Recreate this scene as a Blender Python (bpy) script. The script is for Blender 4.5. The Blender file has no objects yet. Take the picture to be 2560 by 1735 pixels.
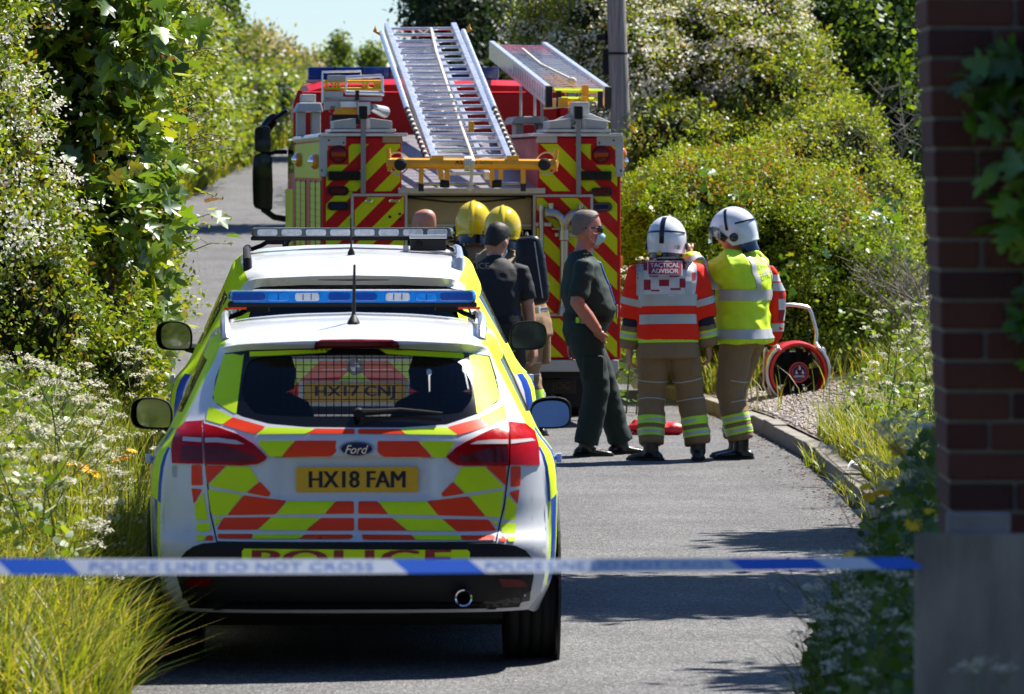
import bpy, bmesh, math, random
import numpy as np
from mathutils import Vector, Matrix, noise
from mathutils.bvhtree import BVHTree
from mathutils.geometry import delaunay_2d_cdt

random.seed(7)
RNG = np.random.default_rng(11)
PI = math.pi
R = math.radians
scene = bpy.context.scene
COL = scene.collection

# ------------------------------------------------------------------ camera, sky, sun, exposure
CAM_H = 2.14
FPX = 14200.0                       # focal length in photograph pixels (200 mm on 36 mm over 2560 px)
CX, CY, HORIZON = 1280.0, 867.5, 422.0
PITCH = math.atan((CY - HORIZON) / FPX)
cam_d = bpy.data.cameras.new('camera')
cam = bpy.data.objects.new('camera', cam_d)
COL.objects.link(cam)
cam.location = (0, 0, CAM_H)
cam.rotation_euler = (R(90) - PITCH, 0, 0)
cam_d.sensor_fit = 'HORIZONTAL'
cam_d.sensor_width = 36.0
cam_d.lens = FPX / 2560.0 * 36.0
cam_d.clip_start = 0.5
cam_d.clip_end = 3000
cam_d.dof.use_dof = True
cam_d.dof.focus_distance = 33.0
cam_d.dof.aperture_fstop = 8.5
cam_d.dof.aperture_blades = 9
scene.camera = cam

SUN_EL, SUN_AZ = R(53), R(46)       # azimuth to the right of the view direction (+Y)
world = bpy.data.worlds.new('World')
scene.world = world
world.use_nodes = True
wn = world.node_tree
for n in list(wn.nodes):
    wn.nodes.remove(n)
sky = wn.nodes.new('ShaderNodeTexSky')
sky.sky_type = 'NISHITA'
sky.sun_disc = False
sky.sun_elevation = SUN_EL
sky.sun_rotation = SUN_AZ
sky.air_density = 1.0
sky.dust_density = 0.0
sky.ozone_density = 1.5
bg = wn.nodes.new('ShaderNodeBackground')
bg.inputs['Strength'].default_value = 0.053
wo = wn.nodes.new('ShaderNodeOutputWorld')
tint = wn.nodes.new('ShaderNodeMix'); tint.data_type = 'RGBA'; tint.blend_type = 'MULTIPLY'
tint.inputs[0].default_value = 1.0; tint.inputs[7].default_value = (0.74, 0.90, 1.22, 1)
wn.links.new(sky.outputs['Color'], tint.inputs[6]); wn.links.new(tint.outputs[2], bg.inputs['Color'])
wn.links.new(bg.outputs['Background'], wo.inputs['Surface'])

sun_d = bpy.data.lights.new('sun', 'SUN')
sun_d.energy = 5.0
sun_d.angle = R(0.53)
sun_d.color = (1.0, 0.95, 0.87)
sun = bpy.data.objects.new('sun', sun_d)
COL.objects.link(sun)
SUN_DIR = Vector((math.sin(SUN_AZ) * math.cos(SUN_EL), math.cos(SUN_AZ) * math.cos(SUN_EL), math.sin(SUN_EL)))
sun.rotation_euler = SUN_DIR.to_track_quat('Z', 'Y').to_euler()
sun.location = SUN_DIR * 60

scene.view_settings.view_transform = 'Standard'
scene.view_settings.look = 'None'
scene.view_settings.gamma = 1.0
scene.view_settings.use_curve_mapping = False
scene.view_settings.exposure = 1.13
scene.render.engine = 'CYCLES'
cy = scene.cycles
cy.use_denoising = True
cy.use_adaptive_sampling = True
cy.adaptive_threshold = 0.01
cy.max_bounces = 8
cy.diffuse_bounces = 3
cy.glossy_bounces = 4
cy.transmission_bounces = 6
cy.transparent_max_bounces = 16
cy.sample_clamp_indirect = 6.0
cy.caustics_reflective = False
cy.caustics_refractive = False

# ------------------------------------------------------------------ pixels -> directions
_cp, _sp = math.cos(PITCH), math.sin(PITCH)
def ray(u, v):
    a, b = (u - CX) / FPX, (CY - v) / FPX
    d = Vector((a, _cp + b * _sp, -_sp + b * _cp))
    return d
def at(u, v, D):
    """point at depth Y = D on the line of sight of photograph pixel (u, v)"""
    d = ray(u, v)
    return Vector((0, 0, CAM_H)) + d * (D / d.y)
def gnd(u, v, z=0.0):
    d = ray(u, v)
    t = (z - CAM_H) / d.z
    return Vector((0, 0, CAM_H)) + d * t

# ------------------------------------------------------------------ materials
MATS = {}
def srgb(r, g, b):
    def f(c):
        c = c / 255.0
        return c / 12.92 if c <= 0.04045 else ((c + 0.055) / 1.055) ** 2.4
    return (f(r), f(g), f(b))
def _new(name):
    m = bpy.data.materials.new(name)
    m.use_nodes = True
    nt = m.node_tree
    for n in list(nt.nodes):
        nt.nodes.remove(n)
    out = nt.nodes.new('ShaderNodeOutputMaterial')
    return m, nt, out
def N(nt, kind, **kw):
    n = nt.nodes.new(kind)
    for k, v in kw.items():
        if k in n.inputs.keys():
            n.inputs[k].default_value = v
        else:
            setattr(n, k, v)
    return n
def mat(name, col, rough=0.5, metal=0.0, spec=0.5, var=0.0, vscale=8.0, bump=0.0, bscale=60.0, coat=0.0,
        dirt=0.0, dscale=3.0, dcol=(0.10, 0.08, 0.06), sheen=0.0, trans=0.0, coords='Object', stretch=None):
    """principled surface with procedural colour variation, dirt patches and fine relief"""
    if name in MATS:
        return MATS[name]
    m, nt, out = _new(name)
    p = N(nt, 'ShaderNodeBsdfPrincipled')
    p.inputs['Base Color'].default_value = (*col, 1)
    p.inputs['Roughness'].default_value = rough
    p.inputs['Metallic'].default_value = metal
    p.inputs['Specular IOR Level'].default_value = spec
    p.inputs['Coat Weight'].default_value = coat
    p.inputs['Coat Roughness'].default_value = 0.05
    p.inputs['Sheen Weight'].default_value = sheen
    p.inputs['Transmission Weight'].default_value = trans
    L = nt.links.new
    tc = N(nt, 'ShaderNodeTexCoord')
    src = tc.outputs[coords]
    if stretch:
        mp = N(nt, 'ShaderNodeMapping')
        mp.inputs['Scale'].default_value = stretch
        L(src, mp.inputs['Vector'])
        src = mp.outputs['Vector']
    cur = None
    if var > 0:
        nz = N(nt, 'ShaderNodeTexNoise', Scale=vscale, Detail=5.0, Roughness=0.6)
        L(src, nz.inputs['Vector'])
        mr = N(nt, 'ShaderNodeMapRange')
        mr.inputs['From Min'].default_value = 0.25
        mr.inputs['From Max'].default_value = 0.75
        mr.inputs['To Min'].default_value = 1 - var
        mr.inputs['To Max'].default_value = 1 + var
        L(nz.outputs['Fac'], mr.inputs['Value'])
        mx = N(nt, 'ShaderNodeMix', data_type='RGBA', blend_type='MULTIPLY')
        mx.inputs[0].default_value = 1
        mx.inputs[6].default_value = (*col, 1)
        L(mr.outputs['Result'], mx.inputs[7])
        cur = mx.outputs[2]
        mr2 = N(nt, 'ShaderNodeMapRange')
        mr2.inputs['To Min'].default_value = max(0.02, rough - 0.12)
        mr2.inputs['To Max'].default_value = min(1, rough + 0.12)
        L(nz.outputs['Fac'], mr2.inputs['Value'])
        L(mr2.outputs['Result'], p.inputs['Roughness'])
    if dirt > 0:
        nz = N(nt, 'ShaderNodeTexNoise', Scale=dscale, Detail=7.0, Roughness=0.65)
        L(src, nz.inputs['Vector'])
        cr = N(nt, 'ShaderNodeMapRange')
        cr.inputs['From Min'].default_value = 0.45
        cr.inputs['From Max'].default_value = 0.75
        cr.inputs['To Min'].default_value = 0
        cr.inputs['To Max'].default_value = dirt
        L(nz.outputs['Fac'], cr.inputs['Value'])
        mx = N(nt, 'ShaderNodeMix', data_type='RGBA')
        L(cr.outputs['Result'], mx.inputs[0])
        if cur is not None:
            L(cur, mx.inputs[6])
        else:
            mx.inputs[6].default_value = (*col, 1)
        mx.inputs[7].default_value = (*dcol, 1)
        cur = mx.outputs[2]
    if cur is not None:
        L(cur, p.inputs['Base Color'])
    if bump > 0:
        nz = N(nt, 'ShaderNodeTexNoise', Scale=bscale, Detail=4.0)
        L(src, nz.inputs['Vector'])
        b = N(nt, 'ShaderNodeBump')
        b.inputs['Strength'].default_value = bump
        b.inputs['Distance'].default_value = 0.01
        L(nz.outputs['Fac'], b.inputs['Height'])
        L(b.outputs['Normal'], p.inputs['Normal'])
    L(p.outputs['BSDF'], out.inputs['Surface'])
    MATS[name] = m
    return m
def leaf_mat(name, gloss=0.12, transl=0.4, rough=0.45, tint=(1.22, 1.34, 0.45), bright=(1.10, 1.20, 1.0)):
    """leaf: colour from the per-leaf attribute 'col', light passes through"""
    if name in MATS:
        return MATS[name]
    m, nt, out = _new(name)
    L = nt.links.new
    at_ = N(nt, 'ShaderNodeAttribute', attribute_name='col')
    d = N(nt, 'ShaderNodeBsdfDiffuse')
    t = N(nt, 'ShaderNodeBsdfTranslucent')
    mul = N(nt, 'ShaderNodeMix', data_type='RGBA', blend_type='MULTIPLY')
    mul.inputs[0].default_value = 1
    mul.inputs[7].default_value = (*tint, 1)
    L(at_.outputs['Color'], mul.inputs[6])
    mu2 = N(nt, 'ShaderNodeMix', data_type='RGBA', blend_type='MULTIPLY')
    mu2.inputs[0].default_value = 1
    mu2.inputs[7].default_value = (*bright, 1)
    L(at_.outputs['Color'], mu2.inputs[6]); L(mu2.outputs[2], d.inputs['Color'])
    L(mul.outputs[2], t.inputs['Color'])
    m1 = N(nt, 'ShaderNodeMixShader')
    m1.inputs[0].default_value = transl
    L(d.outputs[0], m1.inputs[1]); L(t.outputs[0], m1.inputs[2])
    g = N(nt, 'ShaderNodeBsdfGlossy')
    g.inputs['Roughness'].default_value = rough
    g.inputs['Color'].default_value = (0.9, 0.95, 1.0, 1)
    fr = N(nt, 'ShaderNodeFresnel'); fr.inputs['IOR'].default_value = 1.4
    ad = N(nt, 'ShaderNodeMath', operation='ADD'); ad.inputs[1].default_value = gloss
    ml = N(nt, 'ShaderNodeMath', operation='MULTIPLY'); ml.inputs[1].default_value = 0.25
    L(fr.outputs[0], ml.inputs[0]); L(ml.outputs[0], ad.inputs[0])
    cl = N(nt, 'ShaderNodeClamp'); cl.inputs['Max'].default_value = gloss*1.6
    L(ad.outputs[0], cl.inputs['Value'])
    m2 = N(nt, 'ShaderNodeMixShader')
    L(cl.outputs[0], m2.inputs[0])
    L(m1.outputs[0], m2.inputs[1]); L(g.outputs[0], m2.inputs[2])
    L(m2.outputs[0], out.inputs['Surface'])
    MATS[name] = m
    return m
def glass_mat(name, tint=(0.5, 0.55, 0.55), refl=1.0, rough=0.02):
    """thin sheet glass: tinted see-through plus a fresnel reflection"""
    if name in MATS:
        return MATS[name]
    m, nt, out = _new(name)
    L = nt.links.new
    tr = N(nt, 'ShaderNodeBsdfTransparent'); tr.inputs['Color'].default_value = (*tint, 1)
    g = N(nt, 'ShaderNodeBsdfGlossy'); g.inputs['Roughness'].default_value = rough
    fr = N(nt, 'ShaderNodeFresnel'); fr.inputs['IOR'].default_value = 1.5
    ml = N(nt, 'ShaderNodeMath', operation='MULTIPLY'); ml.inputs[1].default_value = refl
    L(fr.outputs[0], ml.inputs[0])
    mx = N(nt, 'ShaderNodeMixShader')
    L(ml.outputs[0], mx.inputs[0]); L(tr.outputs[0], mx.inputs[1]); L(g.outputs[0], mx.inputs[2])
    L(mx.outputs[0], out.inputs['Surface'])
    MATS[name] = m
    return m
def stripe_mat(name, c1, c2, ax, az, period, duty=0.5, offset=0.0, rough=0.35, mirror=False):
    """printed diagonal bands in object space: c2 where frac((ax*x + az*z + offset)/period) < duty"""
    if name in MATS:
        return MATS[name]
    m, nt, out = _new(name)
    L = nt.links.new
    tc = N(nt, 'ShaderNodeTexCoord')
    sp = N(nt, 'ShaderNodeSeparateXYZ'); L(tc.outputs['Object'], sp.inputs[0])
    a = N(nt, 'ShaderNodeMath', operation='MULTIPLY'); a.inputs[1].default_value = ax
    b = N(nt, 'ShaderNodeMath', operation='MULTIPLY_ADD'); b.inputs[1].default_value = az
    xs = sp.outputs['X']
    if mirror:
        ab = N(nt, 'ShaderNodeMath', operation='ABSOLUTE'); L(xs, ab.inputs[0]); xs = ab.outputs[0]
    L(xs, a.inputs[0]); L(sp.outputs['Z'], b.inputs[0]); L(a.outputs[0], b.inputs[2])
    o = N(nt, 'ShaderNodeMath', operation='ADD'); o.inputs[1].default_value = offset; L(b.outputs[0], o.inputs[0])
    d = N(nt, 'ShaderNodeMath', operation='DIVIDE'); d.inputs[1].default_value = period; L(o.outputs[0], d.inputs[0])
    f = N(nt, 'ShaderNodeMath', operation='FRACT'); L(d.outputs[0], f.inputs[0])
    lt = N(nt, 'ShaderNodeMath', operation='LESS_THAN'); lt.inputs[1].default_value = duty; L(f.outputs[0], lt.inputs[0])
    mx = N(nt, 'ShaderNodeMix', data_type='RGBA'); L(lt.outputs[0], mx.inputs[0])
    mx.inputs[6].default_value = (*c1, 1); mx.inputs[7].default_value = (*c2, 1)
    nz = N(nt, 'ShaderNodeTexNoise', Scale=5.0, Detail=6.0); L(tc.outputs['Object'], nz.inputs['Vector'])
    mr = N(nt, 'ShaderNodeMapRange'); mr.inputs['To Min'].default_value = 0.82; mr.inputs['To Max'].default_value = 1.08
    L(nz.outputs['Fac'], mr.inputs['Value'])
    m2 = N(nt, 'ShaderNodeMix', data_type='RGBA', blend_type='MULTIPLY'); m2.inputs[0].default_value = 1
    L(mx.outputs[2], m2.inputs[6]); L(mr.outputs['Result'], m2.inputs[7])
    p = N(nt, 'ShaderNodeBsdfPrincipled'); p.inputs['Roughness'].default_value = rough
    L(m2.outputs[2], p.inputs['Base Color'])
    L(p.outputs[0], out.inputs['Surface'])
    MATS[name] = m
    return m

# ------------------------------------------------------------------ objects
def tag(o, label=None, cat=None, group=None, kind=None):
    if label: o['label'] = label
    if cat: o['category'] = cat
    if group: o['group'] = group
    if kind: o['kind'] = kind
    return o
def empty(name, loc=(0, 0, 0), rz=0.0, label=None, cat=None, group=None):
    o = bpy.data.objects.new(name, None)
    o.empty_display_size = 0.2
    COL.objects.link(o)
    o.location = loc
    o.rotation_euler = (0, 0, rz)
    return tag(o, label, cat, group)
def link(name, me, parent=None, m=None, loc=None, rot=None, smooth=None):
    o = bpy.data.objects.new(name, me)
    COL.objects.link(o)
    if m is not None and len(me.materials) == 0:
        for x in (m if isinstance(m, (list, tuple)) else [m]):
            me.materials.append(x)
    if parent is not None: o.parent = parent
    if loc is not None: o.location = loc
    if rot is not None: o.rotation_euler = rot
    return o
def arrays_mesh(name, V, F, C=None, mi=None, smooth=False):
    """V (n,3), F (m,k) one face size only, optional per-vertex colours"""
    me = bpy.data.meshes.new(name)
    V = np.asarray(V, dtype=np.float32); F = np.asarray(F, dtype=np.int32)
    me.vertices.add(len(V)); me.vertices.foreach_set('co', V.ravel())
    k = F.shape[1]
    me.loops.add(F.size); me.loops.foreach_set('vertex_index', F.ravel())
    me.polygons.add(len(F))
    me.polygons.foreach_set('loop_start', np.arange(0, F.size, k, dtype=np.int32))
    try:
        me.polygons.foreach_set('loop_total', np.full(len(F), k, dtype=np.int32))
    except Exception:
        pass
    if smooth:
        me.polygons.foreach_set('use_smooth', np.ones(len(F), dtype=bool))
    if C is not None:
        ca = me.color_attributes.new('col', 'FLOAT_COLOR', 'POINT')
        C4 = np.ones((len(V), 4), dtype=np.float32); C4[:, :3] = C
        ca.data.foreach_set('color', C4.ravel())
    me.update(calc_edges=True)
    return me

class MB:
    """collects shapes into one mesh"""
    def __init__(s):
        s.v = []; s.f = []; s.m = []; s.cur = 0; s.sm = []; s.smooth = False
    def add(s, vs, fs):
        b = len(s.v)
        s.v += [tuple(x) for x in vs]
        for f in fs:
            s.f.append(tuple(b + i for i in f)); s.m.append(s.cur); s.sm.append(s.smooth)
        return s
    def box(s, x0, x1, y0, y1, z0, z1, M=None):
        vs = [Vector((x, y, z)) for x in (x0, x1) for y in (y0, y1) for z in (z0, z1)]
        if M is not None: vs = [M @ q for q in vs]
        return s.add(vs, [(0, 1, 3, 2), (4, 6, 7, 5), (0, 4, 5, 1), (2, 3, 7, 6), (0, 2, 6, 4), (1, 5, 7, 3)])
    def cbox(s, c, sx, sy, sz, M=None):
        return s.box(c[0]-sx/2, c[0]+sx/2, c[1]-sy/2, c[1]+sy/2, c[2]-sz/2, c[2]+sz/2, M)
    def rings(s, rings, closed=True, cap0=True, cap1=True):
        """rings: list of equal-length point lists"""
        n = len(rings[0]); vs = [p for r in rings for p in r]; fs = []
        for i in range(len(rings) - 1):
            for j in range(n if closed else n - 1):
                k = (j + 1) % n
                fs.append((i*n+j, i*n+k, (i+1)*n+k, (i+1)*n+j))
        if cap0: fs.append(tuple(range(n - 1, -1, -1)))
        if cap1: fs.append(tuple((len(rings)-1)*n + j for j in range(n)))
        return s.add(vs, fs)
    def tube(s, pts, r, n=8, closed=False, cap=True, flat=1.0, up=None):
        """round bar along a polyline; r a number or a list"""
        pts = [Vector(p) for p in pts]; m = len(pts)
        rs = list(r) if isinstance(r, (list, tuple, np.ndarray)) else [r] * m
        rings = []; prev = None
        for i in range(m):
            a = pts[i - 1] if (i > 0 or closed) else pts[i]
            b = pts[(i + 1) % m] if (i < m - 1 or closed) else pts[i]
            t = (b - a)
            t = t.normalized() if t.length > 1e-9 else Vector((0, 0, 1))
            if prev is None:
                u0 = Vector(up) if up is not None else (Vector((0, 0, 1)) if abs(t.z) < 0.9 else Vector((1, 0, 0)))
                u = (u0 - t * u0.dot(t)).normalized()
            else:
                u = prev - t * prev.dot(t)
                u = u.normalized() if u.length > 1e-6 else t.orthogonal().normalized()
            prev = u; w = t.cross(u)
            rings.append([pts[i] + (u * math.cos(2*PI*j/n) + w * (flat * math.sin(2*PI*j/n))) * rs[i] for j in range(n)])
        if closed:
            rings.append(rings[0]); return s.rings(rings, True, False, False)
        return s.rings(rings, True, cap, cap)
    def cyl(s, p0, p1, r, n=16, r1=None):
        return s.tube([p0, p1], [r, r if r1 is None else r1], n)
    def lathe(s, prof, n=24, M=None, cap=False, ang=2*PI):
        """profile [(radius, height)] about local z"""
        rings = []
        full = abs(ang - 2*PI) < 1e-6
        k = n if full else n + 1
        for (r, h) in prof:
            ring = [Vector((r*math.cos(ang*j/n), r*math.sin(ang*j/n), h)) for j in range(k)]
            if M is not None: ring = [M @ q for q in ring]
            rings.append(ring)
        return s.rings(rings, full, cap, cap)
    def ellipsoid(s, c, rx, ry, rz, n=14, m=9, M=None):
        rings = []
        for i in range(1, m):
            th = PI * i / m
            ring = [Vector((rx*math.sin(th)*math.cos(2*PI*j/n), ry*math.sin(th)*math.sin(2*PI*j/n), rz*math.cos(th))) for j in range(n)]
            if M is not None: ring = [M @ q for q in ring]
            rings.append([Vector(c) + q for q in ring])
        b = len(s.v)
        s.rings(rings, True, True, True)
        return s
    def prism(s, poly, y0, y1):
        """(x,z) outline pushed along y"""
        n = len(poly)
        vs = [(p[0], y0, p[1]) for p in poly] + [(p[0], y1, p[1]) for p in poly]
        fs = [tuple(range(n)), tuple(range(2*n - 1, n - 1, -1))]
        fs += [(i, n+i, n+(i+1) % n, (i+1) % n) for i in range(n)]
        return s.add(vs, fs)
    def mesh(s, name):
        me = bpy.data.meshes.new(name)
        me.from_pydata(s.v, [], s.f)
        if any(s.sm): me.polygons.foreach_set('use_smooth', s.sm)
        if any(s.m): me.polygons.foreach_set('material_index', s.m)
        me.update()
        return me
    def build(s, name, m, parent=None, bevel=0.0, smooth=False, seg=2, loc=None, rot=None, fix=True):
        me = s.mesh(name)
        if fix:
            bm = bmesh.new(); bm.from_mesh(me)
            bmesh.ops.recalc_face_normals(bm, faces=bm.faces)
            bm.to_mesh(me); bm.free()
        if smooth:
            me.polygons.foreach_set('use_smooth', [True]*len(me.polygons))
            try: me.set_sharp_from_angle(angle=R(42))
            except Exception: pass
        o = link(name, me, parent, m, loc, rot)
        if bevel > 0:
            b = o.modifiers.new('bevel', 'BEVEL'); b.width = bevel; b.segments = seg; b.limit_method = 'ANGLE'; b.angle_limit = R(40)
            b.harden_normals = False
        return o

def catmull(pts, sub, closed=False):
    """smooth a polyline of equal-length tuples"""
    P = np.array([list(p) for p in pts], dtype=float); n = len(P); out = []
    rng = n if closed else n - 1
    for i in range(rng):
        p0 = P[i-1] if (i > 0 or closed) else 2*P[0]-P[1]
        p1 = P[i]; p2 = P[(i+1) % n]
        p3 = P[(i+2) % n] if (i + 2 < n or closed) else 2*P[-1]-P[-2]
        for k in range(sub):
            t = k / sub
            out.append(0.5*((2*p1)+(-p0+p2)*t+(2*p0-5*p1+4*p2-p3)*t*t+(-p0+3*p1-3*p2+p3)*t**3))
    if not closed: out.append(P[-1])
    return np.array(out)
def inside(poly, x, y):
    c = False; n = len(poly); j = n - 1
    for i in range(n):
        xi, yi = poly[i]; xj, yj = poly[j]
        if (yi > y) != (yj > y) and x < (xj - xi)*(y - yi)/(yj - yi) + xi: c = not c
        j = i
    return c
def cut_grid(outer, holes=(), step=0.05):
    """triangulate a 2-D outline with holes, filled with a grid of points so that it can be bent"""
    pts = []; edges = []
    for poly in [outer, *holes]:
        b = len(pts); n = len(poly)
        for i in range(n):
            a, c = poly[i], poly[(i+1) % n]
            pts.append((a[0], a[1]))
            d = math.hypot(c[0]-a[0], c[1]-a[1]); k = int(d // step)
            for q in range(1, k + 1):
                t = q / (k + 1)
                pts.append((a[0] + (c[0]-a[0])*t, a[1] + (c[1]-a[1])*t))
        m = len(pts) - b
        edges += [(b + i, b + (i+1) % m) for i in range(m)]
    xs = [p[0] for p in outer]; ys = [p[1] for p in outer]
    x = min(xs) + step/2
    while x < max(xs):
        y = min(ys) + step/2
        while y < max(ys):
            if inside(outer, x, y) and not any(inside(h, x, y) for h in holes):
                pts.append((x, y))
            y += step
        x += step
    r = delaunay_2d_cdt([Vector(p) for p in pts], edges, [], 0, 1e-5)
    vs = [tuple(p) for p in r[0]]; tris = []
    for f in r[2]:
        cx = sum(vs[i][0] for i in f)/len(f); cz = sum(vs[i][1] for i in f)/len(f)
        if inside(outer, cx, cz) and not any(inside(h, cx, cz) for h in holes):
            tris.append(tuple(f))
    used = sorted({i for f in tris for i in f}); mp = {o: i for i, o in enumerate(used)}
    return [vs[i] for i in used], [tuple(mp[i] for i in f) for f in tris]
def panel(name, outer, surf, m, parent, holes=(), step=0.06, off=0.0, thick=0.0, smooth=True, out=(0, -1, 0)):
    """flat outline (a, b) laid on a surface: surf(a, b) -> Vector; pushed out by off along `out`; thick gives it an edge"""
    vs, fs = cut_grid(outer, holes, step)
    o_ = Vector(out)
    P = [Vector(surf(a, b)) + o_*off for a, b in vs]
    me = bpy.data.meshes.new(name)
    if thick > 0:
        n = len(P)
        Q = [p - o_*thick for p in P]
        cnt = {}
        for f in fs:
            for i in range(3):
                e = (f[i], f[(i+1) % 3]); cnt[e] = 1
        side = [(a, b, n+b, n+a) for (a, b) in cnt if (b, a) not in cnt]
        me.from_pydata([tuple(p) for p in P+Q], [], list(fs) + side)
    else:
        me.from_pydata([tuple(p) for p in P], [], fs)
    me.update()
    # face outwards
    if len(me.polygons):
        s = sum(p.normal.dot(o_) * p.area for p in list(me.polygons)[:len(fs)])
        if s < 0:
            me.flip_normals()
    if smooth:
        me.polygons.foreach_set('use_smooth', [True]*len(me.polygons))
        try: me.set_sharp_from_angle(angle=R(45))
        except Exception: pass
    return link(name, me, parent, m)
_txt = {}
def text_polys(s, size=1.0, bold=0.0, shear=0.0, spacing=1.0, extr=0.0):
    """lettering as flat triangles: returns verts [(x, y)], faces; centred on 0,0, width known"""
    cu = bpy.data.curves.new('lettering', 'FONT')
    cu.body = s; cu.size = size; cu.offset = bold; cu.shear = shear; cu.space_character = spacing
    cu.align_x = 'LEFT'; cu.resolution_u = 3
    o = bpy.data.objects.new('lettering', cu)
    COL.objects.link(o)
    dg = bpy.context.evaluated_depsgraph_get()
    me = bpy.data.meshes.new_from_object(o.evaluated_get(dg))
    bm = bmesh.new(); bm.from_mesh(me)
    bmesh.ops.triangulate(bm, faces=bm.faces)
    vs = [(v.co.x, v.co.y) for v in bm.verts]; fs = [tuple(v.index for v in f.verts) for f in bm.faces]
    bm.free()
    bpy.data.objects.remove(o); bpy.data.curves.remove(cu); bpy.data.meshes.remove(me)
    xs = [v[0] for v in vs]; ys = [v[1] for v in vs]
    cx, cz = (min(xs)+max(xs))/2, (min(ys)+max(ys))/2
    return [(x-cx, y-cz) for x, y in vs], fs, max(xs)-min(xs), max(ys)-min(ys)
def lettering(name, s, w, h, place, m, parent, bold=0.0, shear=0.0, spacing=1.0):
    """lettering scaled to w x h; place(a, b) -> Vector in the parent's frame"""
    vs, fs, tw, th = text_polys(s, 1.0, 0.0, shear, spacing)
    me = bpy.data.meshes.new(name)
    if bold:                              # heavier strokes: the letters again, a little to each side
        n = len(vs)
        V = [tuple(place(x*w/tw, y*h/th, k)) for k in (0, -1, 1) for x, y in vs]
        me.from_pydata(V, [], [tuple(i + n*k for i in f) for k in range(3) for f in fs])
    else:
        me.from_pydata([tuple(place(x*w/tw, y*h/th)) for x, y in vs], [], fs)
    me.update()
    return link(name, me, parent, m)
def rrect(x0, x1, z0, z1, r, n=4):
    p = []
    for cx, cz, a0 in ((x1-r, z1-r, 0), (x0+r, z1-r, 90), (x0+r, z0+r, 180), (x1-r, z0+r, 270)):
        for i in range(n + 1):
            a = R(a0 + 90*i/n)
            p.append((cx + r*math.cos(a), cz + r*math.sin(a)))
    return p
def circ(cx, cz, r, n=24, rz=None):
    return [(cx + r*math.cos(2*PI*i/n), cz + (rz or r)*math.sin(2*PI*i/n)) for i in range(n)]
def remesh(mb, voxel, smooth=4, fac=0.5, name='body', wr=0.0, wscale=9.0, seed=0, zs=1.0):
    """fuse overlapping closed shapes into one continuous surface, smooth it, add soft folds"""
    me = mb.mesh(name)
    bm = bmesh.new(); bm.from_mesh(me)
    bmesh.ops.recalc_face_normals(bm, faces=bm.faces); bm.to_mesh(me); bm.free()
    o = bpy.data.objects.new('tmp', me); COL.objects.link(o)
    r = o.modifiers.new('r', 'REMESH'); r.mode = 'VOXEL'; r.voxel_size = voxel; r.adaptivity = 0.0
    if smooth:
        s = o.modifiers.new('s', 'SMOOTH'); s.factor = fac; s.iterations = smooth
    dg = bpy.context.evaluated_depsgraph_get()
    me2 = bpy.data.meshes.new_from_object(o.evaluated_get(dg))
    bpy.data.objects.remove(o); bpy.data.meshes.remove(me)
    me2.name = name
    if wr > 0:
        n = len(me2.vertices)
        co = np.empty(n*3, dtype=np.float32); me2.vertices.foreach_get('co', co); co = co.reshape(-1, 3)
        no = np.empty(n*3, dtype=np.float32); me2.vertices.foreach_get('normal', no); no = no.reshape(-1, 3)
        d = np.empty(n, dtype=np.float32)
        for i in range(n):
            p = co[i]
            q = Vector((p[0]*wscale + seed, p[1]*wscale, p[2]*wscale*zs))
            d[i] = 0.7*(1 - 2*abs(noise.noise(q))) + 0.4*noise.noise(q*2.3)
        co = co + no * (d[:, None] * wr)
        me2.vertices.foreach_set('co', co.ravel())
    me2.polygons.foreach_set('use_smooth', [True]*len(me2.polygons))
    me2.update()
    return me2
def bvh_of(me):
    return BVHTree.FromPolygons([v.co.copy() for v in me.vertices], [tuple(p.vertices) for p in me.polygons])
def copy_tree(o, parent=None):
    c = o.copy(); COL.objects.link(c); c.parent = parent
    for ch in o.children: copy_tree(ch, c)
    return c
# ================================================================== the lane, its verges and the land around
_L = np.array([(-30,-1.8),(20,-1.62),(26,-1.62),(31,-1.75),(38,-2.15),(45,-2.7),(55,-3.4),(65,-4.2),(80,-5.1),(88,-5.2),(95,-4.9),(105,-4.3),(120,-2.2),(140,2.5),(160,8.0)])
_R = np.array([(-30,3.6),(20,2.6),(26,2.25),(34,2.17),(42,2.15),(46,1.98),(49,1.75),(55,1.15),(65,0.3),(80,-0.7),(95,-0.6),(105,0.2),(120,2.6),(140,7.0),(160,12.5)])
_Z = np.array([(-60,0),(50,0),(56,0.06),(62,0.27),(70,0.66),(85,1.45),(100,2.25),(115,3.05),(130,3.3),(160,3.3),(220,2.8),(400,2.2),(3000,1.0)])
def xl(D): return float(np.interp(D, _L[:,0], _L[:,1]))
def xr(D): return float(np.interp(D, _R[:,0], _R[:,1]))
def zp(D): return float(np.interp(D, _Z[:,0], _Z[:,1]))
def front_edge(D): return 0.78 + (D - 16)*0.055          # edge of the near right verge
def gz(x, D):
    """height of the land at (x, D)"""
    z = zp(D)
    l, r = xl(D), xr(D)
    if x < l:
        d = l - x
        k = 0.42 if D < 60 else (0.8 if D < 105 else max(0.1, 0.8 - (D-105)*0.03))
        return z + 0.02 + k*(1 - math.exp(-d/0.9)) + 0.05*min(d, 8)*(1 if D < 105 else max(0, 1-(D-105)/20))
    if x > r + (0.13 if D < 53 else 0):
        d = x - r
        return z + 0.10 + 0.25*(1 - math.exp(-d/2.0)) + 0.06*min(d, 10)*(1 if D < 105 else max(0, 1-(D-105)/20))
    if D < 22.5 and x > front_edge(D):
        d = min((x - front_edge(D)), (22.5 - D))
        return z - 0.03 + 0.22*min(1, d/0.4)
    return z - 0.04

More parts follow.
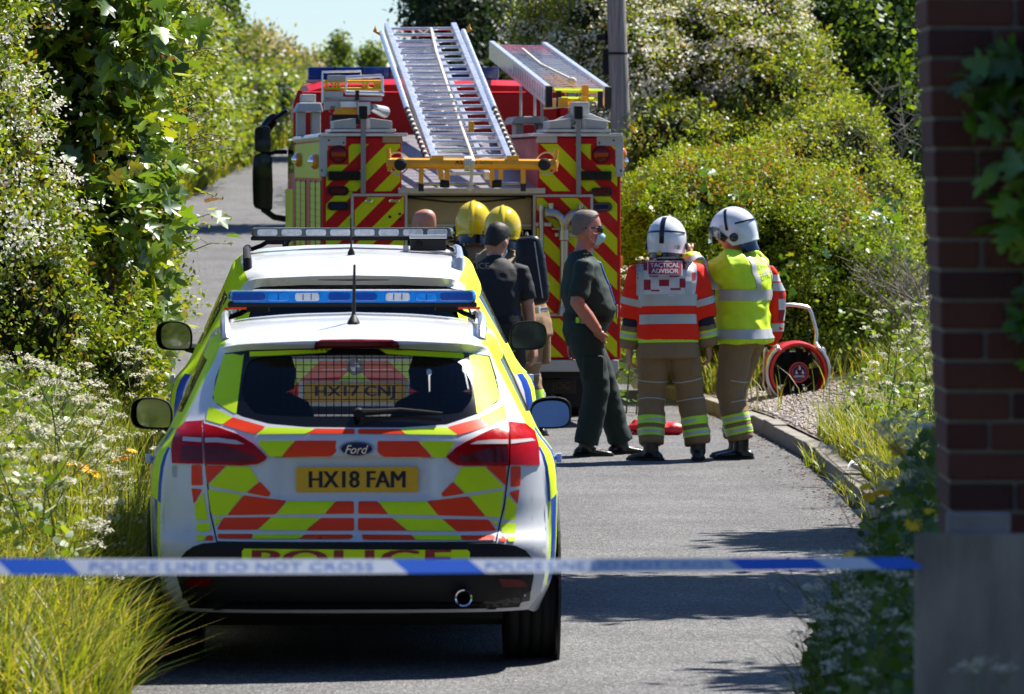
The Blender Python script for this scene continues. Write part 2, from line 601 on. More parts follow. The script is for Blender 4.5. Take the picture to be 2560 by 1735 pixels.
xs = np.unique(np.concatenate([np.linspace(-160,-20,15), np.linspace(-20,-6,29), np.linspace(-6,6,97), np.linspace(6,20,29), np.linspace(20,160,15), [-1200,-600,600,1200]]))
ds = np.unique(np.concatenate([np.linspace(-60,8,18), np.linspace(8,60,105), np.linspace(60,150,61), np.linspace(150,400,26), [700,1200,2000]]))
V = np.array([(x, d, gz(x, d)) for d in ds for x in xs])
nx = len(xs)
F = np.array([(j*nx+i, j*nx+i+1, (j+1)*nx+i+1, (j+1)*nx+i) for j in range(len(ds)-1) for i in range(nx-1)])
m, nt, out = _new('earth_and_turf')
L = nt.links.new
tc = N(nt, 'ShaderNodeTexCoord')
n1 = N(nt, 'ShaderNodeTexNoise', Scale=1.3, Detail=8.0, Roughness=0.7); L(tc.outputs['Object'], n1.inputs['Vector'])
n2 = N(nt, 'ShaderNodeTexNoise', Scale=40.0, Detail=6.0); L(tc.outputs['Object'], n2.inputs['Vector'])
cr = N(nt, 'ShaderNodeValToRGB')
cr.color_ramp.elements[0].position = 0.35; cr.color_ramp.elements[0].color = (0.07, 0.052, 0.03, 1)
cr.color_ramp.elements[1].position = 0.6; cr.color_ramp.elements[1].color = (0.05, 0.075, 0.018, 1)
e = cr.color_ramp.elements.new(0.75); e.color = (0.10, 0.12, 0.03, 1)
L(n1.outputs['Fac'], cr.inputs['Fac'])
mx = N(nt, 'ShaderNodeMix', data_type='RGBA', blend_type='MULTIPLY'); mx.inputs[0].default_value = 1
mr = N(nt, 'ShaderNodeMapRange'); mr.inputs['To Min'].default_value = 0.5; mr.inputs['To Max'].default_value = 1.4
L(n2.outputs['Fac'], mr.inputs['Value']); L(cr.outputs['Color'], mx.inputs[6]); L(mr.outputs['Result'], mx.inputs[7])
p = N(nt, 'ShaderNodeBsdfPrincipled'); p.inputs['Roughness'].default_value = 0.95; p.inputs['Specular IOR Level'].default_value = 0.1
L(mx.outputs[2], p.inputs['Base Color'])
b = N(nt, 'ShaderNodeBump'); b.inputs['Strength'].default_value = 0.8; b.inputs['Distance'].default_value = 0.03
L(n2.outputs['Fac'], b.inputs['Height']); L(b.outputs['Normal'], p.inputs['Normal'])
L(p.outputs[0], out.inputs['Surface'])
tag(link('ground', arrays_mesh('ground', V, F, smooth=True), None, m), kind='structure')

# asphalt: grey binder with light and dark chippings, worn patches and hairline cracks
def asphalt(name, base, contrast=1.0):
    m, nt, out = _new(name); L = nt.links.new
    tc = N(nt, 'ShaderNodeTexCoord')
    v = N(nt, 'ShaderNodeTexVoronoi', Scale=95.0); L(tc.outputs['Object'], v.inputs['Vector'])
    n1 = N(nt, 'ShaderNodeTexNoise', Scale=60.0, Detail=4.0); L(tc.outputs['Object'], n1.inputs['Vector'])
    n2 = N(nt, 'ShaderNodeTexNoise', Scale=0.9, Detail=7.0, Roughness=0.65); L(tc.outputs['Object'], n2.inputs['Vector'])
    sep = N(nt, 'ShaderNodeSeparateColor'); L(v.outputs['Color'], sep.inputs[0])
    cr = N(nt, 'ShaderNodeValToRGB')
    k = contrast
    cr.color_ramp.elements[0].position = 0.0; cr.color_ramp.elements[0].color = (base*0.5, base*0.5, base*0.52, 1)
    cr.color_ramp.elements[1].position = 1.0; cr.color_ramp.elements[1].color = (base*(1+1.3*k), base*(1+1.25*k), base*(1+1.2*k), 1)
    e = cr.color_ramp.elements.new(0.6); e.color = (base, base*0.99, base*0.99, 1)
    L(sep.outputs[0], cr.inputs['Fac'])
    mr = N(nt, 'ShaderNodeMapRange'); mr.inputs['From Min'].default_value = 0.3; mr.inputs['From Max'].default_value = 0.7
    mr.inputs['To Min'].default_value = 0.70; mr.inputs['To Max'].default_value = 1.26
    L(n2.outputs['Fac'], mr.inputs['Value'])
    mx = N(nt, 'ShaderNodeMix', data_type='RGBA', blend_type='MULTIPLY'); mx.inputs[0].default_value = 1
    L(cr.outputs['Color'], mx.inputs[6]); L(mr.outputs['Result'], mx.inputs[7])
    p = N(nt, 'ShaderNodeBsdfPrincipled'); p.inputs['Roughness'].default_value = 0.8; p.inputs['Specular IOR Level'].default_value = 0.35
    L(mx.outputs[2], p.inputs['Base Color'])
    ad = N(nt, 'ShaderNodeMath', operation='ADD'); L(v.outputs['Distance'], ad.inputs[0]); L(n1.outputs['Fac'], ad.inputs[1])
    b = N(nt, 'ShaderNodeBump'); b.inputs['Strength'].default_value = 0.9; b.inputs['Distance'].default_value = 0.006
    L(ad.outputs[0], b.inputs['Height']); L(b.outputs['Normal'], p.inputs['Normal'])
    L(p.outputs[0], out.inputs['Surface'])
    return m
dd = np.unique(np.concatenate([np.linspace(-30, 50, 81), np.linspace(50, 160, 111)]))
V = []; F = []
cols = 9
for d in dd:
    a, c = xl(d) - 0.12, xr(d) + 0.02
    for i in range(cols):
        t = i/(cols-1); x = a + (c-a)*t
        V.append((x, d, zp(d) + 0.02*(1-(2*t-1)**2)*0.5 + 0.004*math.sin(x*3+d*0.7)))
F = [(j*cols+i, j*cols+i+1, (j+1)*cols+i+1, (j+1)*cols+i) for j in range(len(dd)-1) for i in range(cols-1)]
tag(link('road', arrays_mesh('road', V, F, smooth=True), None, asphalt('asphalt', 0.105)), kind='structure')
def road_z(x, d):
    a, c = xl(d) - 0.12, xr(d) + 0.02
    t = min(1, max(0, (x-a)/(c-a)))
    return zp(d) + 0.02*(1-(2*t-1)**2)*0.5 + 0.004*math.sin(x*3+d*0.7)
# darker strip of older asphalt along the kerb, its joint ragged
V = []; F = []
dd = np.linspace(23, 52, 146)
for i, d in enumerate(dd):
    e0 = xr(d) - 0.58 + 0.04*noise.noise(Vector((d*0.5, 0, 0))) + 0.010*noise.noise(Vector((d*5, 3, 0)))
    for k in range(4):
        x = e0 + (xr(d) + 0.01 - e0)*k/3
        V.append((x, d, road_z(x, d) + (0.005 if k else -0.006)))
F = [(j*4+i, j*4+i+1, (j+1)*4+i+1, (j+1)*4+i) for j in range(len(dd)-1) for i in range(3)]
tag(link('road_edge_strip', arrays_mesh('road_edge_strip', V, F, smooth=True), None, asphalt('old_asphalt', 0.094, 1.2)), kind='structure')
# kerb of separate stones
kerb = empty('kerb', (0,0,0)); tag(kerb, kind='structure')
kmat = mat('kerb_concrete', (0.25,0.225,0.19), 0.9, var=0.25, vscale=14, bump=0.5, bscale=90, dirt=0.6, dscale=5, dcol=(0.09,0.08,0.05))
mb = MB(); mb.box(-0.065, 0.065, -0.445, 0.445, -0.15, 0.125)
d = 24.0; first = None
while d < 52:
    x0, x1 = xr(d), xr(d+0.9)
    a = math.atan2(-(x1-x0), 0.9)
    if first is None:
        o = first = mb.build('kerb_stone', kmat, kerb, bevel=0.012)
    else:
        o = first.copy(); COL.objects.link(o); o.parent = kerb
    o.location = ((x0+x1)/2 + 0.09, d+0.45, zp(d) + random.uniform(-0.012, 0.008))
    o.rotation_euler = (random.uniform(-.006,.006), random.uniform(-.02,.02), a + random.uniform(-.008,.008))
    d += 0.902
# gravel beside the kerb
n = 5200
gx = []
while len(gx) < n:
    D = RNG.uniform(42.0, 50.5); x = xr(D) + 0.16 + abs(RNG.normal(0, 0.45))
    if x < xr(D) + 1.2: gx.append((x, D))
gx = np.array(gx)
oct_v = np.array([(1,0,0),(-1,0,0),(0,1,0),(0,-1,0),(0,0,1),(0,0,-1)], dtype=float)
oct_f = np.array([(0,2,4),(2,1,4),(1,3,4),(3,0,4),(2,0,5),(1,2,5),(3,1,5),(0,3,5)])
sz = RNG.uniform(0.008, 0.026, n)
V = oct_v[None]*(1+RNG.uniform(-.35,.35,(n,6,1)))*sz[:,None,None]*np.array([1,1,.6])
ang = RNG.uniform(0, 6.28, n); c, s = np.cos(ang)[:,None], np.sin(ang)[:,None]
V = np.stack([V[...,0]*c - V[...,1]*s, V[...,0]*s + V[...,1]*c, V[...,2]], -1)
base = np.array([(x, D, gz(x, D)+0.008) for x, D in gx])
V = (V + base[:,None]).reshape(-1,3)
F = (oct_f[None] + (np.arange(n)*6)[:,None,None]).reshape(-1,3)
cc = np.array([(0.36,0.31,0.27),(0.28,0.24,0.21),(0.45,0.40,0.37),(0.22,0.19,0.17),(0.38,0.30,0.26)])[RNG.integers(0,5,n)]
C = np.repeat(cc, 6, axis=0)
def attr_mat(name, rough=0.9, spec=0.2):
    if name in MATS: return MATS[name]
    m, nt, out = _new(name)
    a = N(nt, 'ShaderNodeAttribute', attribute_name='col'); p = N(nt, 'ShaderNodeBsdfPrincipled')
    p.inputs['Roughness'].default_value = rough; p.inputs['Specular IOR Level'].default_value = spec
    nt.links.new(a.outputs['Color'], p.inputs['Base Color']); nt.links.new(p.outputs[0], out.inputs['Surface'])
    MATS[name] = m
    return m
tag(link('gravel', arrays_mesh('gravel', V, F, C), None, attr_mat('gravel_stone')), 'pinkish loose gravel on the ground behind the kerb', 'gravel', kind='stuff')
# bed of the gravel
V = []; F = []
gd = np.linspace(42.0, 50.5, 50)
for d in gd:
    for k in range(7):
        x = xr(d) + 0.14 + k*0.165*(1+0.3*noise.noise(Vector((d*1.5, k, 0))))
        V.append((x, d, gz(x, d) + 0.006))
F = [(j*7+i, j*7+i+1, (j+1)*7+i+1, (j+1)*7+i) for j in range(len(gd)-1) for i in range(6)]
tag(link('gravel_bed', arrays_mesh('gravel_bed', V, F, smooth=True), None,
    mat('gravel_bed', (0.20,0.165,0.13), 0.95, var=0.5, vscale=30, bump=1.0, bscale=90, dirt=0.6, dscale=2.0, dcol=(0.09,0.1,0.035))), kind='structure')
# bits of litter leaf and grit in the gutter
n = 900
V = []; C = []
for i in range(n):
    D = RNG.uniform(30, 50); x = xr(D) - abs(RNG.normal(0, 0.16)) - 0.01
    s = RNG.uniform(.006,.02); a = RNG.uniform(0,6.28); z = road_z(x, D) + 0.012
    ca, sa = math.cos(a)*s, math.sin(a)*s
    V += [(x-ca,D-sa,z),(x+sa*.5,D-ca*.5,z+s*.4),(x+ca,D+sa,z+.002),(x-sa*.5,D+ca*.5,z+s*.3)]
    C += [random.choice([(0.16,0.09,0.05),(0.25,0.2,0.12),(0.10,0.07,0.04),(0.3,0.17,0.12)])]*4
F = np.arange(4*n).reshape(-1,4)
tag(link('leaf_litter', arrays_mesh('leaf_litter', V, F, C), None, attr_mat('litter')), 'dry leaf bits and grit lying in the gutter along the kerb', 'litter', kind='stuff')
# ================================================================== hedges, trees, grass and flowers
LEAF = leaf_mat('leaf', 0.022, 0.45, 0.45)
LEAFG = leaf_mat('glossy_leaf', 0.035, 0.38, 0.38)
GRASS = leaf_mat('grass_blade', 0.02, 0.45, 0.45, (1.3,1.28,0.45), (1.15,1.15,1.0))
PETAL = leaf_mat('petal', 0.005, 0.30, 0.7, (1, 1, 1), (1, 1, 1))
BARK = mat('bark', (0.13,0.10,0.075), 0.95, var=0.35, vscale=20, bump=0.8, bscale=50)
CORE_FILL = mat('core_fill', (0.022,0.026,0.010), 1.0, spec=0.05, var=0.6, vscale=14, bump=1.0, bscale=30)  # for the solid dark core added to block the view through the leaves
def unit(a): return a/np.maximum(1e-9, np.linalg.norm(a, axis=-1, keepdims=True))
T_OVAL = (np.array([(0,0,0),(-.28,.45,.06),(0,1,0),(.28,.45,.06)]), np.array([(0,3,2,1)]))
def _maple():
    P = [(0,0),(-.20,-.06),(-.50,.06),(-.34,.24),(-.50,.36),(-.66,.60),(-.40,.56),(-.22,.52),(-.24,.76),(0,1.0),(.24,.76),(.22,.52),(.40,.56),(.66,.60),(.50,.36),(.34,.24),(.50,.06),(.20,-.06)]
    V = np.array([(0,.32,-.03)] + [(x, y, .10*abs(x)+.05*math.sin(5*y)) for x, y in P])
    n = len(P); F = np.array([(0, 1+i, 1+(i+1) % n) for i in range(n)])
    return V, F
T_MAPLE = _maple()
T_LOBE = (np.array([(0,0,0),(-.30,.30,.05),(-.34,.62,.02),(0,1,0),(.34,.62,.02),(.30,.30,.05)]), np.array([(0,5,4,1),(1,4,3,2)]))
def place_leaves(T, pos, dirs, nrm, size, col):
    """instances of a leaf template -> V, F, C"""
    tv, tf = T; n = len(pos)
    d = unit(dirs); s = unit(np.cross(d, nrm)); u = np.cross(s, d)
    V = (tv[None,:,0:1]*s[:,None] + tv[None,:,1:2]*d[:,None] + tv[None,:,2:3]*u[:,None]) * size[:,None,None] + pos[:,None]
    F = tf[None] + (np.arange(n)*len(tv))[:,None,None]
    C = np.repeat(col, len(tv), axis=0)
    return V.reshape(-1,3), F.reshape(-1,tf.shape[1]), C
def pick_cols(n, pal, w, jit=0.15):
    pal = np.array(pal); k = RNG.choice(len(pal), n, p=np.array(w)/sum(w))
    return np.clip(pal[k]*(1+RNG.uniform(-jit, jit, (n,1)))*(1+RNG.uniform(-.06,.06,(n,3))), 0, 1)
def lump_points(lumps, n, depth=0.16, facing=None, rough=0.18):
    """points spread just inside the outer surface of a heap of ellipsoids, with outward normals"""
    L = np.array(lumps, dtype=float)
    area = (L[:,3]*L[:,4] + L[:,3]*L[:,5] + L[:,4]*L[:,5])
    P = []; Q = []
    tot = 0
    while tot < n:
        m = int(n*2.2)
        k = RNG.choice(len(L), m, p=area/area.sum())
        v = unit(RNG.normal(size=(m,3)))
        rad = L[k,3:6]
        # lumpy surface
        ph = v*np.array([3.1,2.7,3.7]) + k[:,None]*1.7
        bumpy = 1 + rough*(np.sin(ph[:,0]*2+ph[:,1]*1.3)*0.5 + np.sin(ph[:,2]*2.3+ph[:,0])*0.5 + 0.35*np.sin(ph[:,1]*5.1+ph[:,2]*4.3))
        inn = np.minimum(0.9, RNG.exponential(depth, m)/rad.mean(1))
        p = L[k,0:3] + v*rad*(bumpy*(1-inn))[:,None]
        nn = unit(v/rad)
        ok = np.ones(m, bool)
        for j in range(len(L)):
            q = (p - L[j,0:3])/L[j,3:6]
            ok &= (k == j) | ((q*q).sum(1) > 0.80)
        if facing is not None:
            ok &= (nn @ np.array(facing) > -0.25)
        ok &= p[:,2] > 0.02
        P.append(p[ok]); Q.append(nn[ok]); tot += ok.sum()
    return np.concatenate(P)[:n], np.concatenate(Q)[:n]
CAMV = (0, -1, 0.05)
def foliage(lumps, nsprig, per, spread, T, size, pal, w, depth=0.16, facing=CAMV, up=0.35, rough=0.18):
    P, Q = lump_points(lumps, nsprig, depth, facing, rough)
    P = np.repeat(P, per, axis=0) + RNG.normal(0, spread, (nsprig*per, 3))
    Q = np.repeat(Q, per, axis=0)
    n = len(P)
    dirs = unit(Q*0.6 + RNG.normal(0, 0.7, (n,3)) + np.array([0,0,-0.15]))
    nrm = unit(Q*0.55 + RNG.normal(0, 0.55, (n,3)) + np.array([0,0,up]))
    sz = size*RNG.uniform(0.55, 1.25, n)
    base = pick_cols(nsprig, pal, w); col = np.repeat(base, per, axis=0)*(1+RNG.uniform(-.18,.18,(n,1)))
    return place_leaves(T, P, dirs, nrm, sz, col)
def blossom(lumps, nclus, per, spread, size, facing=CAMV, depth=0.03, rough=0.18, col=(0.80,0.79,0.70)):
    P, Q = lump_points(lumps, nclus, depth, facing, rough)
    P = np.repeat(P + Q*0.03, per, axis=0) + RNG.normal(0, 1, (nclus*per,3))*np.array([spread, spread, spread*0.5])
    n = len(P); Q = np.repeat(Q, per, axis=0)
    nrm = unit(Q*0.5 + RNG.normal(0,0.5,(n,3)) + np.array([0,0,0.6])); dirs = unit(RNG.normal(0,1,(n,3)))
    return place_leaves(T_LOBE, P - dirs*size*0.5, dirs, nrm, size*RNG.uniform(.7,1.2,n), pick_cols(n, [col, (0.70,0.64,0.52), (0.85,0.85,0.80)], [5,2,3], 0.06))
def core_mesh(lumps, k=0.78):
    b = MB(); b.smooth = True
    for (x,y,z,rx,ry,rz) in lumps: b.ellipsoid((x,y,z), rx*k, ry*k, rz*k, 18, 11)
    me = remesh(b, max(0.10, min(0.3, max(l[3] for l in lumps)*0.12)), 2, 0.4, 'dark_core', wr=0.10, wscale=2.2)
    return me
def branches(base, tips, r0, wig=0.12, n=7):
    b = MB(); b.smooth = True
    base = Vector(base)
    for t in tips:
        t = Vector(t); pts = []; rs = []
        for i in range(n):
            k = i/(n-1)
            p = base.lerp(t, k) + Vector((random.uniform(-1,1), random.uniform(-1,1), random.uniform(-.3,.6)))*wig*math.sin(PI*k)
            pts.append(p); rs.append(r0*(1-k)**0.8 + 0.006)
        b.tube(pts, rs, 7)
    return b
def plant(name, label, cat, base, group=None):
    return empty(name, base, 0, label, cat, group)
def rel(V, base): return V - np.array(base)
def add_part(root, nm, arr, m, smooth=False):
    V, F, C = arr
    return link(nm, arrays_mesh(nm, rel(V, root.location), F, C, smooth=smooth), root, m)
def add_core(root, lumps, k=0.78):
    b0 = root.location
    return link('dark_core', core_mesh([(x-b0[0], y-b0[1], z-b0[2], a, b, c) for x,y,z,a,b,c in lumps], k), root, CORE_FILL)
def add_trunk(root, tips, r0, nm='trunk', wig=0.15):
    b0 = Vector(root.location)
    return branches((0,0,-0.1), [Vector(t)-b0 for t in tips], r0, wig).build(nm, BARK, root, smooth=True)

P_HAW = [(0.18,0.23,0.018),(0.27,0.29,0.022),(0.10,0.14,0.018),(0.30,0.25,0.03),(0.24,0.11,0.03)]
# ---- hawthorn with white blossom at the left edge
lm = [(-3.55,31.6,2.0,1.05,1.2,1.25),(-3.75,32.0,3.2,1.1,1.3,1.1),(-3.0,31.8,1.25,0.75,1.0,0.75),(-2.55,32.6,1.05,0.55,0.9,0.65),(-4.4,31.5,1.6,1.2,1.3,1.6)]
r = plant('hawthorn_bush', 'hawthorn bush with clusters of white blossom, growing against the big-leaved sycamore', 'bush', (-3.5,32,0.4))
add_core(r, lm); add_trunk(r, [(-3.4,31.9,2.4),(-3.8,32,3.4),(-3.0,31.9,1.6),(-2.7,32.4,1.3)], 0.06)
add_part(r, 'foliage', foliage(lm, 12500, 6, 0.035, T_OVAL, 0.042, P_HAW, [4,4,3,2,0.6], 0.10), LEAF)
add_part(r, 'blossom', blossom([l for l in lm[:2]] + [(-3.2,31.3,1.9,0.5,0.5,0.9)], 430, 42, 0.055, 0.024), PETAL)
# ---- sycamore with large leaves
lm = [(-2.75,33.3,2.0,0.78,1.0,0.95),(-2.80,33.6,3.0,0.80,1.1,0.95),(-2.62,33.6,1.2,0.60,0.9,0.7),(-3.05,33.4,3.8,0.9,1.1,0.8),(-3.1,33.6,1.3,.8,1,.9)]
r = plant('sycamore_tree', 'young sycamore with large lobed leaves hanging over the left verge', 'tree', (-2.9,33.8,0.4))
add_core(r, lm, 0.74); add_trunk(r, [(-2.8,33.7,2.4),(-2.6,33.5,3.2),(-3.0,33.8,4.2),(-2.5,33.4,1.6)], 0.07)
P_SYC = [(0.11,0.17,0.025),(0.17,0.24,0.022),(0.32,0.33,0.02),(0.08,0.13,0.035),(0.36,0.29,0.03),(0.20,0.09,0.03)]
V, F, C = foliage(lm, 2700, 2, 0.08, T_MAPLE, 0.115, P_SYC, [5,4,3,3,1.0,0.25], 0.10, up=0.7)
W, G_, C_ = foliage(lm, 2200, 6, 0.04, T_OVAL, 0.05, P_HAW, [4,4,3,2,0.6], 0.08)
add_part(r, 'small_leaves', (W, G_, C_), LEAF)['kind'] = 'stuff'
add_part(r, 'leaves', (V, F, C), LEAFG)['kind'] = 'stuff'
SYC_ROOT = r
# the 300 outermost leaves, each a piece of its own
P, Q = lump_points(lm, 1500, 0.02, CAMV, 0.18)
keep = ((P[:,1] < 33.5) | (Q[:,0] > 0.2)) & (P[:,0]/P[:,1]*FPX + CX < 425)
P = P[keep][:300]; Q = Q[keep][:300]
cols = pick_cols(6, P_SYC, [1,1,1,1,1,1], 0.02)
lmesh = []
for k in range(12):
    tv, tf = T_MAPLE
    V = tv.copy()*0.13; V[:,2] += 0.02*np.sin(V[:,1]*30+k) + 0.012*np.cos(V[:,0]*40+k*2)
    c = np.array(P_SYC[[0,1,3,0,1,2,3,1,2,0,4,3][k]])
    me = arrays_mesh('leaf', V, tf, np.repeat(c[None], len(V), 0)); me.materials.append(LEAFG); lmesh.append(me)
for p, q in zip(P, Q):
    d = Vector(unit(np.array(q)*0.5 + RNG.normal(0,0.6,3) + np.array([0,0,-0.5]))); nn = Vector(unit(np.array(q)*0.7 + RNG.normal(0,0.35,3) + np.array([0,0,0.7])))
    s = d.cross(nn).normalized(); u = s.cross(d)
    o = bpy.data.objects.new('leaf', random.choice(lmesh)); COL.objects.link(o); o.parent = r
    o.matrix_local = Matrix.Translation(Vector(p)+Vector(q)*0.03 - r.location) @ Matrix((s, d, u)).transposed().to_4x4() @ Matrix.Scale(random.uniform(0.65,1.2), 4)
# ---- small-leaved hedge beyond it, ending at the bend
lm = [(-2.88,35.8,1.5,0.78,1.3,1.25),(-2.86,36.2,2.9,0.80,1.3,1.1),(-2.84,37.8,1.7,0.60,1.4,1.5),(-2.74,38.4,3.3,0.60,1.4,1.3),(-2.9,36.0,3.9,0.85,1.2,0.9),(-2.9,39.5,2.0,0.55,1.2,1.6)]
r = plant('hawthorn_hedge', 'small-leaved hawthorn hedge beyond the sycamore, overhanging the bend of the lane', 'hedge', (-2.8,37,0.4))
add_core(r, lm); add_trunk(r, [(-2.7,36,2),(-2.7,37.6,2.6),(-2.7,38.4,3.6)], 0.06)
V1 = foliage(lm, 9500, 6, 0.035, T_OVAL, 0.040, [(0.17,0.22,0.018),(0.25,0.27,0.022),(0.10,0.14,0.018),(0.33,0.29,0.03),(0.29,0.15,0.03)], [4,4,3,2,0.7], 0.12, facing=(0.5,-0.9,0.1))
add_part(r, 'foliage', V1, LEAF)
# stray shoots
b = MB(); V = []
for k in range(26):
    u, v = random.uniform(430,485), random.uniform(120,640); D = random.uniform(35.5,37.5)
    p = at(u, v, D); e = p + Vector((random.uniform(.12,.34), random.uniform(-.2,.2), random.uniform(-.05,.14)))
    m_ = p.lerp(e, .5) + Vector((0,0,.03)); b.tube([p - r.location, m_ - r.location, e - r.location], [0.004,0.003,0.0015], 5)
    for t in np.linspace(0.2, 1, 9): V.append((p.lerp(e, t)+Vector((0,0,.03*math.sin(PI*t)))))
b.build('shoots', BARK, r)['kind'] = 'stuff'
pos = np.array([tuple(p) for p in V]); n = len(pos)
add_part(r, 'shoot_leaves', place_leaves(T_OVAL, pos, unit(RNG.normal(0,1,(n,3))+np.array([.5,0,0])), unit(RNG.normal(0,.5,(n,3))+np.array([0,0,1])), RNG.uniform(.02,.045,n), pick_cols(n, P_HAW, [3,4,1,3,2])), LEAF)['kind'] = 'stuff'

# ---- far left bank and bushes along the bend
def bush(name, label, lm, base, nspr, per, spread, T, size, pal, w, depth=0.25, blos=0, bsz=0.05, group=None, facing=CAMV, corek=0.8, rough=0.22, cat='bush', leaf=LEAF):
    r = plant(name, label, cat, base, group)
    add_core(r, lm, corek)
    add_trunk(r, [(l[0], l[1], l[2]+l[5]*0.6) for l in lm[:5]], 0.08 if cat != 'tree' else 0.16)
    add_part(r, 'foliage', foliage(lm, nspr, per, spread, T, size, pal, w, depth, facing, rough=rough), leaf)
    if blos: add_part(r, 'blossom', blossom(lm, blos, 14, bsz*1.6, bsz, facing, rough=rough), PETAL)
    return r
PG = [(0.16,0.21,0.025),(0.25,0.28,0.035),(0.10,0.14,0.02),(0.28,0.25,0.05)]
FARL = 'bushes along the far bend of the lane'
def G(x, D): return (x, D, gz(x, D))
def lump(u, v, D, ru, rd, rv):
    """ellipsoid centred on a photograph pixel at depth D, radii in pixels sideways/up"""
    p = at(u, v, D); k = D/FPX
    return (p.x, p.y, p.z, ru*k, rd, rv*k)
bush('bank_bush', 'pale green bank of bushes and cow parsley where the lane bends', [lump(440,230,62,85,2.5,170),lump(430,60,64,95,2.5,140),lump(480,300,70,60,3,100),lump(535,270,78,52,3,100),lump(500,120,72,42,2.5,110)], G(-5.6,64), 3600, 7, 0.10, T_OVAL, 0.085, PG, [3,4,2,2], 0.3, blos=150, bsz=0.05, facing=(0.4,-0.9,0.2))
bush('bank_bush', 'dark green tall bush at the top of the far bank, against the sky', [lump(515,15,84,52,2.5,75),lump(485,90,86,55,2.5,90)], G(-6.6,85), 1500, 7, 0.14, T_OVAL, 0.11, [(0.08,0.13,0.02),(0.14,0.18,0.03),(0.05,0.08,0.015)], [3,2,2], 0.3)
bush('bank_bush', 'russet and olive hedge on the crest of the lane', [lump(630,190,112,65,3,80),lump(575,140,112,55,3,75),lump(720,225,116,70,3,65),lump(690,270,108,90,3,60),lump(590,250,104,60,3,80)], G(-6.5,112), 2600, 7, 0.16, T_OVAL, 0.13, [(0.20,0.19,0.06),(0.15,0.17,0.035),(0.27,0.20,0.13),(0.11,0.14,0.03)], [3,3,2,2], 0.4)
bush('bank_bush', 'buff flowering shrub on the crest of the lane', [lump(690,165,122,65,3,50),lump(750,195,124,50,3,42),lump(640,135,122,48,3,46)], G(-5,123), 1200, 7, 0.16, T_OVAL, 0.13, [(0.34,0.25,0.17),(0.28,0.21,0.12),(0.40,0.32,0.24)], [3,3,2], 0.4)
bush('bank_bush', 'sunlit green hedge just left of the fire engine mirrors', [lump(585,330,98,50,3,50),lump(625,255,100,65,3,65),lump(690,255,104,55,3,60),lump(760,265,112,65,3,60),lump(560,290,92,45,3,65)], G(-5.6,98), 2200, 7, 0.13, T_OVAL, 0.11, PG, [3,4,2,2], 0.35, blos=60, bsz=0.05)
def sapling(u0, v0, v1, D, w, label):
    base = at(u0, v0, D); top = at(u0, v1, D)
    r = plant('sapling', label, 'tree', (base.x, base.y, gz(base.x, base.y)))
    tips = [top] + [base.lerp(top, t) + Vector((random.uniform(-1,1)*w*D/FPX, random.uniform(-.5,.5), 0.3)) for t in (.4,.5,.6,.7,.8,.9)]
    add_trunk(r, tips, 0.05)
    lm = [tuple(base.lerp(top, t)) + (w*D/FPX*s, w*D/FPX*s, abs(v1-v0)*D/FPX*0.16) for t, s in ((.3,.9),(.5,1.0),(.7,.75),(.9,.45))]
    add_part(r, 'foliage', foliage(lm, 260, 7, 0.12, T_OVAL, 0.12, PG, [3,3,3,1], 0.3), LEAF)
sapling(848, 190, 95, 138, 26, 'thin sapling against the sky beyond the lighting mast')
sapling(930, 190, 120, 140, 45, 'rounded sapling against the sky beside the long ladder')
sapling(800, 200, 140, 136, 36, 'low sapling against the sky above the blue cab light bar')
# ---- dark evergreen behind the ladders
lm = [lump(1150,40,92,110,4,110),lump(1250,60,90,90,4,120),lump(1080,10,92,50,3,60),lump(1200,-90,92,140,4,120),lump(1230,200,88,110,3,130)]
bush('evergreen_tree', 'dark evergreen tree behind the two ladders', lm, G(1.2,92), 3200, 8, 0.16, T_OVAL, 0.11, [(0.020,0.035,0.014),(0.035,0.05,0.018),(0.05,0.045,0.022)], [4,3,1], 0.35, cat='tree', rough=0.3)
# ---- big hawthorn in flower, right
lm = [lump(1680,180,63,200,2.2,190),lump(1850,120,63,190,2.2,190),lump(1560,90,64,180,2.2,200),lump(1960,260,62,150,2.2,170),lump(1420,90,66,140,2.2,160),lump(1700,360,61,180,1.8,120),lump(1900,400,61,170,1.8,120),lump(1640,-60,65,300,2.5,160),lump(1400,260,67,90,2,140)]
r = bush('hawthorn_tree', 'wide hawthorn covered in cream blossom behind the telegraph pole', lm, G(2.4,63.5), 16000, 6, 0.055, T_OVAL, 0.062, [(0.17,0.20,0.022),(0.28,0.29,0.028),(0.10,0.13,0.018),(0.30,0.17,0.04),(0.36,0.33,0.045)], [4,3,3,1.2,1], 0.2, cat='tree', rough=0.25)
add_part(r, 'blossom', blossom([lm[0],lm[1],lm[2],lm[4],lm[7],lump(1640,280,62.4,190,2,110)], 1900, 14, 0.08, 0.046, rough=0.25, depth=0.04, col=(0.80,0.70,0.48)), PETAL)
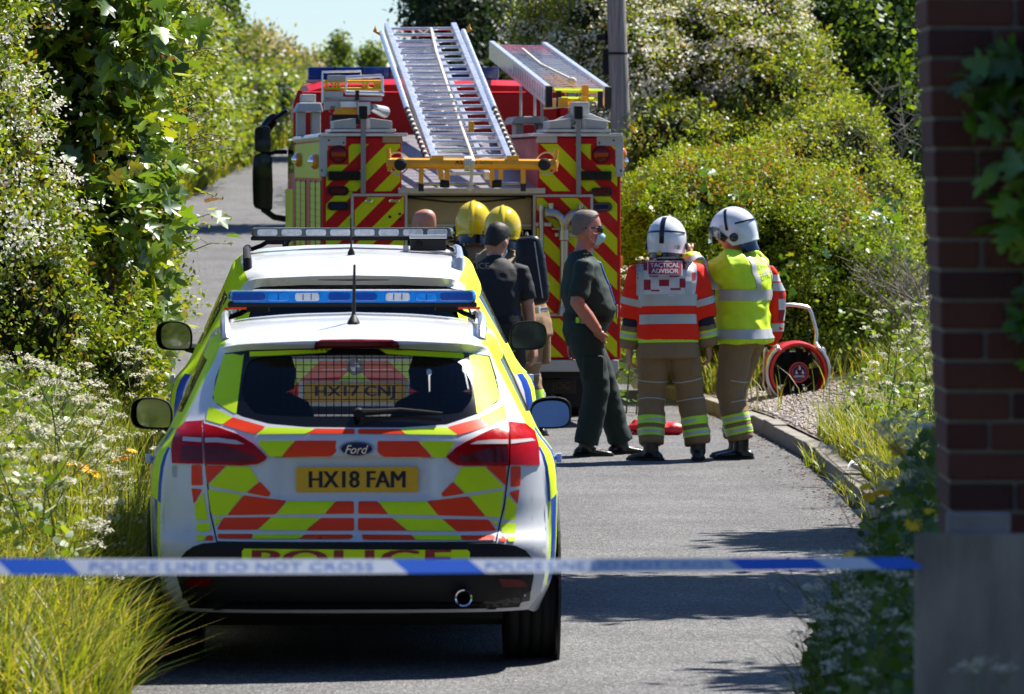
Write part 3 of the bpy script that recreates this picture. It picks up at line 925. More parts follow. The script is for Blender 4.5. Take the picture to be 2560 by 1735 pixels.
# ---- yellow-green thorn bushes between
bush('thorn_bush', 'yellow-green thorn bush with bare grey twigs, right of the flowering hawthorn', [lump(2080,420,58,150,1.6,150),lump(2180,560,57,130,1.5,130),lump(1960,470,58,140,1.5,110),lump(2230,700,55,90,1.3,110)], G(3.6,57), 6500, 6, 0.045, T_OVAL, 0.050, [(0.30,0.31,0.03),(0.22,0.25,0.03),(0.13,0.16,0.025),(0.26,0.18,0.05)], [4,3,2,1], 0.2, rough=0.28)
bush('shade_tree', 'dark leafy tree behind the brick pillar', [lump(2200,120,67,140,2,170),lump(2290,330,66,90,1.6,200),lump(2090,60,68,130,2,110),lump(2310,560,65,70,1.4,160),lump(2230,-60,68,200,2,120)], G(5.2,67.5), 4600, 5, 0.10, T_LOBE, 0.085, [(0.07,0.11,0.018),(0.12,0.18,0.02),(0.05,0.08,0.015),(0.24,0.30,0.02)], [4,3,3,1.5], 0.3, cat='tree', rough=0.3, corek=0.7)
# ---- clipped hedge beside the lane
lm = [lump(1700,560,53.5,140,1.6,170),lump(1860,560,53.5,150,1.6,190),lump(2020,620,53,150,1.6,190),lump(2150,700,52.6,140,1.5,170),lump(1780,720,53,200,1.5,160),lump(2000,800,52.3,220,1.3,150),lump(1610,620,54,70,1.4,150)]
lm = [(x, y, z, a, b, c) for x, y, z, a, b, c in lm]
HED = bush('clipped_hedge', 'rounded clipped hedge with orange new shoots behind the fan', lm, G(2.2,53.5), 11500, 8, 0.045, T_OVAL, 0.039, [(0.24,0.29,0.02),(0.17,0.23,0.018),(0.34,0.34,0.022),(0.10,0.14,0.018)], [4,4,2.5,2], 0.08, cat='hedge', rough=0.17, corek=0.82)
add_part(HED, 'new_shoots', foliage([lump(1760,480,53.2,150,1.4,105),lump(1900,480,53.2,160,1.4,115),lump(2060,560,52.8,130,1.3,130)], 1000, 5, 0.03, T_OVAL, 0.034, [(0.36,0.13,0.03),(0.30,0.19,0.03),(0.26,0.22,0.03)], [2,3,3], 0.03, facing=(0,-.35,.9), rough=0.10), LEAF)['kind'] = 'stuff'
V, F, C = foliage([lump(1790,470,52.6,80,1.0,70),lump(2190,620,51.6,60,1.0,110),lump(2010,690,51.3,80,.8,60),lump(1590,480,53.0,40,1,60)], 70, 3, 0.07, T_MAPLE, 0.085, [(0.08,0.15,0.025),(0.14,0.21,0.025),(0.26,0.24,0.03)], [3,3,1], 0.05, up=0.6)
add_part(HED, 'bramble_leaves', (V, F, C), LEAFG)['kind'] = 'stuff'
# bare twigs
def bare_twigs(u0, u1, v0, v1, D, n, label, m):
    p = at((u0+u1)/2, v1, D)
    r = plant('bare_shrub', label, 'bush', (p.x, p.y, gz(p.x, p.y)))
    b = MB()
    for k in range(n):
        a = at(random.uniform(u0,u1), random.uniform(v0+0.4*(v1-v0),v1), D+random.uniform(-.6,.6)); 
        d = Vector((random.uniform(-.5,.5), random.uniform(-.2,.2), random.uniform(.2,.7)))
        q = a + d*0.5; e = a + d + Vector((random.uniform(-.15,.15),0,0))
        b.tube([a-r.location, q-r.location, e-r.location], [.009,.006,.003], 5)
        for j in range(4):
            s = a.lerp(e, random.uniform(.3,.95)); t = s + Vector((random.uniform(-.22,.22), random.uniform(-.1,.1), random.uniform(.02,.2)))
            b.tube([s-r.location, t-r.location], [.004,.002], 4)
    b.build('twigs', m, r)['kind'] = 'stuff'
GT = mat('grey_twig', (0.22,0.19,0.165), 0.95, var=0.3, vscale=20)
bare_twigs(2080, 2290, 240, 470, 59.5, 34, 'bare grey twiggy shrub between the thorn bush and the dark tree', GT)
bare_twigs(2200, 2330, 640, 860, 50.5, 40, 'bare twigs sticking out of the hedge end by the brick pillar', GT)

# ---- grass
def grass(xs_, ys_, h, w, lean, pal, wts, zf=gz, seg=3):
    n = len(xs_)
    z = np.array([zf(a, b) for a, b in zip(xs_, ys_)])
    base = np.stack([xs_, ys_, z], 1)
    a = RNG.uniform(0, 2*PI, n); hd = np.stack([np.cos(a), np.sin(a), np.zeros(n)], 1)
    sd = np.stack([-np.sin(a), np.cos(a), np.zeros(n)], 1)
    hh = h*RNG.uniform(.55,1.25,n); ln = lean*RNG.uniform(.3,1.5,n)*hh
    V = np.zeros((n, 2*seg+1, 3)); F = []
    for i in range(seg):
        t = i/seg
        c = base + hd*(ln*t**1.9)[:,None] + np.array([0,0,1])*(hh*(t - 0.28*t*t*np.minimum(1.2,ln/hh)))[:,None]
        ww = (w*(1-t*0.65))[:,None] if np.ndim(w) else w*(1-t*0.65)
        V[:,2*i] = c - sd*ww; V[:,2*i+1] = c + sd*ww
    V[:,2*seg] = base + hd*ln[:,None] + np.array([0,0,1])*(hh*(1-0.28*np.minimum(1.2,ln/hh)))[:,None]
    T = []
    for i in range(seg-1): T += [(2*i,2*i+1,2*i+3),(2*i,2*i+3,2*i+2)]
    T += [(2*seg-2,2*seg-1,2*seg)]
    F = (np.array(T)[None] + (np.arange(n)*(2*seg+1))[:,None,None]).reshape(-1,3)
    C = np.repeat(pick_cols(n, pal, wts, .2), 2*seg+1, axis=0)
    return V.reshape(-1,3), F, C
PGR = [(0.17,0.21,0.02),(0.27,0.28,0.03),(0.10,0.145,0.02),(0.42,0.34,0.12),(0.33,0.31,0.03)]
def area_left(n, d0, d1, wmax):
    D = RNG.uniform(d0, d1, n); x = np.array([xl(d) for d in D]) + 0.06 - np.abs(RNG.uniform(0, 1, n))**1.15*wmax
    return x, D
x1, D1 = area_left(25000, 20.5, 35, 1.9)
g1 = grass(x1, D1, 0.46, 0.0055, 0.7, PGR, [4,4,3,1.5,2])
x2, D2 = area_left(2000, 22.0, 27.5, 0.75)
g2 = grass(x2-0.10, D2, 0.46, 0.0075, 0.65, [(0.30,0.30,0.04),(0.42,0.36,0.09),(0.17,0.21,0.03)], [4,3,3], seg=4)
def joinp(*ps):
    V = []; F = []; C = []; o = 0
    for v, f, c in ps:
        V.append(v); F.append(f+o); C.append(c); o += len(v)
    return np.concatenate(V), np.concatenate(F), np.concatenate(C)
def stuff(nm, arr, m, label, cat):
    V, F, C = arr
    return tag(link(nm, arrays_mesh(nm, V, F, C), None, m), label, cat, kind='stuff')
x9, D9 = area_left(13000, 24.5, 34.5, 2.1)
g3 = grass(x9-0.15, D9, 0.72, 0.0042, 0.45, [(0.22,0.25,0.03),(0.34,0.33,0.05),(0.13,0.18,0.02),(0.45,0.38,0.14)], [4,3,3,1.5])
stuff('grass', joinp(g1, g2, g3), GRASS, 'long sunlit grass on the left verge beside the police cars', 'grass')
D3 = RNG.uniform(24, 60, 26000); x3 = np.array([xr(d) for d in D3]) + 0.14 + np.abs(RNG.normal(0,1,26000))*0.85
keep = ~((D3 > 42.5) & (D3 < 50.3) & (x3 < np.array([xr(d) for d in D3]) + 1.35)) | (RNG.uniform(0,1,26000) < 0.012)
keep &= ~((D3 < 40) & (x3 < np.array([xr(d) for d in D3]) + 0.17))
stuff('grass', grass(x3[keep], D3[keep], 0.34, 0.005, 0.6, PGR, [4,4,3,1.5,2]), GRASS, 'bright grass on the right verge between the kerb and the hedge', 'grass')
Dg = RNG.uniform(29, 41.5, 1100); xg = np.array([xr(d) for d in Dg]) + RNG.choice([-.02, .17], 1100, p=[.35,.65]) + RNG.normal(0,.03,1100)
kg = np.sin(Dg*2.1)+np.sin(Dg*5.3) > 0.1
stuff('grass', grass(xg[kg], Dg[kg], 0.20, 0.005, 0.9, PGR, [4,4,3,1.5,2], zf=lambda a, b: 0.02 if a < xr(b)+.1 else gz(a, b)), GRASS, 'tufts of grass in the gutter and over the kerb', 'grass')
D4 = RNG.uniform(12.5, 22.2, 9000); x4 = np.array([front_edge(d) for d in D4]) + 0.05 + np.abs(RNG.uniform(0,1,9000))*0.9
stuff('grass', grass(x4, D4, 0.38, 0.005, 0.6, PGR, [4,3,4,1,1]), GRASS, 'shaded grass at the foot of the brick pillar', 'grass')
D5 = RNG.uniform(55, 115, 12000); x5 = np.array([xl(d) for d in D5]) + 0.1 - np.abs(RNG.normal(0,1,12000))*1.0
stuff('grass', grass(x5, D5, 0.6, 0.014, 0.6, PGR, [4,4,3,1.5,2]), GRASS, 'grassy foot of the far bank along the bend', 'grass')
D8 = RNG.uniform(14.5, 22, 7000); x8 = np.array([front_edge(d) for d in D8]) + 0.04 + np.abs(RNG.normal(0,1,7000))*0.34
pos = np.stack([x8, D8, np.array([gz(a,b) for a,b in zip(x8,D8)]) + RNG.uniform(.03,1.0,7000)*np.minimum(1,.25+(x8-np.array([front_edge(d) for d in D8]))*1.6)], 1); n = len(pos)
stuff('weeds', place_leaves(T_LOBE, pos, unit(RNG.normal(0,1,(n,3))), unit(RNG.normal(0,.6,(n,3))+np.array([0,0,1])), RNG.uniform(.03,.075,n), pick_cols(n, [(0.07,0.12,0.022),(0.11,0.16,0.03),(0.05,0.09,0.02)], [3,2,3])), LEAF, 'dark leafy weeds crowding round the foot of the brick pillar', 'weeds')
# broad leaved weeds low in the verge
x6, D6 = area_left(12000, 23, 34.5, 2.1)
pos = np.stack([x6, D6, np.array([gz(a,b) for a,b in zip(x6,D6)]) + RNG.uniform(.05,.85,12000)*np.minimum(1, .35+ (np.array([xl(d) for d in D6])-x6))], 1)
n = len(pos)
w1 = place_leaves(T_LOBE, pos, unit(RNG.normal(0,1,(n,3))+np.array([0,-.3,.2])), unit(RNG.normal(0,.6,(n,3))+np.array([0,0,1])), RNG.uniform(.02,.065,n), pick_cols(n, [(0.15,0.20,0.025),(0.25,0.28,0.035),(0.09,0.14,0.02)], [3,3,2]))
stuff('weeds', w1, LEAF, 'low leafy weeds among the grass on the left verge', 'weeds')
D7 = RNG.uniform(24, 50, 6500); x7 = np.array([xr(d) for d in D7]) + 0.24 + np.abs(RNG.normal(0,1,6500))*0.7
keep = ~((D7 > 42.5) & (x7 < np.array([xr(d) for d in D7]) + 0.95)); x7, D7 = x7[keep], D7[keep]; n = len(x7)
pos = np.stack([x7, D7, np.array([gz(a,b) for a,b in zip(x7,D7)]) + RNG.uniform(.03,.75,n)*np.minimum(1,.25+(x7-np.array([xr(d) for d in D7]))*0.8)], 1)
stuff('weeds', place_leaves(T_LOBE, pos, unit(RNG.normal(0,1,(n,3))), unit(RNG.normal(0,.6,(n,3))+np.array([0,0,1])), RNG.uniform(.02,.06,n), pick_cols(n, [(0.13,0.19,0.025),(0.21,0.26,0.035),(0.08,0.13,0.02)], [3,3,2])), LEAF, 'low leafy weeds along the right verge above the kerb', 'weeds')

# ---- cow parsley
STEM = mat('green_stem', (0.13,0.17,0.05), 0.6, var=0.2, vscale=20)
def umbel_mesh(seed, r=0.042):
    rg = np.random.default_rng(seed)
    k = 15; a = rg.uniform(0,2*PI,k); rr = r*np.sqrt(rg.uniform(0.02,1,k))
    pos = np.stack([rr*np.cos(a), rr*np.sin(a), 0.012*(1-(rr/r)**2)+rg.uniform(-.004,.004,k)], 1)
    per = 4
    P = np.repeat(pos, per, axis=0) + rg.normal(0, .0045, (k*per,3)); n = len(P)
    d = unit(rg.normal(0,1,(n,3))*np.array([1,1,.3])); nn = unit(rg.normal(0,.35,(n,3))+np.array([0,0,1]))
    V, F, C = place_leaves(T_LOBE, P-d*.005, d, nn, rg.uniform(.009,.015,n), np.tile(np.array([(0.78,0.75,0.60)]), (n,1))*rg.uniform(.85,1.05,(n,1)))
    me = arrays_mesh('flower_head', V, F, C); me.materials.append(PETAL)
    return me
UMB = [umbel_mesh(k, r) for k, r in enumerate((.040,.048,.055,.044,.034))]
def cp_template(seed, H):
    rg = random.Random(seed)
    b = MB(); tips = []
    stem = [Vector((0,0,0)), Vector((rg.uniform(-.04,.04), rg.uniform(-.04,.04), H*.5)), Vector((rg.uniform(-.07,.07), rg.uniform(-.07,.07), H*.85))]
    b.tube(stem, [.006,.005,.004], 5)
    for k in range(rg.randint(5,7)):
        s = stem[1].lerp(stem[2], rg.uniform(0,1)) if k else stem[2]
        a = rg.uniform(0, 6.28); l = rg.uniform(.10,.24)
        e = s + Vector((math.cos(a)*l, math.sin(a)*l, rg.uniform(.08,.22)*H))
        b.tube([s, s.lerp(e,.5)+Vector((0,0,-.015)), e], [.0035,.003,.002], 4)
        for j in range(5):
            t = rg.uniform(0,6.28); b.tube([e, e+Vector((math.cos(t)*.03, math.sin(t)*.03, .03))], [.0013,.001], 3)
        tips.append(e + Vector((0,0,.03)))
    st = b.mesh('stem'); st.materials.append(STEM)
    # ferny leaves low on the stem
    P = []; 
    for k in range(26):
        z = rg.uniform(.12,.7)*H; a = rg.uniform(0,6.28); l = rg.uniform(.02,.16)
        P.append((math.cos(a)*l, math.sin(a)*l, z))
    P = np.array(P); n = len(P); rr = np.random.default_rng(seed)
    V, F, C = place_leaves(T_LOBE, P, unit(rr.normal(0,1,(n,3))), unit(rr.normal(0,.5,(n,3))+np.array([0,0,1])), rr.uniform(.03,.07,n), np.tile(np.array([(0.10,0.16,0.03)]),(n,1))*rr.uniform(.7,1.5,(n,1)))
    lf = arrays_mesh('fern_leaves', V, F, C); lf.materials.append(LEAF)
    return st, lf, tips
CP = [cp_template(k, h) for k, h in enumerate((0.75,0.9,1.0,0.85,0.65))]
def cow_parsley(x, D, z, s, label, group, kind=None):
    st, lf, tips = random.choice(CP) if kind is None else CP[kind]
    r = empty('cow_parsley', (x, D, z), random.uniform(0,6.28), label, 'wildflower', group); r.scale = (s, s, s)
    link('stem', st, r); o = link('fern_leaves', lf, r); o['kind'] = 'stuff'
    for t in tips:
        q = link('flower_head', random.choice(UMB), r, loc=t, rot=(random.uniform(-.35,.35), random.uniform(-.35,.35), random.uniform(0,6.28)))
        k = random.uniform(.75,1.25); q.scale = (k,k,k)
n = 0
while n < 92:
    D = random.uniform(23.5, 33.5); x = xl(D) - 0.12 - abs(random.gauss(0, 0.75))
    if x < -3.2: continue
    cow_parsley(x, D, gz(x, D), random.uniform(.75,1.15)*(0.6 + 0.4*min(1,(xl(D)-x)/.5)), 'white cow parsley in the long grass on the left verge', 'cow parsley on the left verge'); n += 1
n = 0
while n < 62:
    D = random.uniform(25, 47); x = xr(D) + 0.35 + abs(random.gauss(0, 0.6))
    if D > 42 and x < xr(D) + 1.1: continue
    cow_parsley(x, D, gz(x, D), random.uniform(.7,1.1), 'white cow parsley on the right verge between kerb and hedge', 'cow parsley on the right verge'); n += 1
n = 0
while n < 46:
    D = random.uniform(13.5, 21.8); x = front_edge(D) + 0.10 + abs(random.gauss(0, 0.30))
    if D < 15.2 and x > 0.9: continue
    cow_parsley(x, D, gz(x, D), random.uniform(.85,1.15)*(.5+.6*min(1,(x-front_edge(D))/.5)), 'shaded cow parsley close to the brick pillar and wooden board', 'cow parsley by the pillar'); n += 1
for (u, v, D) in ((1565,640,49.5),(1600,620,49.8),(1590,690,49.3)):
    p = at(u, v, D); cow_parsley(p.x, D, gz(p.x, D), 1.45, 'tall cow parsley between the fire engine and the clipped hedge', 'cow parsley by the fire engine')
# a flower lying right at the foot of the boards, close to the lens
cow_parsley(1.06, 12.6, 0.0, 1.0, 'single cow parsley in front of the wooden board', None, 2)
# ---- yellow daisies
YP = mat('yellow_petal', (0.90,0.56,0.006), 0.6, var=0.1, vscale=40)
def daisy():
    b = MB()
    for k in range(11):
        a = 2*PI*k/11; c, s = math.cos(a), math.sin(a); b.add([(0,0,.002),(c*.012-s*.004,s*.012+c*.004,.005),(c*.020,s*.020,.003),(c*.012+s*.004,s*.012-c*.004,.005)], [(0,1,2,3)])
    return b.mesh('bloom')
DM = daisy(); DM.materials.append(YP)
sb = MB(); sb.tube([(0,0,-.55),(0.01,0,-.2),(0,0,0)], [.003,.003,.002], 4); SM = sb.mesh('stem'); SM.materials.append(STEM)
for (u, v) in ((100,1148),(118,1145),(128,1152),(135,1150),(165,1166),(198,1170),(215,1180),(225,1184),(182,1188),(130,1210),(322,1134),(308,1150),(295,1155),(228,1188),(205,1176)):
    D = random.uniform(25.6, 26.2); p = at(u, v, D)
    r = empty('yellow_daisy', (p.x, p.y, p.z), random.uniform(0,6), 'yellow daisy-like flower among the cow parsley on the left verge', 'wildflower', 'yellow daisies on the left verge')
    link('stem', SM, r)
    for k in range(2):
        o = link('bloom', DM, r, loc=(random.uniform(-.015,.015),random.uniform(-.015,.015),k*.008), rot=(random.uniform(-.2,.7),random.uniform(-.4,.4),0)); s = random.uniform(1.4,1.9); o.scale = (s,s,s)
for (u, v, D) in ((2125,1400,19.5),(2190,1235,20),(2230,1130,20.5),(2300,1300,18)):
    p = at(u, v, D); r = empty('yellow_daisy', (p.x,p.y,p.z), 0, 'blurred yellow flower in the shade near the pillar', 'wildflower', 'yellow flowers near the pillar')
    link('stem', SM, r)
    for k in range(5):
        o = link('bloom', DM, r, loc=(random.uniform(-.05,.05),random.uniform(-.04,.04),random.uniform(-.03,.03)), rot=(random.uniform(0,1.0),random.uniform(-.4,.4),0)); o.scale = (1.5,1.5,1.5)
# ---- trees outside the frame that throw the shade on the near road and the pillar
def shade_tree(label, x, D, lm, n=1500, size=0.16):
    r = plant('roadside_tree', label, 'tree', (x, D, gz(x, D)))
    add_trunk(r, [(a, b, c) for a, b, c, *_ in lm], 0.16, wig=0.2)
    add_part(r, 'foliage', foliage(lm, n, 6, 0.14, T_OVAL, size*1.3, [(0.06,0.10,0.02),(0.10,0.15,0.025)], [1,1], 0.5, facing=None), LEAF)
SHX = math.tan(SUN_AZ)
def over(x, D, z):                        # point at height z on the sun's line to the ground spot (x, D)
    t = z/SUN_DIR.z; return (x + SUN_DIR.x*t, D + SUN_DIR.y*t, z)
shade_tree('leafy roadside tree beside the lane, right of the pillar', 5.2, 32.5, [over(0.75,28.3,5.2)+(0.85,1.3,.40), over(1.7,28.4,5.0)+(.8,1.3,.45), over(1.95,32.6,5.2)+(.5,1.0,.4), over(0.0,27.9,5.4)+(.55,.8,.3), over(3.2,30.5,5.0)+(1.0,2.6,.6)], 6500)
q = [over(1.0,16.0,4.6)+(1.1,2.0,.8), over(1.3,19.0,4.8)+(0.9,1.7,.8), over(2.4,17.5,5)+(1.4,2.0,1.0), over(1.2,13,4.5)+(1.3,1.5,.8), over(1.5,21.8,4.8)+(.8,.8,.6), over(1.7,23.8,4.8)+(.7,.6,.5), over(1.6,20.5,5)+(1.2,1.2,.7)]
shade_tree('ivy-clad tree standing over the brick pillar', 4.6, 19.5, q, 7500)
def over2(x, D, z): a = over(x, D, z - zp(D)); return (a[0], a[1], z)
shade_tree('tall tree leaning over the lane beyond the fire engine', 1.5, 87, [over2(-3.4,81.5,6.6)+(2.6,.9,.4), over2(-1.2,82,6.8)+(2.0,1.0,.5), over2(-3.2,101,7.2)+(2.2,1.2,.4)], 2600)
for k, (x, D, h) in enumerate(((-9,-14,9),(-3,-22,11),(4,-20,10),(10,-15,10),(-14,-6,8),(15,-4,9))):  # unseen trees added behind the camera to darken reflections and fill light
    shade_tree(['unseen tall tree added behind the photographer, far left','unseen tall tree added behind the photographer, left of the lane','unseen tall tree added behind the photographer, right of the lane','unseen tall tree added behind the photographer, far right','unseen tree added to the left behind','unseen tree added to the right behind'][k],
        x, D, [(x,D,h*.55,4.0,3.0,h*.38),(x+1.5,D,h*.75,3.0,2.5,h*.28),(x-1.8,D+.5,h*.45,2.6,2.2,h*.3),(x,D+.5,1.6,4.2,2.0,1.8)], 600, 0.5)
# ================================================================== the two police cars
VY = (0.66, 0.90, 0.012)      # fluorescent yellow vinyl
VO = (0.93, 0.055, 0.012)     # fluorescent orange-red vinyl
M_white = mat('white_car_paint', (0.70,0.71,0.73), 0.28, coat=0.5, var=0.03, vscale=3, dirt=0.10, dscale=2.5, dcol=(0.35,0.33,0.30))
M_silver = mat('silver_trim', (0.55,0.56,0.58), 0.28, metal=0.6, coat=0.3)
M_vy = mat('yellow_vinyl', VY, 0.55, spec=0.2, coat=0.0, var=0.05, vscale=4, dirt=0.10, dscale=6, dcol=(0.25,0.28,0.08))
M_vo = mat('orange_vinyl', VO, 0.4, spec=0.2, coat=0.03, var=0.05, vscale=4, dirt=0.08, dscale=6, dcol=(0.35,0.06,0.03))
M_vb = mat('blue_vinyl', (0.012,0.06,0.42), 0.32, coat=0.25, var=0.05)
M_black = mat('black_plastic', (0.010,0.010,0.011), 0.55, spec=0.25, var=0.2, vscale=20, bump=0.15, bscale=200)
M_gloss = mat('gloss_black', (0.006,0.006,0.007), 0.15, spec=0.35, coat=0.1)
M_rubber = mat('tyre_rubber', (0.018,0.018,0.018), 0.85, var=0.25, vscale=15, bump=0.3, bscale=120)
M_dark = mat('dark_interior', (0.02,0.02,0.022), 0.85, var=0.2, vscale=10)
M_seat = mat('seat_fabric', (0.022,0.022,0.026), 0.9, var=0.2, vscale=30, bump=0.3, bscale=200)
M_steel = mat('bare_steel', (0.36,0.35,0.33), 0.3, metal=0.9, var=0.15, vscale=10)
M_rust = mat('underbody_steel', (0.10,0.085,0.07), 0.6, metal=0.4, var=0.4, vscale=9)
M_plate = mat('yellow_plate', (0.72,0.40,0.012), 0.4, var=0.04, vscale=6, dirt=0.15, dscale=9)
M_ink = mat('black_lettering', (0.012,0.012,0.02), 0.45)
M_crim = mat('crimson_lettering', (0.30,0.008,0.02), 0.4)
M_lens = mat('red_lens', (0.40,0.002,0.004), 0.2, coat=0.08, spec=0.15, var=0.15, vscale=40)
M_lensd = mat('dark_red_lens', (0.12,0.003,0.005), 0.15, coat=0.15, spec=0.25, var=0.2, vscale=30)
M_lensc = mat('clear_lens', (0.55,0.50,0.50), 0.12, coat=1.0)
M_amber = mat('amber_lens', (0.8,0.22,0.01), 0.1, coat=1.0)
M_mirror = mat('mirror_glass', (0.24,0.27,0.32), 0.03, metal=1.0, var=0.1, vscale=9)
M_glass = glass_mat('car_glass', (0.86,0.89,0.88), 0.8)
M_screen = glass_mat('windscreen_glass', (0.9,0.93,0.92), 0.6)
M_tint = glass_mat('tinted_glass', (0.06,0.065,0.075))
M_badge = mat('badge_blue', (0.008,0.018,0.08), 0.25, spec=0.3)
M_chrome = mat('chrome', (0.8,0.8,0.82), 0.08, metal=1.0)
M_bluelens = mat('blue_lamp_lens', (0.004,0.20,0.66), 0.07, coat=1.0, var=0.25, vscale=30)
M_bluedark = mat('deep_blue_lens', (0.003,0.05,0.30), 0.1, coat=1.0)
M_clearlens = mat('clear_lamp_lens', (0.50,0.55,0.60), 0.08, coat=1.0, var=0.25, vscale=40)

def crop2(pts):  # close-up of the rear of the first car -> photograph pixels
    return [(340 + x*0.47332, 1000 + y*0.47332) for x, y in pts]

class Car:
    def __init__(s, root, prof, hw, wrap=(0.04, 0.20), recess=None):
        s.root = root
        pr = catmull(prof, 6); s.prof = pr[np.argsort(pr[:,0])]; s.hw = np.array(hw); s.wrap = wrap; s.recess = recess
        s.M = Matrix.Translation(root.location) @ Matrix.Rotation(root.rotation_euler.z, 4, 'Z')
        s.Mi = s.M.inverted()
    def w(s, z): return float(np.interp(z, s.hw[:,0], s.hw[:,1]))
    def y(s, x, z):
        t = min(1.05, abs(x)/s.w(z))
        y = float(np.interp(z, s.prof[:,0], s.prof[:,1])) + s.wrap[0]*t*t + s.wrap[1]*t**6
        if s.recess:
            x0, z0, z1, dep = s.recess
            k = max(0, min(1, (x0-abs(x))/0.05)) * max(0, min(1, (z-z0)/0.04)) * max(0, min(1, (z1-z)/0.02))
            y += dep * k*k*(3-2*k)
        return y
    def surf(s, x, z): return Vector((x, s.y(x, z), z))
    def px(s, u, v):
        """photograph pixel -> (x, z) on the rear of the car"""
        d = ray(u, v); o = s.Mi @ Vector((0,0,CAM_H)); d = (s.Mi.to_3x3() @ d)
        y = 0.1
        for _ in range(8):
            q = o + d*((y - o.y)/d.y); y = s.y(q.x, q.z)
        return (q.x, q.z)
    def pxs(s, pts): return [s.px(u, v) for u, v in pts]

def resample(poly, n):
    P = np.array(poly); seg = np.r_[0, np.cumsum(np.linalg.norm(np.diff(P, axis=0), axis=1))]
    t = np.linspace(0, seg[-1], n)
    return np.stack([np.interp(t, seg, P[:,k]) for k in range(P.shape[1])], 1)

def car_shell(car, sections, cls, sub_c=4, sub_s=4):
    """sections: first is the rear rim [(x,z)], others [(x,y,z)] from sill to roof centre. cls(si, ci)-> key for the face between
    section si..si+1 and column ci..ci+1 (float indices). returns {key: (verts, faces)}; also the rim outline"""
    rim = catmull(sections[0], sub_c)
    grid = [np.array([[p[0], car.y(p[0], p[1]), p[1]] for p in rim])]
    secs = [np.array([[x, car.y(x, z), z] for x, z in sections[0]])] + [np.array(q) for q in sections[1:]]
    cols = [catmull(q, sub_c) for q in secs]
    cols[0] = grid[0]
    A = np.array(cols)                                  # (S, n, 3)
    n = A.shape[1]
    full = np.stack([catmull(A[:, j], sub_s) for j in range(n)], 1)   # (S', n, 3)
    full[:, -1, 0] = 0
    S = full.shape[0]
    groups = {}
    for sgn in (1, -1):
        for i in range(S-1):
            for j in range(n-1):
                k = cls((i+0.5)/sub_s, (j+0.5)/sub_c, sgn)
                if k is None: continue
                g = groups.setdefault(k, {'i': {}, 'v': [], 'f': []})
                ids = []
                for (a, b) in ((i,j),(i+1,j),(i+1,j+1),(i,j+1)):
                    key = (a, b, sgn if b < n-1 else 0)
                    if key not in g['i']:
                        g['i'][key] = len(g['v'])
                        p = full[a, b]; g['v'].append((p[0]*sgn, p[1], p[2]))
                    ids.append(g['i'][key])
                g['f'].append(tuple(ids) if sgn > 0 else tuple(reversed(ids)))
    return groups, [tuple(p) for p in rim]
def shell_obj(name, g, m, parent):
    # one object for each connected piece
    par = list(range(len(g['v'])))
    def find(a):
        while par[a] != a:
            par[a] = par[par[a]]; a = par[a]
        return a
    for f in g['f']:
        r0 = find(f[0])
        for i in f[1:]: par[find(i)] = r0
    isl = {}
    for f in g['f']: isl.setdefault(find(f[0]), []).append(f)
    o = None
    for fs in isl.values():
        used = sorted({i for f in fs for i in f}); mp = {a: i for i, a in enumerate(used)}
        o = shell_piece(name, {'v': [g['v'][i] for i in used], 'f': [tuple(mp[i] for i in f) for f in fs]}, m, parent)
    return o
def shell_piece(name, g, m, parent):
    me = bpy.data.meshes.new(name)
    me.from_pydata(g['v'], [], g['f']); me.update()
    me.polygons.foreach_set('use_smooth', [True]*len(me.polygons))
    return link(name, me, parent, m)

def wheel(root, x, y, r, w, sgn):
    t = MB(); M = Matrix.Translation((x, y, r)) @ Matrix.Rotation(R(90), 4, 'Y')
    h = w/2
    prof = [(r*0.66,-h*0.9),(r*0.80,-h),(r*0.93,-h*0.98),(r*0.985,-h*0.86)]
    for k in range(4):                      # tread ribs and grooves
        a = -h*0.80 + k*h*0.42
        prof += [(r, a), (r, a+h*0.30), (r*0.972, a+h*0.31), (r*0.972, a+h*0.41)]
    prof += [(r*0.985,h*0.86),(r*0.93,h*0.98),(r*0.80,h),(r*0.66,h*0.9)]
    t.smooth = True
    t.lathe(prof, 40, M)
    ty = t.build('tyre', M_rubber, None)
    rim = MB(); rim.lathe([(r*0.67,-h*0.9),(r*0.64,-h*0.7),(r*0.60,0),(r*0.64,h*0.7),(r*0.67,h*0.92),(r*0.62,h*0.9),(r*0.58,h*0.5)], 32, M)
    for k in range(10):
        a = 2*PI*k/10
        rim.tube([M @ Vector((r*0.1*math.cos(a), r*0.1*math.sin(a), sgn*h*0.6)), M @ Vector((r*0.62*math.cos(a+.1), r*0.62*math.sin(a+.1), sgn*h*0.7))], [r*0.07, r*0.05], 6)
    rim.lathe([(0.001,sgn*h*0.65),(r*0.16,sgn*h*0.62),(r*0.16,0)], 16, M)
    wh = empty('wheel', (0,0,0)); wh.parent = root
    ty.parent = wh
    rim.build('rim', M_silver, wh, smooth=True)
    return wh
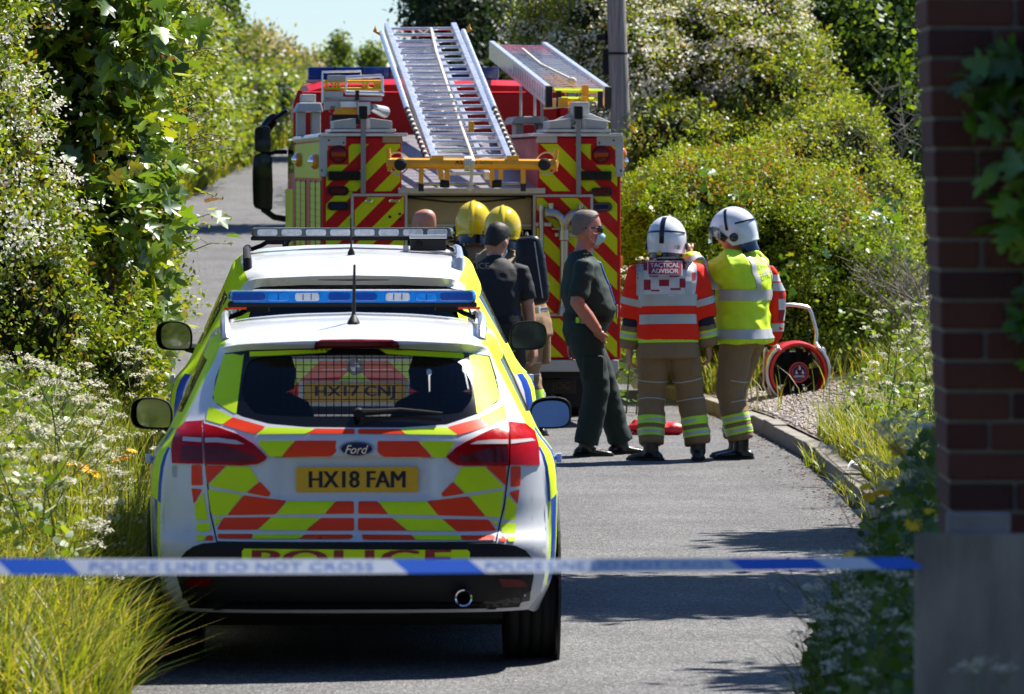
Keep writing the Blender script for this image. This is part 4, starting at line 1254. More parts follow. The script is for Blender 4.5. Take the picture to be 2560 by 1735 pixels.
def door_mirror(root, sgn, c, w, h, cap_mat, tilt=.20):
    """rear-view mirror on the door: housing, glass, stalk, painted cap"""
    o = MB(); o.smooth = True
    x0 = c[0]
    out = [(-0.5,-0.38),(-0.42,-0.48),(-0.1,-0.5),(0.3,-0.46),(0.46,-0.30),(0.5,0.0),(0.46,0.30),(0.30,0.46),(0.0,0.5),(-0.30,0.44),(-0.46,0.28),(-0.52,0.0)]
    out = [tuple(p) for p in catmull(out, 3, True)]
    def ring(k, y, dx=0): return [Vector((x0 + sgn*(px*w*k + dx), c[1] + y, c[2] + pz*h*k)) for px, pz in out]
    o.rings([ring(0.90,0.012), ring(0.98,-0.004), ring(1.0,0.0), ring(1.0,0.03), ring(0.93,0.07), ring(0.72,0.105), ring(0.35,0.125)], True, False, True)
    mm = empty('door_mirror', (0,0,0)); mm.parent = root
    o.build('housing', M_black, mm)
    cp = MB(); cp.smooth = True
    k = [ring(1.012,0.028), ring(1.012,0.036), ring(0.945,0.076), ring(0.73,0.112), ring(0.36,0.132)]
    cp.rings(k, True, False, True); cp.build('mirror_cap', cap_mat, mm)
    g = MB(); g.add([q + Vector((0, .032 + (-.22*(q.x-x0) if sgn < 0 else tilt*(q.z-c[2])), 0)) for q in ring(0.93,0.0)], [tuple(range(len(out)))])
    g.build('mirror_glass', M_mirror, mm, rot=None)
    st = MB(); st.tube([(x0 - sgn*w*0.35, c[1]+0.05, c[2]-h*0.38), (x0 - sgn*w*0.62, c[1]+0.09, c[2]-h*0.46), (x0 - sgn*(w*0.62+0.10), c[1]+0.13, c[2]-h*0.5)], [0.028,0.032,0.04], 8)
    st.build('stalk', M_black, mm, smooth=True)
def lightbar(root, y, z, w, h, lens, plan, depth=0.30):
    """roof lamp bar: tray, lens, lamp modules seen through it, feet"""
    lb = empty('light_bar', (0,0,0)); lb.parent = root
    t = MB(); t.prism(rrect(-w/2, w/2, z, z+h*0.32, h*0.12), y, y+depth)
    t.build('tray', M_black, lb, bevel=0.006)
    l = MB(); l.smooth = True
    out = rrect(-w/2+0.004, w/2-0.004, z+h*0.30, z+h, h*0.22)
    def rg(k, yy): return [Vector((a*(1 if abs(a) < w/2-0.1 else 1) * k, yy, z+h*0.65 + (b-z-h*0.65)*(0.88+0.12*k))) for a, b in out]
    l.rings([rg(0.975,y-0.012), rg(1.0,y+0.02), rg(1.0,y+depth-0.02), rg(0.975,y+depth+0.012)])
    l.build('lens', lens, lb, smooth=True)
    for (cx, ww, m) in plan:
        b = MB(); b.prism(rrect(cx-ww/2, cx+ww/2, z+h*0.40, z+h*0.88, h*0.16), y-0.020, y+0.02)
        mo = b.build('lamp_module', m, lb, bevel=0.003)
        nseg = max(2, int(ww/0.035))
        for k in range(1, nseg):
            xx = cx-ww/2 + ww*k/nseg
            q = MB(); q.box(xx-0.002, xx+0.002, y-0.0225, y-0.018, z+h*0.45, z+h*0.83); q.build('lamp_rib', M_silver if lens is not M_bluelens else M_bluedark, mo)
    for sx in (-1, 1):
        f = MB(); f.tube([(sx*w*0.40, y+depth*0.5, z+0.004), (sx*w*0.45, y+depth*0.5, z-0.03), (sx*w*0.50, y+depth*0.5, z-0.05)], 0.012, 8)
        f.box(sx*w*0.38-0.05, sx*w*0.38+0.05, y+0.05, y+depth-0.05, z-0.022, z-0.001)
        f.build('mount', M_black, lb)
    return lb
def numberplate(car, parent, u0, v0, u1, v1, txt, wtxt, htxt):
    (xa, za), (xb, zb) = car.px(u0, v1), car.px(u1, v0)
    cx, cz = (xa+xb)/2, (za+zb)/2; w, h = xb-xa, zb-za
    yy = min(car.y(cx+w/2, cz+h/2), car.y(cx, cz-h/2), car.y(cx, cz)) - 0.004
    b = MB(); b.prism(rrect(cx-w/2, cx+w/2, cz-h/2, cz+h/2, 0.008), yy-0.006, yy)
    pl = b.build('number_plate', M_plate, parent, bevel=0.002)
    lettering('plate_lettering', txt, w*wtxt, h*htxt, lambda a, c, k=0: Vector((cx+a+k*0.0032, yy-0.008-0.0002*abs(k), cz+c)), M_ink, pl, bold=1)
    return pl

# ------------------------------------------------------------------ estate car
p0 = at(889, 1198, 24.0)
root = empty('police_car', (p0.x, 24.0-0.12, 0), R(1.9),
    'white police estate car with yellow and orange chevron tailgate and blue roof light bar', 'police car', 'police cars parked nose to tail in the lane')
car1 = Car(root,
    [(0.20,0.20),(0.32,0.06),(0.40,0.02),(0.52,0.0),(0.575,0.015),(0.60,0.05),(0.66,0.075),(0.75,0.085),(0.90,0.10),(0.975,0.112),(1.02,0.135),(1.06,0.17),(1.15,0.25),(1.25,0.345),(1.335,0.435),(1.36,0.44),(1.385,0.40),(1.41,0.41),(1.45,0.5)],
    [(0.2,0.76),(0.32,0.80),(0.5,0.815),(0.74,0.81),(0.89,0.795),(0.97,0.775),(1.02,0.745),(1.08,0.70),(1.2,0.645),(1.32,0.59),(1.38,0.565),(1.45,0.54)],
    (0.05, 0.17), recess=(0.36, 0.715, 0.93, 0.028))
secs = [
 [(.74,.26),(.80,.36),(.815,.55),(.80,.86),(.735,1.035),(.60,1.30),(.548,1.375),(.30,1.400),(0,1.408)],
 [(.80,.46,.24),(.865,.42,.38),(.885,.40,.60),(.875,.42,.88),(.785,.50,1.03),(.645,.70,1.31),(.578,.74,1.405),(.32,.72,1.438),(0,.71,1.447)],
 [(.85,.95,.24),(.905,.95,.42),(.912,.95,.62),(.905,.95,.88),(.825,.95,1.01),(.675,1.0,1.325),(.60,1.0,1.425),(.33,1.0,1.466),(0,1.0,1.478)],
 [(.86,1.9,.22),(.885,1.9,.38),(.905,1.9,.62),(.90,1.9,.86),(.845,1.9,.985),(.685,1.9,1.335),(.61,1.9,1.43),(.34,1.9,1.466),(0,1.9,1.478)],
 [(.86,2.65,.22),(.885,2.65,.38),(.90,2.65,.62),(.895,2.65,.86),(.845,2.65,.98),(.665,2.60,1.30),(.58,2.55,1.385),(.33,2.55,1.42),(0,2.55,1.43)],
 [(.86,3.35,.22),(.89,3.35,.38),(.905,3.35,.62),(.885,3.35,.84),(.82,3.35,.955),(.745,3.33,.975),(.65,3.38,.98),(.36,3.45,.99),(0,3.48,.995)],
 [(.84,4.0,.22),(.87,4.0,.38),(.875,4.0,.60),(.83,4.0,.79),(.76,4.0,.86),(.66,4.0,.89),(.52,4.0,.905),(.28,4.0,.915),(0,4.0,.92)],
 [(.72,4.42,.22),(.76,4.43,.36),(.75,4.44,.55),(.70,4.42,.68),(.62,4.38,.73),(.52,4.38,.76),(.42,4.38,.775),(.22,4.38,.785),(0,4.38,.79)],
 [(.45,4.55,.24),(.50,4.57,.34),(.50,4.58,.50),(.46,4.56,.60),(.40,4.54,.64),(.32,4.54,.66),(.25,4.54,.67),(.12,4.54,.675),(0,4.54,.68)]]
def cls1(i, j, s):
    if 4 <= i < 5 and j >= 4.9: return 'windscreen'
    if 1.35 <= i < 4.55 and 4.15 <= j < 4.9: return 'window' if not (2.05 < i < 2.3 or 3.05 < i < 3.25) else 'pillar'
    if j >= 6.0: return 'white'
    if i < 1.35 and j > 3.6: return 'vy' if (0.30 < i) else 'white'
    if j < 1.0: return 'white'
    if i < 0.35: return 'white'
    if 1.0 <= j < 4.1 and i < 5: return 'vy' if (int(i*1.6) + (1 if j > 2.5 else 0)) % 2 == 0 else 'vb'
    if j >= 4.1 and i < 4.6: return 'vy' if i < 2 else 'white'
    return 'white'
secs = [secs[0]] + [[(x*0.972, y, z) for x, y, z in q] for q in secs[1:]]
gr, rim1 = car_shell(car1, secs, cls1)
body = shell_obj('body', gr['white'], M_white, root)
shell_obj('yellow_body_panel', gr['vy'], M_vy, root)
shell_obj('blue_body_panel', gr['vb'], M_vb, root)
shell_obj('side_window', gr['window'], M_tint, root)
if 'pillar' in gr: shell_obj('door_pillar', gr['pillar'], M_gloss, root)
shell_obj('windscreen', gr['windscreen'], M_screen, root)
outer = [(x, z) for x, z in rim1] + [(-x, z) for x, z in reversed(rim1[:-1])]
C1 = lambda pts: [(340 + x*0.47332, 680 + y*0.47332) for x, y in pts]
glass_o = car1.pxs(C1([(470,428),(600,412),(940,402),(1390,404),(1740,424),(1868,442),(1905,560),(1922,665),(1905,690),(1800,752),(1640,806),(1400,822),(1165,822),(900,820),(700,802),(560,764),(430,700),(404,668),(420,560)]))
clear_o = car1.pxs(C1([tuple(p) for p in catmull([(620,462),(820,446),(1165,440),(1500,446),(1690,470),(1752,540),(1778,640),(1740,716),(1650,752),(1165,768),(700,756),(610,726),(566,650),(576,540)], 4, True)]))
M_tail = mat('white_tailgate_paint', (0.66,0.67,0.69), 0.35, coat=0.25, var=0.03, vscale=3, dirt=0.22, dscale=5, dcol=(0.30,0.28,0.25))
tail = panel('tailgate', outer, car1.surf, M_tail, root, holes=[glass_o], step=0.02)
rw = panel('rear_window', glass_o, car1.surf, M_glass, root, step=0.02, off=-0.006)
panel('window_border', glass_o, car1.surf, M_gloss, rw, holes=[clear_o], step=0.02, off=0.0)
def vinyl(pts, col, off=0.0035):
    q = car1.pxs(crop2(pts))
    # rounded corners, cut vinyl
    c = np.mean(np.array(q), axis=0); r = []
    n = len(q)
    for i in range(n):
        a, b, d = np.array(q[i-1]), np.array(q[i]), np.array(q[(i+1) % n])
        e1 = (a-b)/max(1e-6, np.linalg.norm(a-b)); e2 = (d-b)/max(1e-6, np.linalg.norm(d-b))
        k = min(0.006, 0.3*np.linalg.norm(a-b), 0.3*np.linalg.norm(d-b))
        r += [tuple(b+e1*k), tuple(b+(e1+e2)*k*0.3), tuple(b+e2*k)]
    return panel('yellow_chevron' if col == 'Y' else 'orange_chevron', r, car1.surf, M_vy if col == 'Y' else M_vo, tail, step=0.02, off=off)
CHEV = [
 ('Y',[(385,29),(510,89),(455,129),(368,104)]),('O',[(510,90),(685,140),(625,180),(457,130)]),('Y',[(690,142),(945,150),(895,178),(632,181)]),('O',[(945,150),(1155,152),(1155,178),(900,178)]),
 ('O',[(1172,152),(1395,152),(1425,180),(1172,178)]),('Y',[(1395,152),(1640,142),(1700,184),(1425,181)]),('O',[(1645,142),(1815,95),(1870,135),(1702,185)]),('Y',[(1815,90),(1945,24),(1962,100),(1870,133)]),
 ('Y',[(652,214),(838,214),(768,299),(702,297),(648,236)]),('O',[(840,214),(1060,214),(1050,250),(1060,270),(1030,299),(770,299)]),
 ('O',[(1275,216),(1490,216),(1563,301),(1310,301),(1275,275)]),('Y',[(1495,216),(1685,220),(1636,303),(1570,302)]),
 ('O',[(292,342),(345,342),(352,450),(292,450)]),('O',[(366,344),(475,347),(376,446)]),('Y',[(480,348),(600,352),(650,430),(580,489),(381,451)]),('O',[(655,430),(713,493),(700,511),(585,490)]),
 ('O',[(292,465),(350,472),(305,550)]),('Y',[(355,486),(380,630),(318,634),(308,556)]),
 ('O',[(1848,350),(1958,348),(1955,455)]),('Y',[(1720,353),(1843,351),(1945,460),(1740,492),(1678,430)]),('O',[(1672,432),(1735,493),(1620,511),(1612,495)]),
 ('O',[(1980,350),(2033,350),(2030,455),(1978,459)]),('O',[(1970,490),(2027,471),(2015,550)]),('Y',[(1960,502),(2012,556),(2000,637),(1942,630)]),
 ('Y',[(380,471),(565,501),(480,608),(410,611),(395,590)]),('O',[(570,503),(795,531),(735,604),(483,608)]),('Y',[(798,533),(1055,533),(995,601),(738,604)]),('O',[(1055,534),(1150,534),(1152,600),(998,601)]),
 ('O',[(1175,534),(1275,534),(1332,602),(1172,600)]),('Y',[(1280,535),(1535,534),(1595,607),(1335,604)]),('O',[(1535,533),(1755,509),(1845,614),(1598,609)]),('Y',[(1760,508),(1942,476),(1925,619),(1848,615)]),
 ('Y',[(412,626),(460,621),(415,669)]),('O',[(462,621),(715,618),(640,684),(425,684)]),('Y',[(717,618),(975,623),(895,689),(643,686)]),('O',[(978,623),(1152,623),(1152,689),(898,689)]),
 ('O',[(1172,623),(1352,623),(1432,689),(1172,688)]),('Y',[(1355,623),(1615,627),(1690,692),(1435,689)]),('O',[(1618,628),(1862,631),(1905,689),(1695,694)]),('Y',[(1868,632),(1908,640),(1908,665)]),
 ('O',[(432,706),(620,706),(610,731),(432,728)]),('Y',[(622,708),(888,709),(862,732),(612,732)]),('O',[(890,709),(1135,709),(1150,720),(1130,732),(865,732)]),
 ('O',[(1190,709),(1455,711),(1475,737),(1200,735)]),('Y',[(1457,711),(1710,713),(1722,739),(1478,737)]),('O',[(1712,714),(1895,713),(1895,737),(1725,739)]),
 ('Y',[(322,650),(390,646),(393,691),(318,697)]),('Y',[(320,712),(370,712),(360,741),(320,743)]),('O',[(375,715),(405,713),(408,741),(362,741)]),
 ('Y',[(1935,648),(2008,651),(2003,704),(1930,701)]),('O',[(1920,716),(1945,718),(1960,749),(1918,747)]),('Y',[(1960,718),(2003,719),(2003,747),(1965,747)])]
for c, q in CHEV: vinyl(q, c)
# yellow side strips of the window and the strip along its top
panel('yellow_window_strip', car1.pxs(C1([(462,434),(570,428),(530,745),(518,746),(412,684),(408,640)])), car1.surf, M_vy, rw, step=0.02, off=0.002)
panel('yellow_window_strip', car1.pxs(C1([(1760,432),(1862,448),(1895,560),(1920,664),(1905,680),(1812,748),(1800,744)])), car1.surf, M_vy, rw, step=0.02, off=0.002)
panel('yellow_window_strip', car1.pxs(C1([(600,420),(1035,404),(1000,426),(600,446)])), car1.surf, M_vy, rw, step=0.02, off=0.003)
panel('yellow_window_strip', car1.pxs(C1([(1285,406),(1720,426),(1732,434),(1732,456),(1322,432)])), car1.surf, M_vy, rw, step=0.02, off=0.003)
# joints of the tailgate
for pts in ([(352,100),(358,108),(372,340),(397,600),(430,748),(423,750),(389,602),(364,342)], [(1966,100),(1972,104),(1976,340),(1948,560),(1906,748),(1899,748),(1940,558),(1967,338)],
            [(425,745),(1905,745),(1905,752),(425,752)]):
    panel('tailgate_joint', car1.pxs(crop2(pts)), car1.surf, M_gloss, tail, step=0.02, off=0.002)
panel('chrome_strip', car1.pxs(crop2([(690,303),(1645,304),(1640,311),(695,310)])), car1.surf, M_chrome, tail, step=0.06, off=0.0, thick=0.01)
# lamps
def lamp(outs, strips, reds):
    l = empty('tail_light', (0,0,0)); l.parent = root
    for q in outs:
        pts = [tuple(p) for p in q]
        panel('lens', car1.pxs(crop2(pts)), car1.surf, M_lens, l, step=0.03, off=0.012, thick=0.02)
    for q in reds: panel('lens_inset', car1.pxs(crop2(q)), car1.surf, M_lensd, l, step=0.04, off=0.0135)
    for q in strips: panel('reversing_lens', car1.pxs(crop2(q)), car1.surf, M_lensc, l, step=0.04, off=0.0145)
lamp([[(190,332),(184,260),(192,205),(216,152),(262,112),(349,106),(352,336)], [(361,122),(430,140),(540,180),(620,230),(668,275),(692,302),(680,318),(640,338),(560,345),(364,338)]],
     [[(248,192),(346,198),(346,221),(246,214)], [(364,198),(430,197),(530,212),(572,232),(530,233),(430,222),(364,223)]],
     [[(236,236),(346,240),(346,322),(236,320)],[(366,236),(470,238),(640,300),(600,328),(366,322)]])
lamp([[(1975,112),(2060,122),(2108,162),(2128,230),(2133,342),(1976,341)], [(1970,117),(1880,150),(1750,215),(1690,250),(1638,300),(1660,322),(1700,345),(1968,346)]],
     [[(1765,232),(1800,215),(1880,207),(1966,206),(1966,230),(1880,230)],[(1980,208),(2090,200),(2110,212),(1980,230)]],
     [[(1700,300),(1880,245),(1964,243),(1964,326),(1720,328)]])
# badge, plate
bx, bz = car1.px(*crop2([(1165,258)])[0]); by = car1.y(bx, bz)
b = MB(); b.lathe([(0.0001,-0.012),(0.95,-0.010),(1.0,-0.006),(1.0,0.004)], 36, Matrix.Translation((bx,by,bz)) @ Matrix.Diagonal((0.074,1,0.032,1)) @ Matrix.Rotation(R(-90),4,'X') @ Matrix.Diagonal((1,1,-1,1)))
bd = b.build('badge', M_chrome, tail, smooth=True)
b = MB(); b.prism(circ(bx, bz, 0.066, 36, 0.0265), by-0.0135, by-0.008); b.build('badge_field', M_badge, bd)
lettering('badge_script', 'Ford', 0.098, 0.036, lambda a, c: Vector((bx+a, by-0.0150, bz+c-0.002)), M_chrome, bd, shear=0.35)
numberplate(car1, root, *(crop2([(845,350)])[0]), *(crop2([(1491,485)])[0]), 'HX18 FAM', 0.78, 0.66)
# bumper
bump_o = car1.pxs(crop2([(236,832),(262,800),(300,774),(350,757),(420,751),(1160,753),(1900,754),(2000,766),(2055,790),(2094,836),(2100,930),(2085,1010),(1900,1062),(1500,1062),(800,1060),(420,1056),(240,1010),(215,930)]))
bp = panel('bumper', bump_o, car1.surf, M_black, root, step=0.04, off=0.022, thick=0.05)
ys = panel('yellow_bumper_strip', car1.pxs(crop2([(572,783),(1750,789),(1762,800),(1764,890),(1750,902),(572,896),(560,884),(560,796)])), car1.surf, M_vy, bp, step=0.05, off=0.0245)
ppx = [car1.px(*q) for q in crop2([(622,790),(1656,880)])]
pcx, pcz = (ppx[0][0]+ppx[1][0])/2, (ppx[0][1]+ppx[1][1])/2
lettering('bumper_lettering', 'POLICE', ppx[1][0]-ppx[0][0], ppx[0][1]-ppx[1][1], lambda a, c, k=0: Vector((pcx+a+k*0.008, car1.y(pcx+a, pcz+c)-0.029-0.0003*abs(k), pcz+c)), M_crim, ys, bold=1, spacing=1.1)
for q in ([(275,940),(405,938),(382,980),(258,986)], [(1912,940),(2040,945),(2072,985),(1937,986)]):
    panel('reflector', car1.pxs(crop2(q)), car1.surf, M_lensd, bp, step=0.05, off=0.027, thick=0.006)
panel('bumper_lip', car1.pxs(crop2([(240,1000),(420,1020),(800,1022),(1500,1024),(1900,1030),(2085,1000),(2080,1060),(1900,1095),(420,1085),(245,1050)])), car1.surf, M_gloss, root, step=0.05, off=0.004, thick=0.04)
panel('valance', [(-.70,.275),(.70,.275),(.72,.33),(.70,.44),(-.70,.44),(-.72,.33)], car1.surf, M_black, root, step=0.04, off=0.004)
# grey protective film on the rear corners
M_film = mat('grey_film', (0.36,0.37,0.37), 0.4, coat=0.3, var=0.06)
for q in ([(2110,360),(2130,350),(2134,540),(2205,620),(2215,700),(2108,660)], [(2125,730),(2205,728),(2205,905),(2122,880)], [(190,350),(216,345),(215,410),(192,405)]):
    panel('corner_film', car1.pxs(crop2([(min(x,2096)if x>1200 else x, y) for x, y in q])), car1.surf, M_film, root, step=0.06, off=0.002)
# exhaust, silencer, floor
ex = gnd(1157, 1490); exl = car1.Mi @ at(1157, 1489, 24.0)
b = MB(); b.smooth = True
b.lathe([(0.030,0.30),(0.030,0.0),(0.036,-0.004),(0.038,0.003),(0.038,0.30)], 24, Matrix.Translation((exl.x, -0.03, exl.z)) @ Matrix.Rotation(R(-90),4,'X'))
b.build('exhaust_pipe', M_chrome, root, smooth=True)
b = MB(); b.tube([(-0.25,0.42,0.31),(0.24,0.42,0.31)], 0.085, 16); b.tube([(-0.42,0.40,0.30),(-0.25,0.42,0.31)], 0.03, 8); b.tube([(0.24,0.42,0.31),(0.36,0.3,0.33),(exl.x,0.2,exl.z)], 0.03, 8)
b.build('silencer', M_rust, root, smooth=True)
b = MB(); b.box(-0.64,0.64,0.55,4.35,0.20,0.26); b.box(-0.60,0.60,0.16,0.56,0.27,0.42); b.box(-0.7,0.7,0.75,1.1,0.16,0.24); b.tube([(-0.7,0.92,0.26),(0.7,0.92,0.26)], 0.05, 8)
b.build('underbody', M_dark, root)
for y in (0.92, 3.57):
    for sx in (-1, 1):
        wheel(root, sx*0.765, y, 0.318, 0.225, sx)
        b = MB(); b.lathe([(0.001,0),(0.375,0.0),(0.385,-0.012)], 36, Matrix.Translation((sx*0.893,y,0.33)) @ Matrix.Rotation(R(90*sx),4,'Y')); b.build('arch_shade_disc', M_black, root)  # dark disc stands in for the shaded opening of the arch
# spoiler lamp, aerial, roof rails, wiper
panel('high_brake_light', car1.pxs(C1([(940,402),(946,372),(975,357),(1165,354),(1355,357),(1384,372),(1392,402)])), car1.surf, M_lensd, tail, step=0.02, off=0.016, thick=0.03)
bl = empty('aerial', (0,0,0)); bl.parent = root
ay = 0.86; az = 1.463
b = MB(); b.smooth = True; b.rings([[Vector((sx*0.028*k, ay + sy*0.05*k + o, az + h)) for sx, sy in ((-1,-.6),(-.6,-1),(.6,-1),(1,-.6),(1,.6),(.6,1),(-.6,1),(-1,.6))] for k, o, h in ((1,0,-0.005),(0.95,0,0.010),(0.45,0.01,0.035),(0.25,0.015,0.045))])
b.build('aerial_base', M_black, bl, smooth=True)
b = MB(); b.tube([(0,ay+0.01,az+0.03),(0.004,ay-0.02,az+0.26)], [0.009,0.0055], 8); b.build('whip', M_black, bl, smooth=True)
for sx in (-1, 1):
    b = MB(); b.tube([(sx*0.552,0.72,1.395),(sx*0.556,0.76,1.440),(sx*0.562,0.90,1.468),(sx*0.572,1.4,1.480),(sx*0.572,2.0,1.482),(sx*0.556,2.45,1.455),(sx*0.545,2.55,1.405)], [0.027,0.027,0.026,0.022,0.02,0.018,0.02], 8, flat=0.8)
    b.build('roof_rail', M_silver, root, smooth=True)
wx = [car1.px(*q) for q in C1([(1175,745),(1400,728),(1618,746)])]
wp = [Vector((x, car1.y(x, z)-0.03, z)) for x, z in wx]
wi = empty('wiper', (0,0,0)); wi.parent = root
b = MB(); b.tube([wp[0]+Vector((-0.005,0.02,0)), wp[0]+Vector((0.02,-0.004,0.004)), (wp[0]+wp[1])/2, wp[1], wp[2]], [0.017,0.016,0.013,0.010,0.006], 8)
b.build('wiper_arm', M_black, wi, smooth=True)
b = MB(); q = wp[0]; b.tube([q+Vector((0,0.045,0.0)), q+Vector((0,-0.018,0))], [0.024,0.018], 12); b.tube([q+Vector((0,0.01,0)), q+Vector((0.004,0.012,-0.03))], [0.012,0.01], 8); b.build('wiper_pivot', M_black, wi, smooth=True)
door_mirror(root, -1, (-0.945,2.95,0.985), 0.195, 0.150, M_white)
door_mirror(root, 1, (0.945,2.95,0.985), 0.195, 0.150, M_white)
lightbar(root, 1.85, 1.512, 1.13, 0.075, M_bluelens,
   [(-0.47,0.15,M_bluedark),(-0.335,0.095,M_bluelens),(-0.205,0.11,M_clearlens),(-0.06,0.10,M_bluedark),(0.06,0.10,M_bluedark),(0.205,0.11,M_clearlens),(0.335,0.095,M_bluelens),(0.47,0.15,M_bluedark)])
for sx in (-1, 1):
    b = MB(); b.box(sx*0.53-0.05, sx*0.53+0.05, 1.853, 1.95, 1.503, 1.513); b.build('orange_marker', M_vo, root)
# interior: load cover, seats, wire cage, dashboard, mirror
b = MB(); b.box(-0.66,0.66,0.34,1.45,0.93,0.96); b.box(-0.62,0.62,1.35,1.60,0.60,1.03); b.build('load_cover', M_dark, root, bevel=0.01)
def seat(x, y, parent, hw=0.23):
    st = empty('front_seat', (0,0,0)); st.parent = parent
    b = MB(); b.smooth = True
    sec = []
    for z, w, d in ((0.60,0.22,0.09),(0.80,0.245,0.08),(0.98,0.24,0.07),(1.08,0.20,0.06),(1.12,0.12,0.04)):
        sec.append([Vector((x + w*math.copysign(abs(math.cos(a))**0.6, math.cos(a)), y + d*math.copysign(abs(math.sin(a))**0.6, math.sin(a)) - (z-0.6)*0.15, z)) for a in [2*PI*k/20 for k in range(20)]])
    b.rings(sec); b.build('seat_back', M_seat, st, smooth=True)
    b = MB(); b.smooth = True; sec = []
    for z, w, d in ((1.12,0.09,0.03),(1.14,0.135,0.05),(1.22,0.145,0.055),(1.285,0.125,0.05),(1.31,0.07,0.03)):
        sec.append([Vector((x + w*math.copysign(abs(math.cos(a))**0.6, math.cos(a)), y - 0.09 + d*math.sin(a), z)) for a in [2*PI*k/20 for k in range(20)]])
    b.rings(sec); b.build('headrest', M_seat, st, smooth=True)
seat(-0.40, 2.05, root); seat(0.40, 2.05, root)
b = MB(); b.box(-0.72,0.72,2.9,3.3,0.72,0.965); b.ellipsoid((0.38,2.95,0.96),0.2,0.12,0.05); b.build('dashboard', M_dark, root, bevel=0.03)
b = MB()
for k in range(34): x = -0.56 + k*1.12/33; b.box(x-0.0017, x+0.0017, 1.50, 1.5034, 0.97, 1.40)
for k in range(14): z = 0.985 + k*0.031; b.box(-0.56, 0.56, 1.498, 1.5005, z-0.0016, z+0.0016)
b.tube([(-0.57,1.5,0.96),(-0.57,1.5,1.38),(0.57,1.5,1.38),(0.57,1.5,0.96)], 0.008, 6)
b.build('wire_cage', M_black, root)
b = MB(); b.prism(rrect(-0.12,0.12,1.30,1.365,0.02), 2.66, 2.70); b.build('interior_mirror', M_black, root, bevel=0.006)
# stains running down the glass
M_stain = mat('pale_streak', (0.55,0.56,0.55), 0.9)
for (u, v, s) in ((1548,530,1.0),(1738,515,1.1)):
    q = [(u-13*s,v-12*s),(u,v-19*s),(u+13*s,v-12*s),(u+13*s,v+8*s),(u+5*s,v+18*s),(u+5*s+30*(s-1)*5,v+100),(u+30*(s-1)*5,v+104),(u-3*s,v+18*s),(u-12*s,v+8*s)]
    panel('bird_dropping', car1.pxs(C1(q)), car1.surf, M_stain, rw, step=0.05, off=-0.003)

# ------------------------------------------------------------------ tall police car in front
p0 = at(887, 980, 29.1)
root = empty('police_car', (p0.x, 29.1-0.1, 0), R(1.9),
    'tall yellow-green police car with clear roof light bar, in front of the estate car', 'police car', 'police cars parked nose to tail in the lane')
car2 = Car(root,
    [(0.20,0.22),(0.35,0.06),(0.48,0.01),(0.66,0.0),(0.75,0.05),(0.95,0.085),(1.10,0.10),(1.18,0.14),(1.25,0.20),(1.40,0.33),(1.52,0.42),(1.555,0.44),(1.575,0.34),(1.60,0.36),(1.65,0.5)],
    [(0.2,0.80),(0.35,0.86),(0.66,0.885),(0.95,0.87),(1.10,0.83),(1.18,0.78),(1.30,0.685),(1.45,0.608),(1.55,0.555),(1.60,0.54)],
    (0.05, 0.17))
secs = [
 [(.80,.30),(.86,.40),(.885,.66),(.865,.98),(.79,1.165),(.645,1.44),(.575,1.555),(.32,1.582),(0,1.59)],
 [(.86,.50,.28),(.93,.45,.42),(.945,.42,.68),(.93,.45,1.0),(.84,.52,1.16),(.68,.72,1.46),(.595,.78,1.60),(.33,.75,1.632),(0,.74,1.642)],
 [(.90,1.0,.28),(.955,1.0,.45),(.968,1.0,.68),(.955,1.0,1.0),(.875,1.0,1.14),(.71,1.05,1.50),(.62,1.05,1.64),(.345,1.05,1.676),(0,1.05,1.688)],
 [(.90,2.1,.28),(.94,2.1,.42),(.96,2.1,.68),(.95,2.1,.98),(.895,2.1,1.12),(.725,2.1,1.53),(.635,2.1,1.665),(.35,2.1,1.70),(0,2.1,1.712)],
 [(.90,2.9,.28),(.94,2.9,.42),(.955,2.9,.68),(.945,2.9,.98),(.895,2.9,1.11),(.70,2.80,1.50),(.61,2.75,1.62),(.34,2.75,1.655),(0,2.75,1.665)],
 [(.90,3.65,.28),(.945,3.65,.42),(.955,3.65,.68),(.935,3.65,.96),(.87,3.65,1.08),(.79,3.63,1.10),(.68,3.70,1.105),(.38,3.76,1.115),(0,3.8,1.12)],
 [(.88,4.35,.28),(.92,4.35,.42),(.925,4.35,.66),(.88,4.35,.92),(.81,4.35,.99),(.70,4.35,1.02),(.55,4.35,1.03),(.30,4.35,1.04),(0,4.35,1.045)],
 [(.75,4.78,.28),(.80,4.79,.40),(.79,4.80,.60),(.74,4.78,.78),(.66,4.74,.85),(.55,4.74,.88),(.44,4.74,.89),(.24,4.74,.90),(0,4.74,.905)],
 [(.48,4.90,.30),(.53,4.91,.38),(.53,4.92,.55),(.49,4.91,.68),(.42,4.89,.73),(.34,4.89,.75),(.26,4.89,.76),(.13,4.89,.765),(0,4.89,.77)]]
def cls2(i, j, s):
    if 4 <= i < 5 and j >= 4.9: return 'windscreen'
    if 1.3 <= i < 4.6 and 4.15 <= j < 4.9: return 'window' if not (2.05 < i < 2.3 or 3.05 < i < 3.25) else 'pillar'
    if j >= 6.0: return 'white'
    if i < 0.2 and j < 3.5: return 'white'
    if j < 1.0: return 'white'
    if j < 3.6 and i < 5: return 'vy' if (int(i*1.5) + (1 if j > 2.5 else 0)) % 2 == 0 else 'vb'
    if i < 3: return 'vy'
    return 'vy' if i < 4.2 else 'white'
def _slim(q, j): return tuple([q[0]*(0.955 if j >= 5 else (0.98 if j == 4 else 1.0))] + list(q[1:]))
secs = [[_slim(q, j) for j, q in enumerate(sec)] for sec in secs]
gr, rim2 = car_shell(car2, secs, cls2)
shell_obj('body', gr['white'], M_white, root)
shell_obj('yellow_body_panel', gr['vy'], M_vy, root)
shell_obj('blue_body_panel', gr['vb'], M_vb, root)
shell_obj('side_window', gr['window'], M_tint, root)
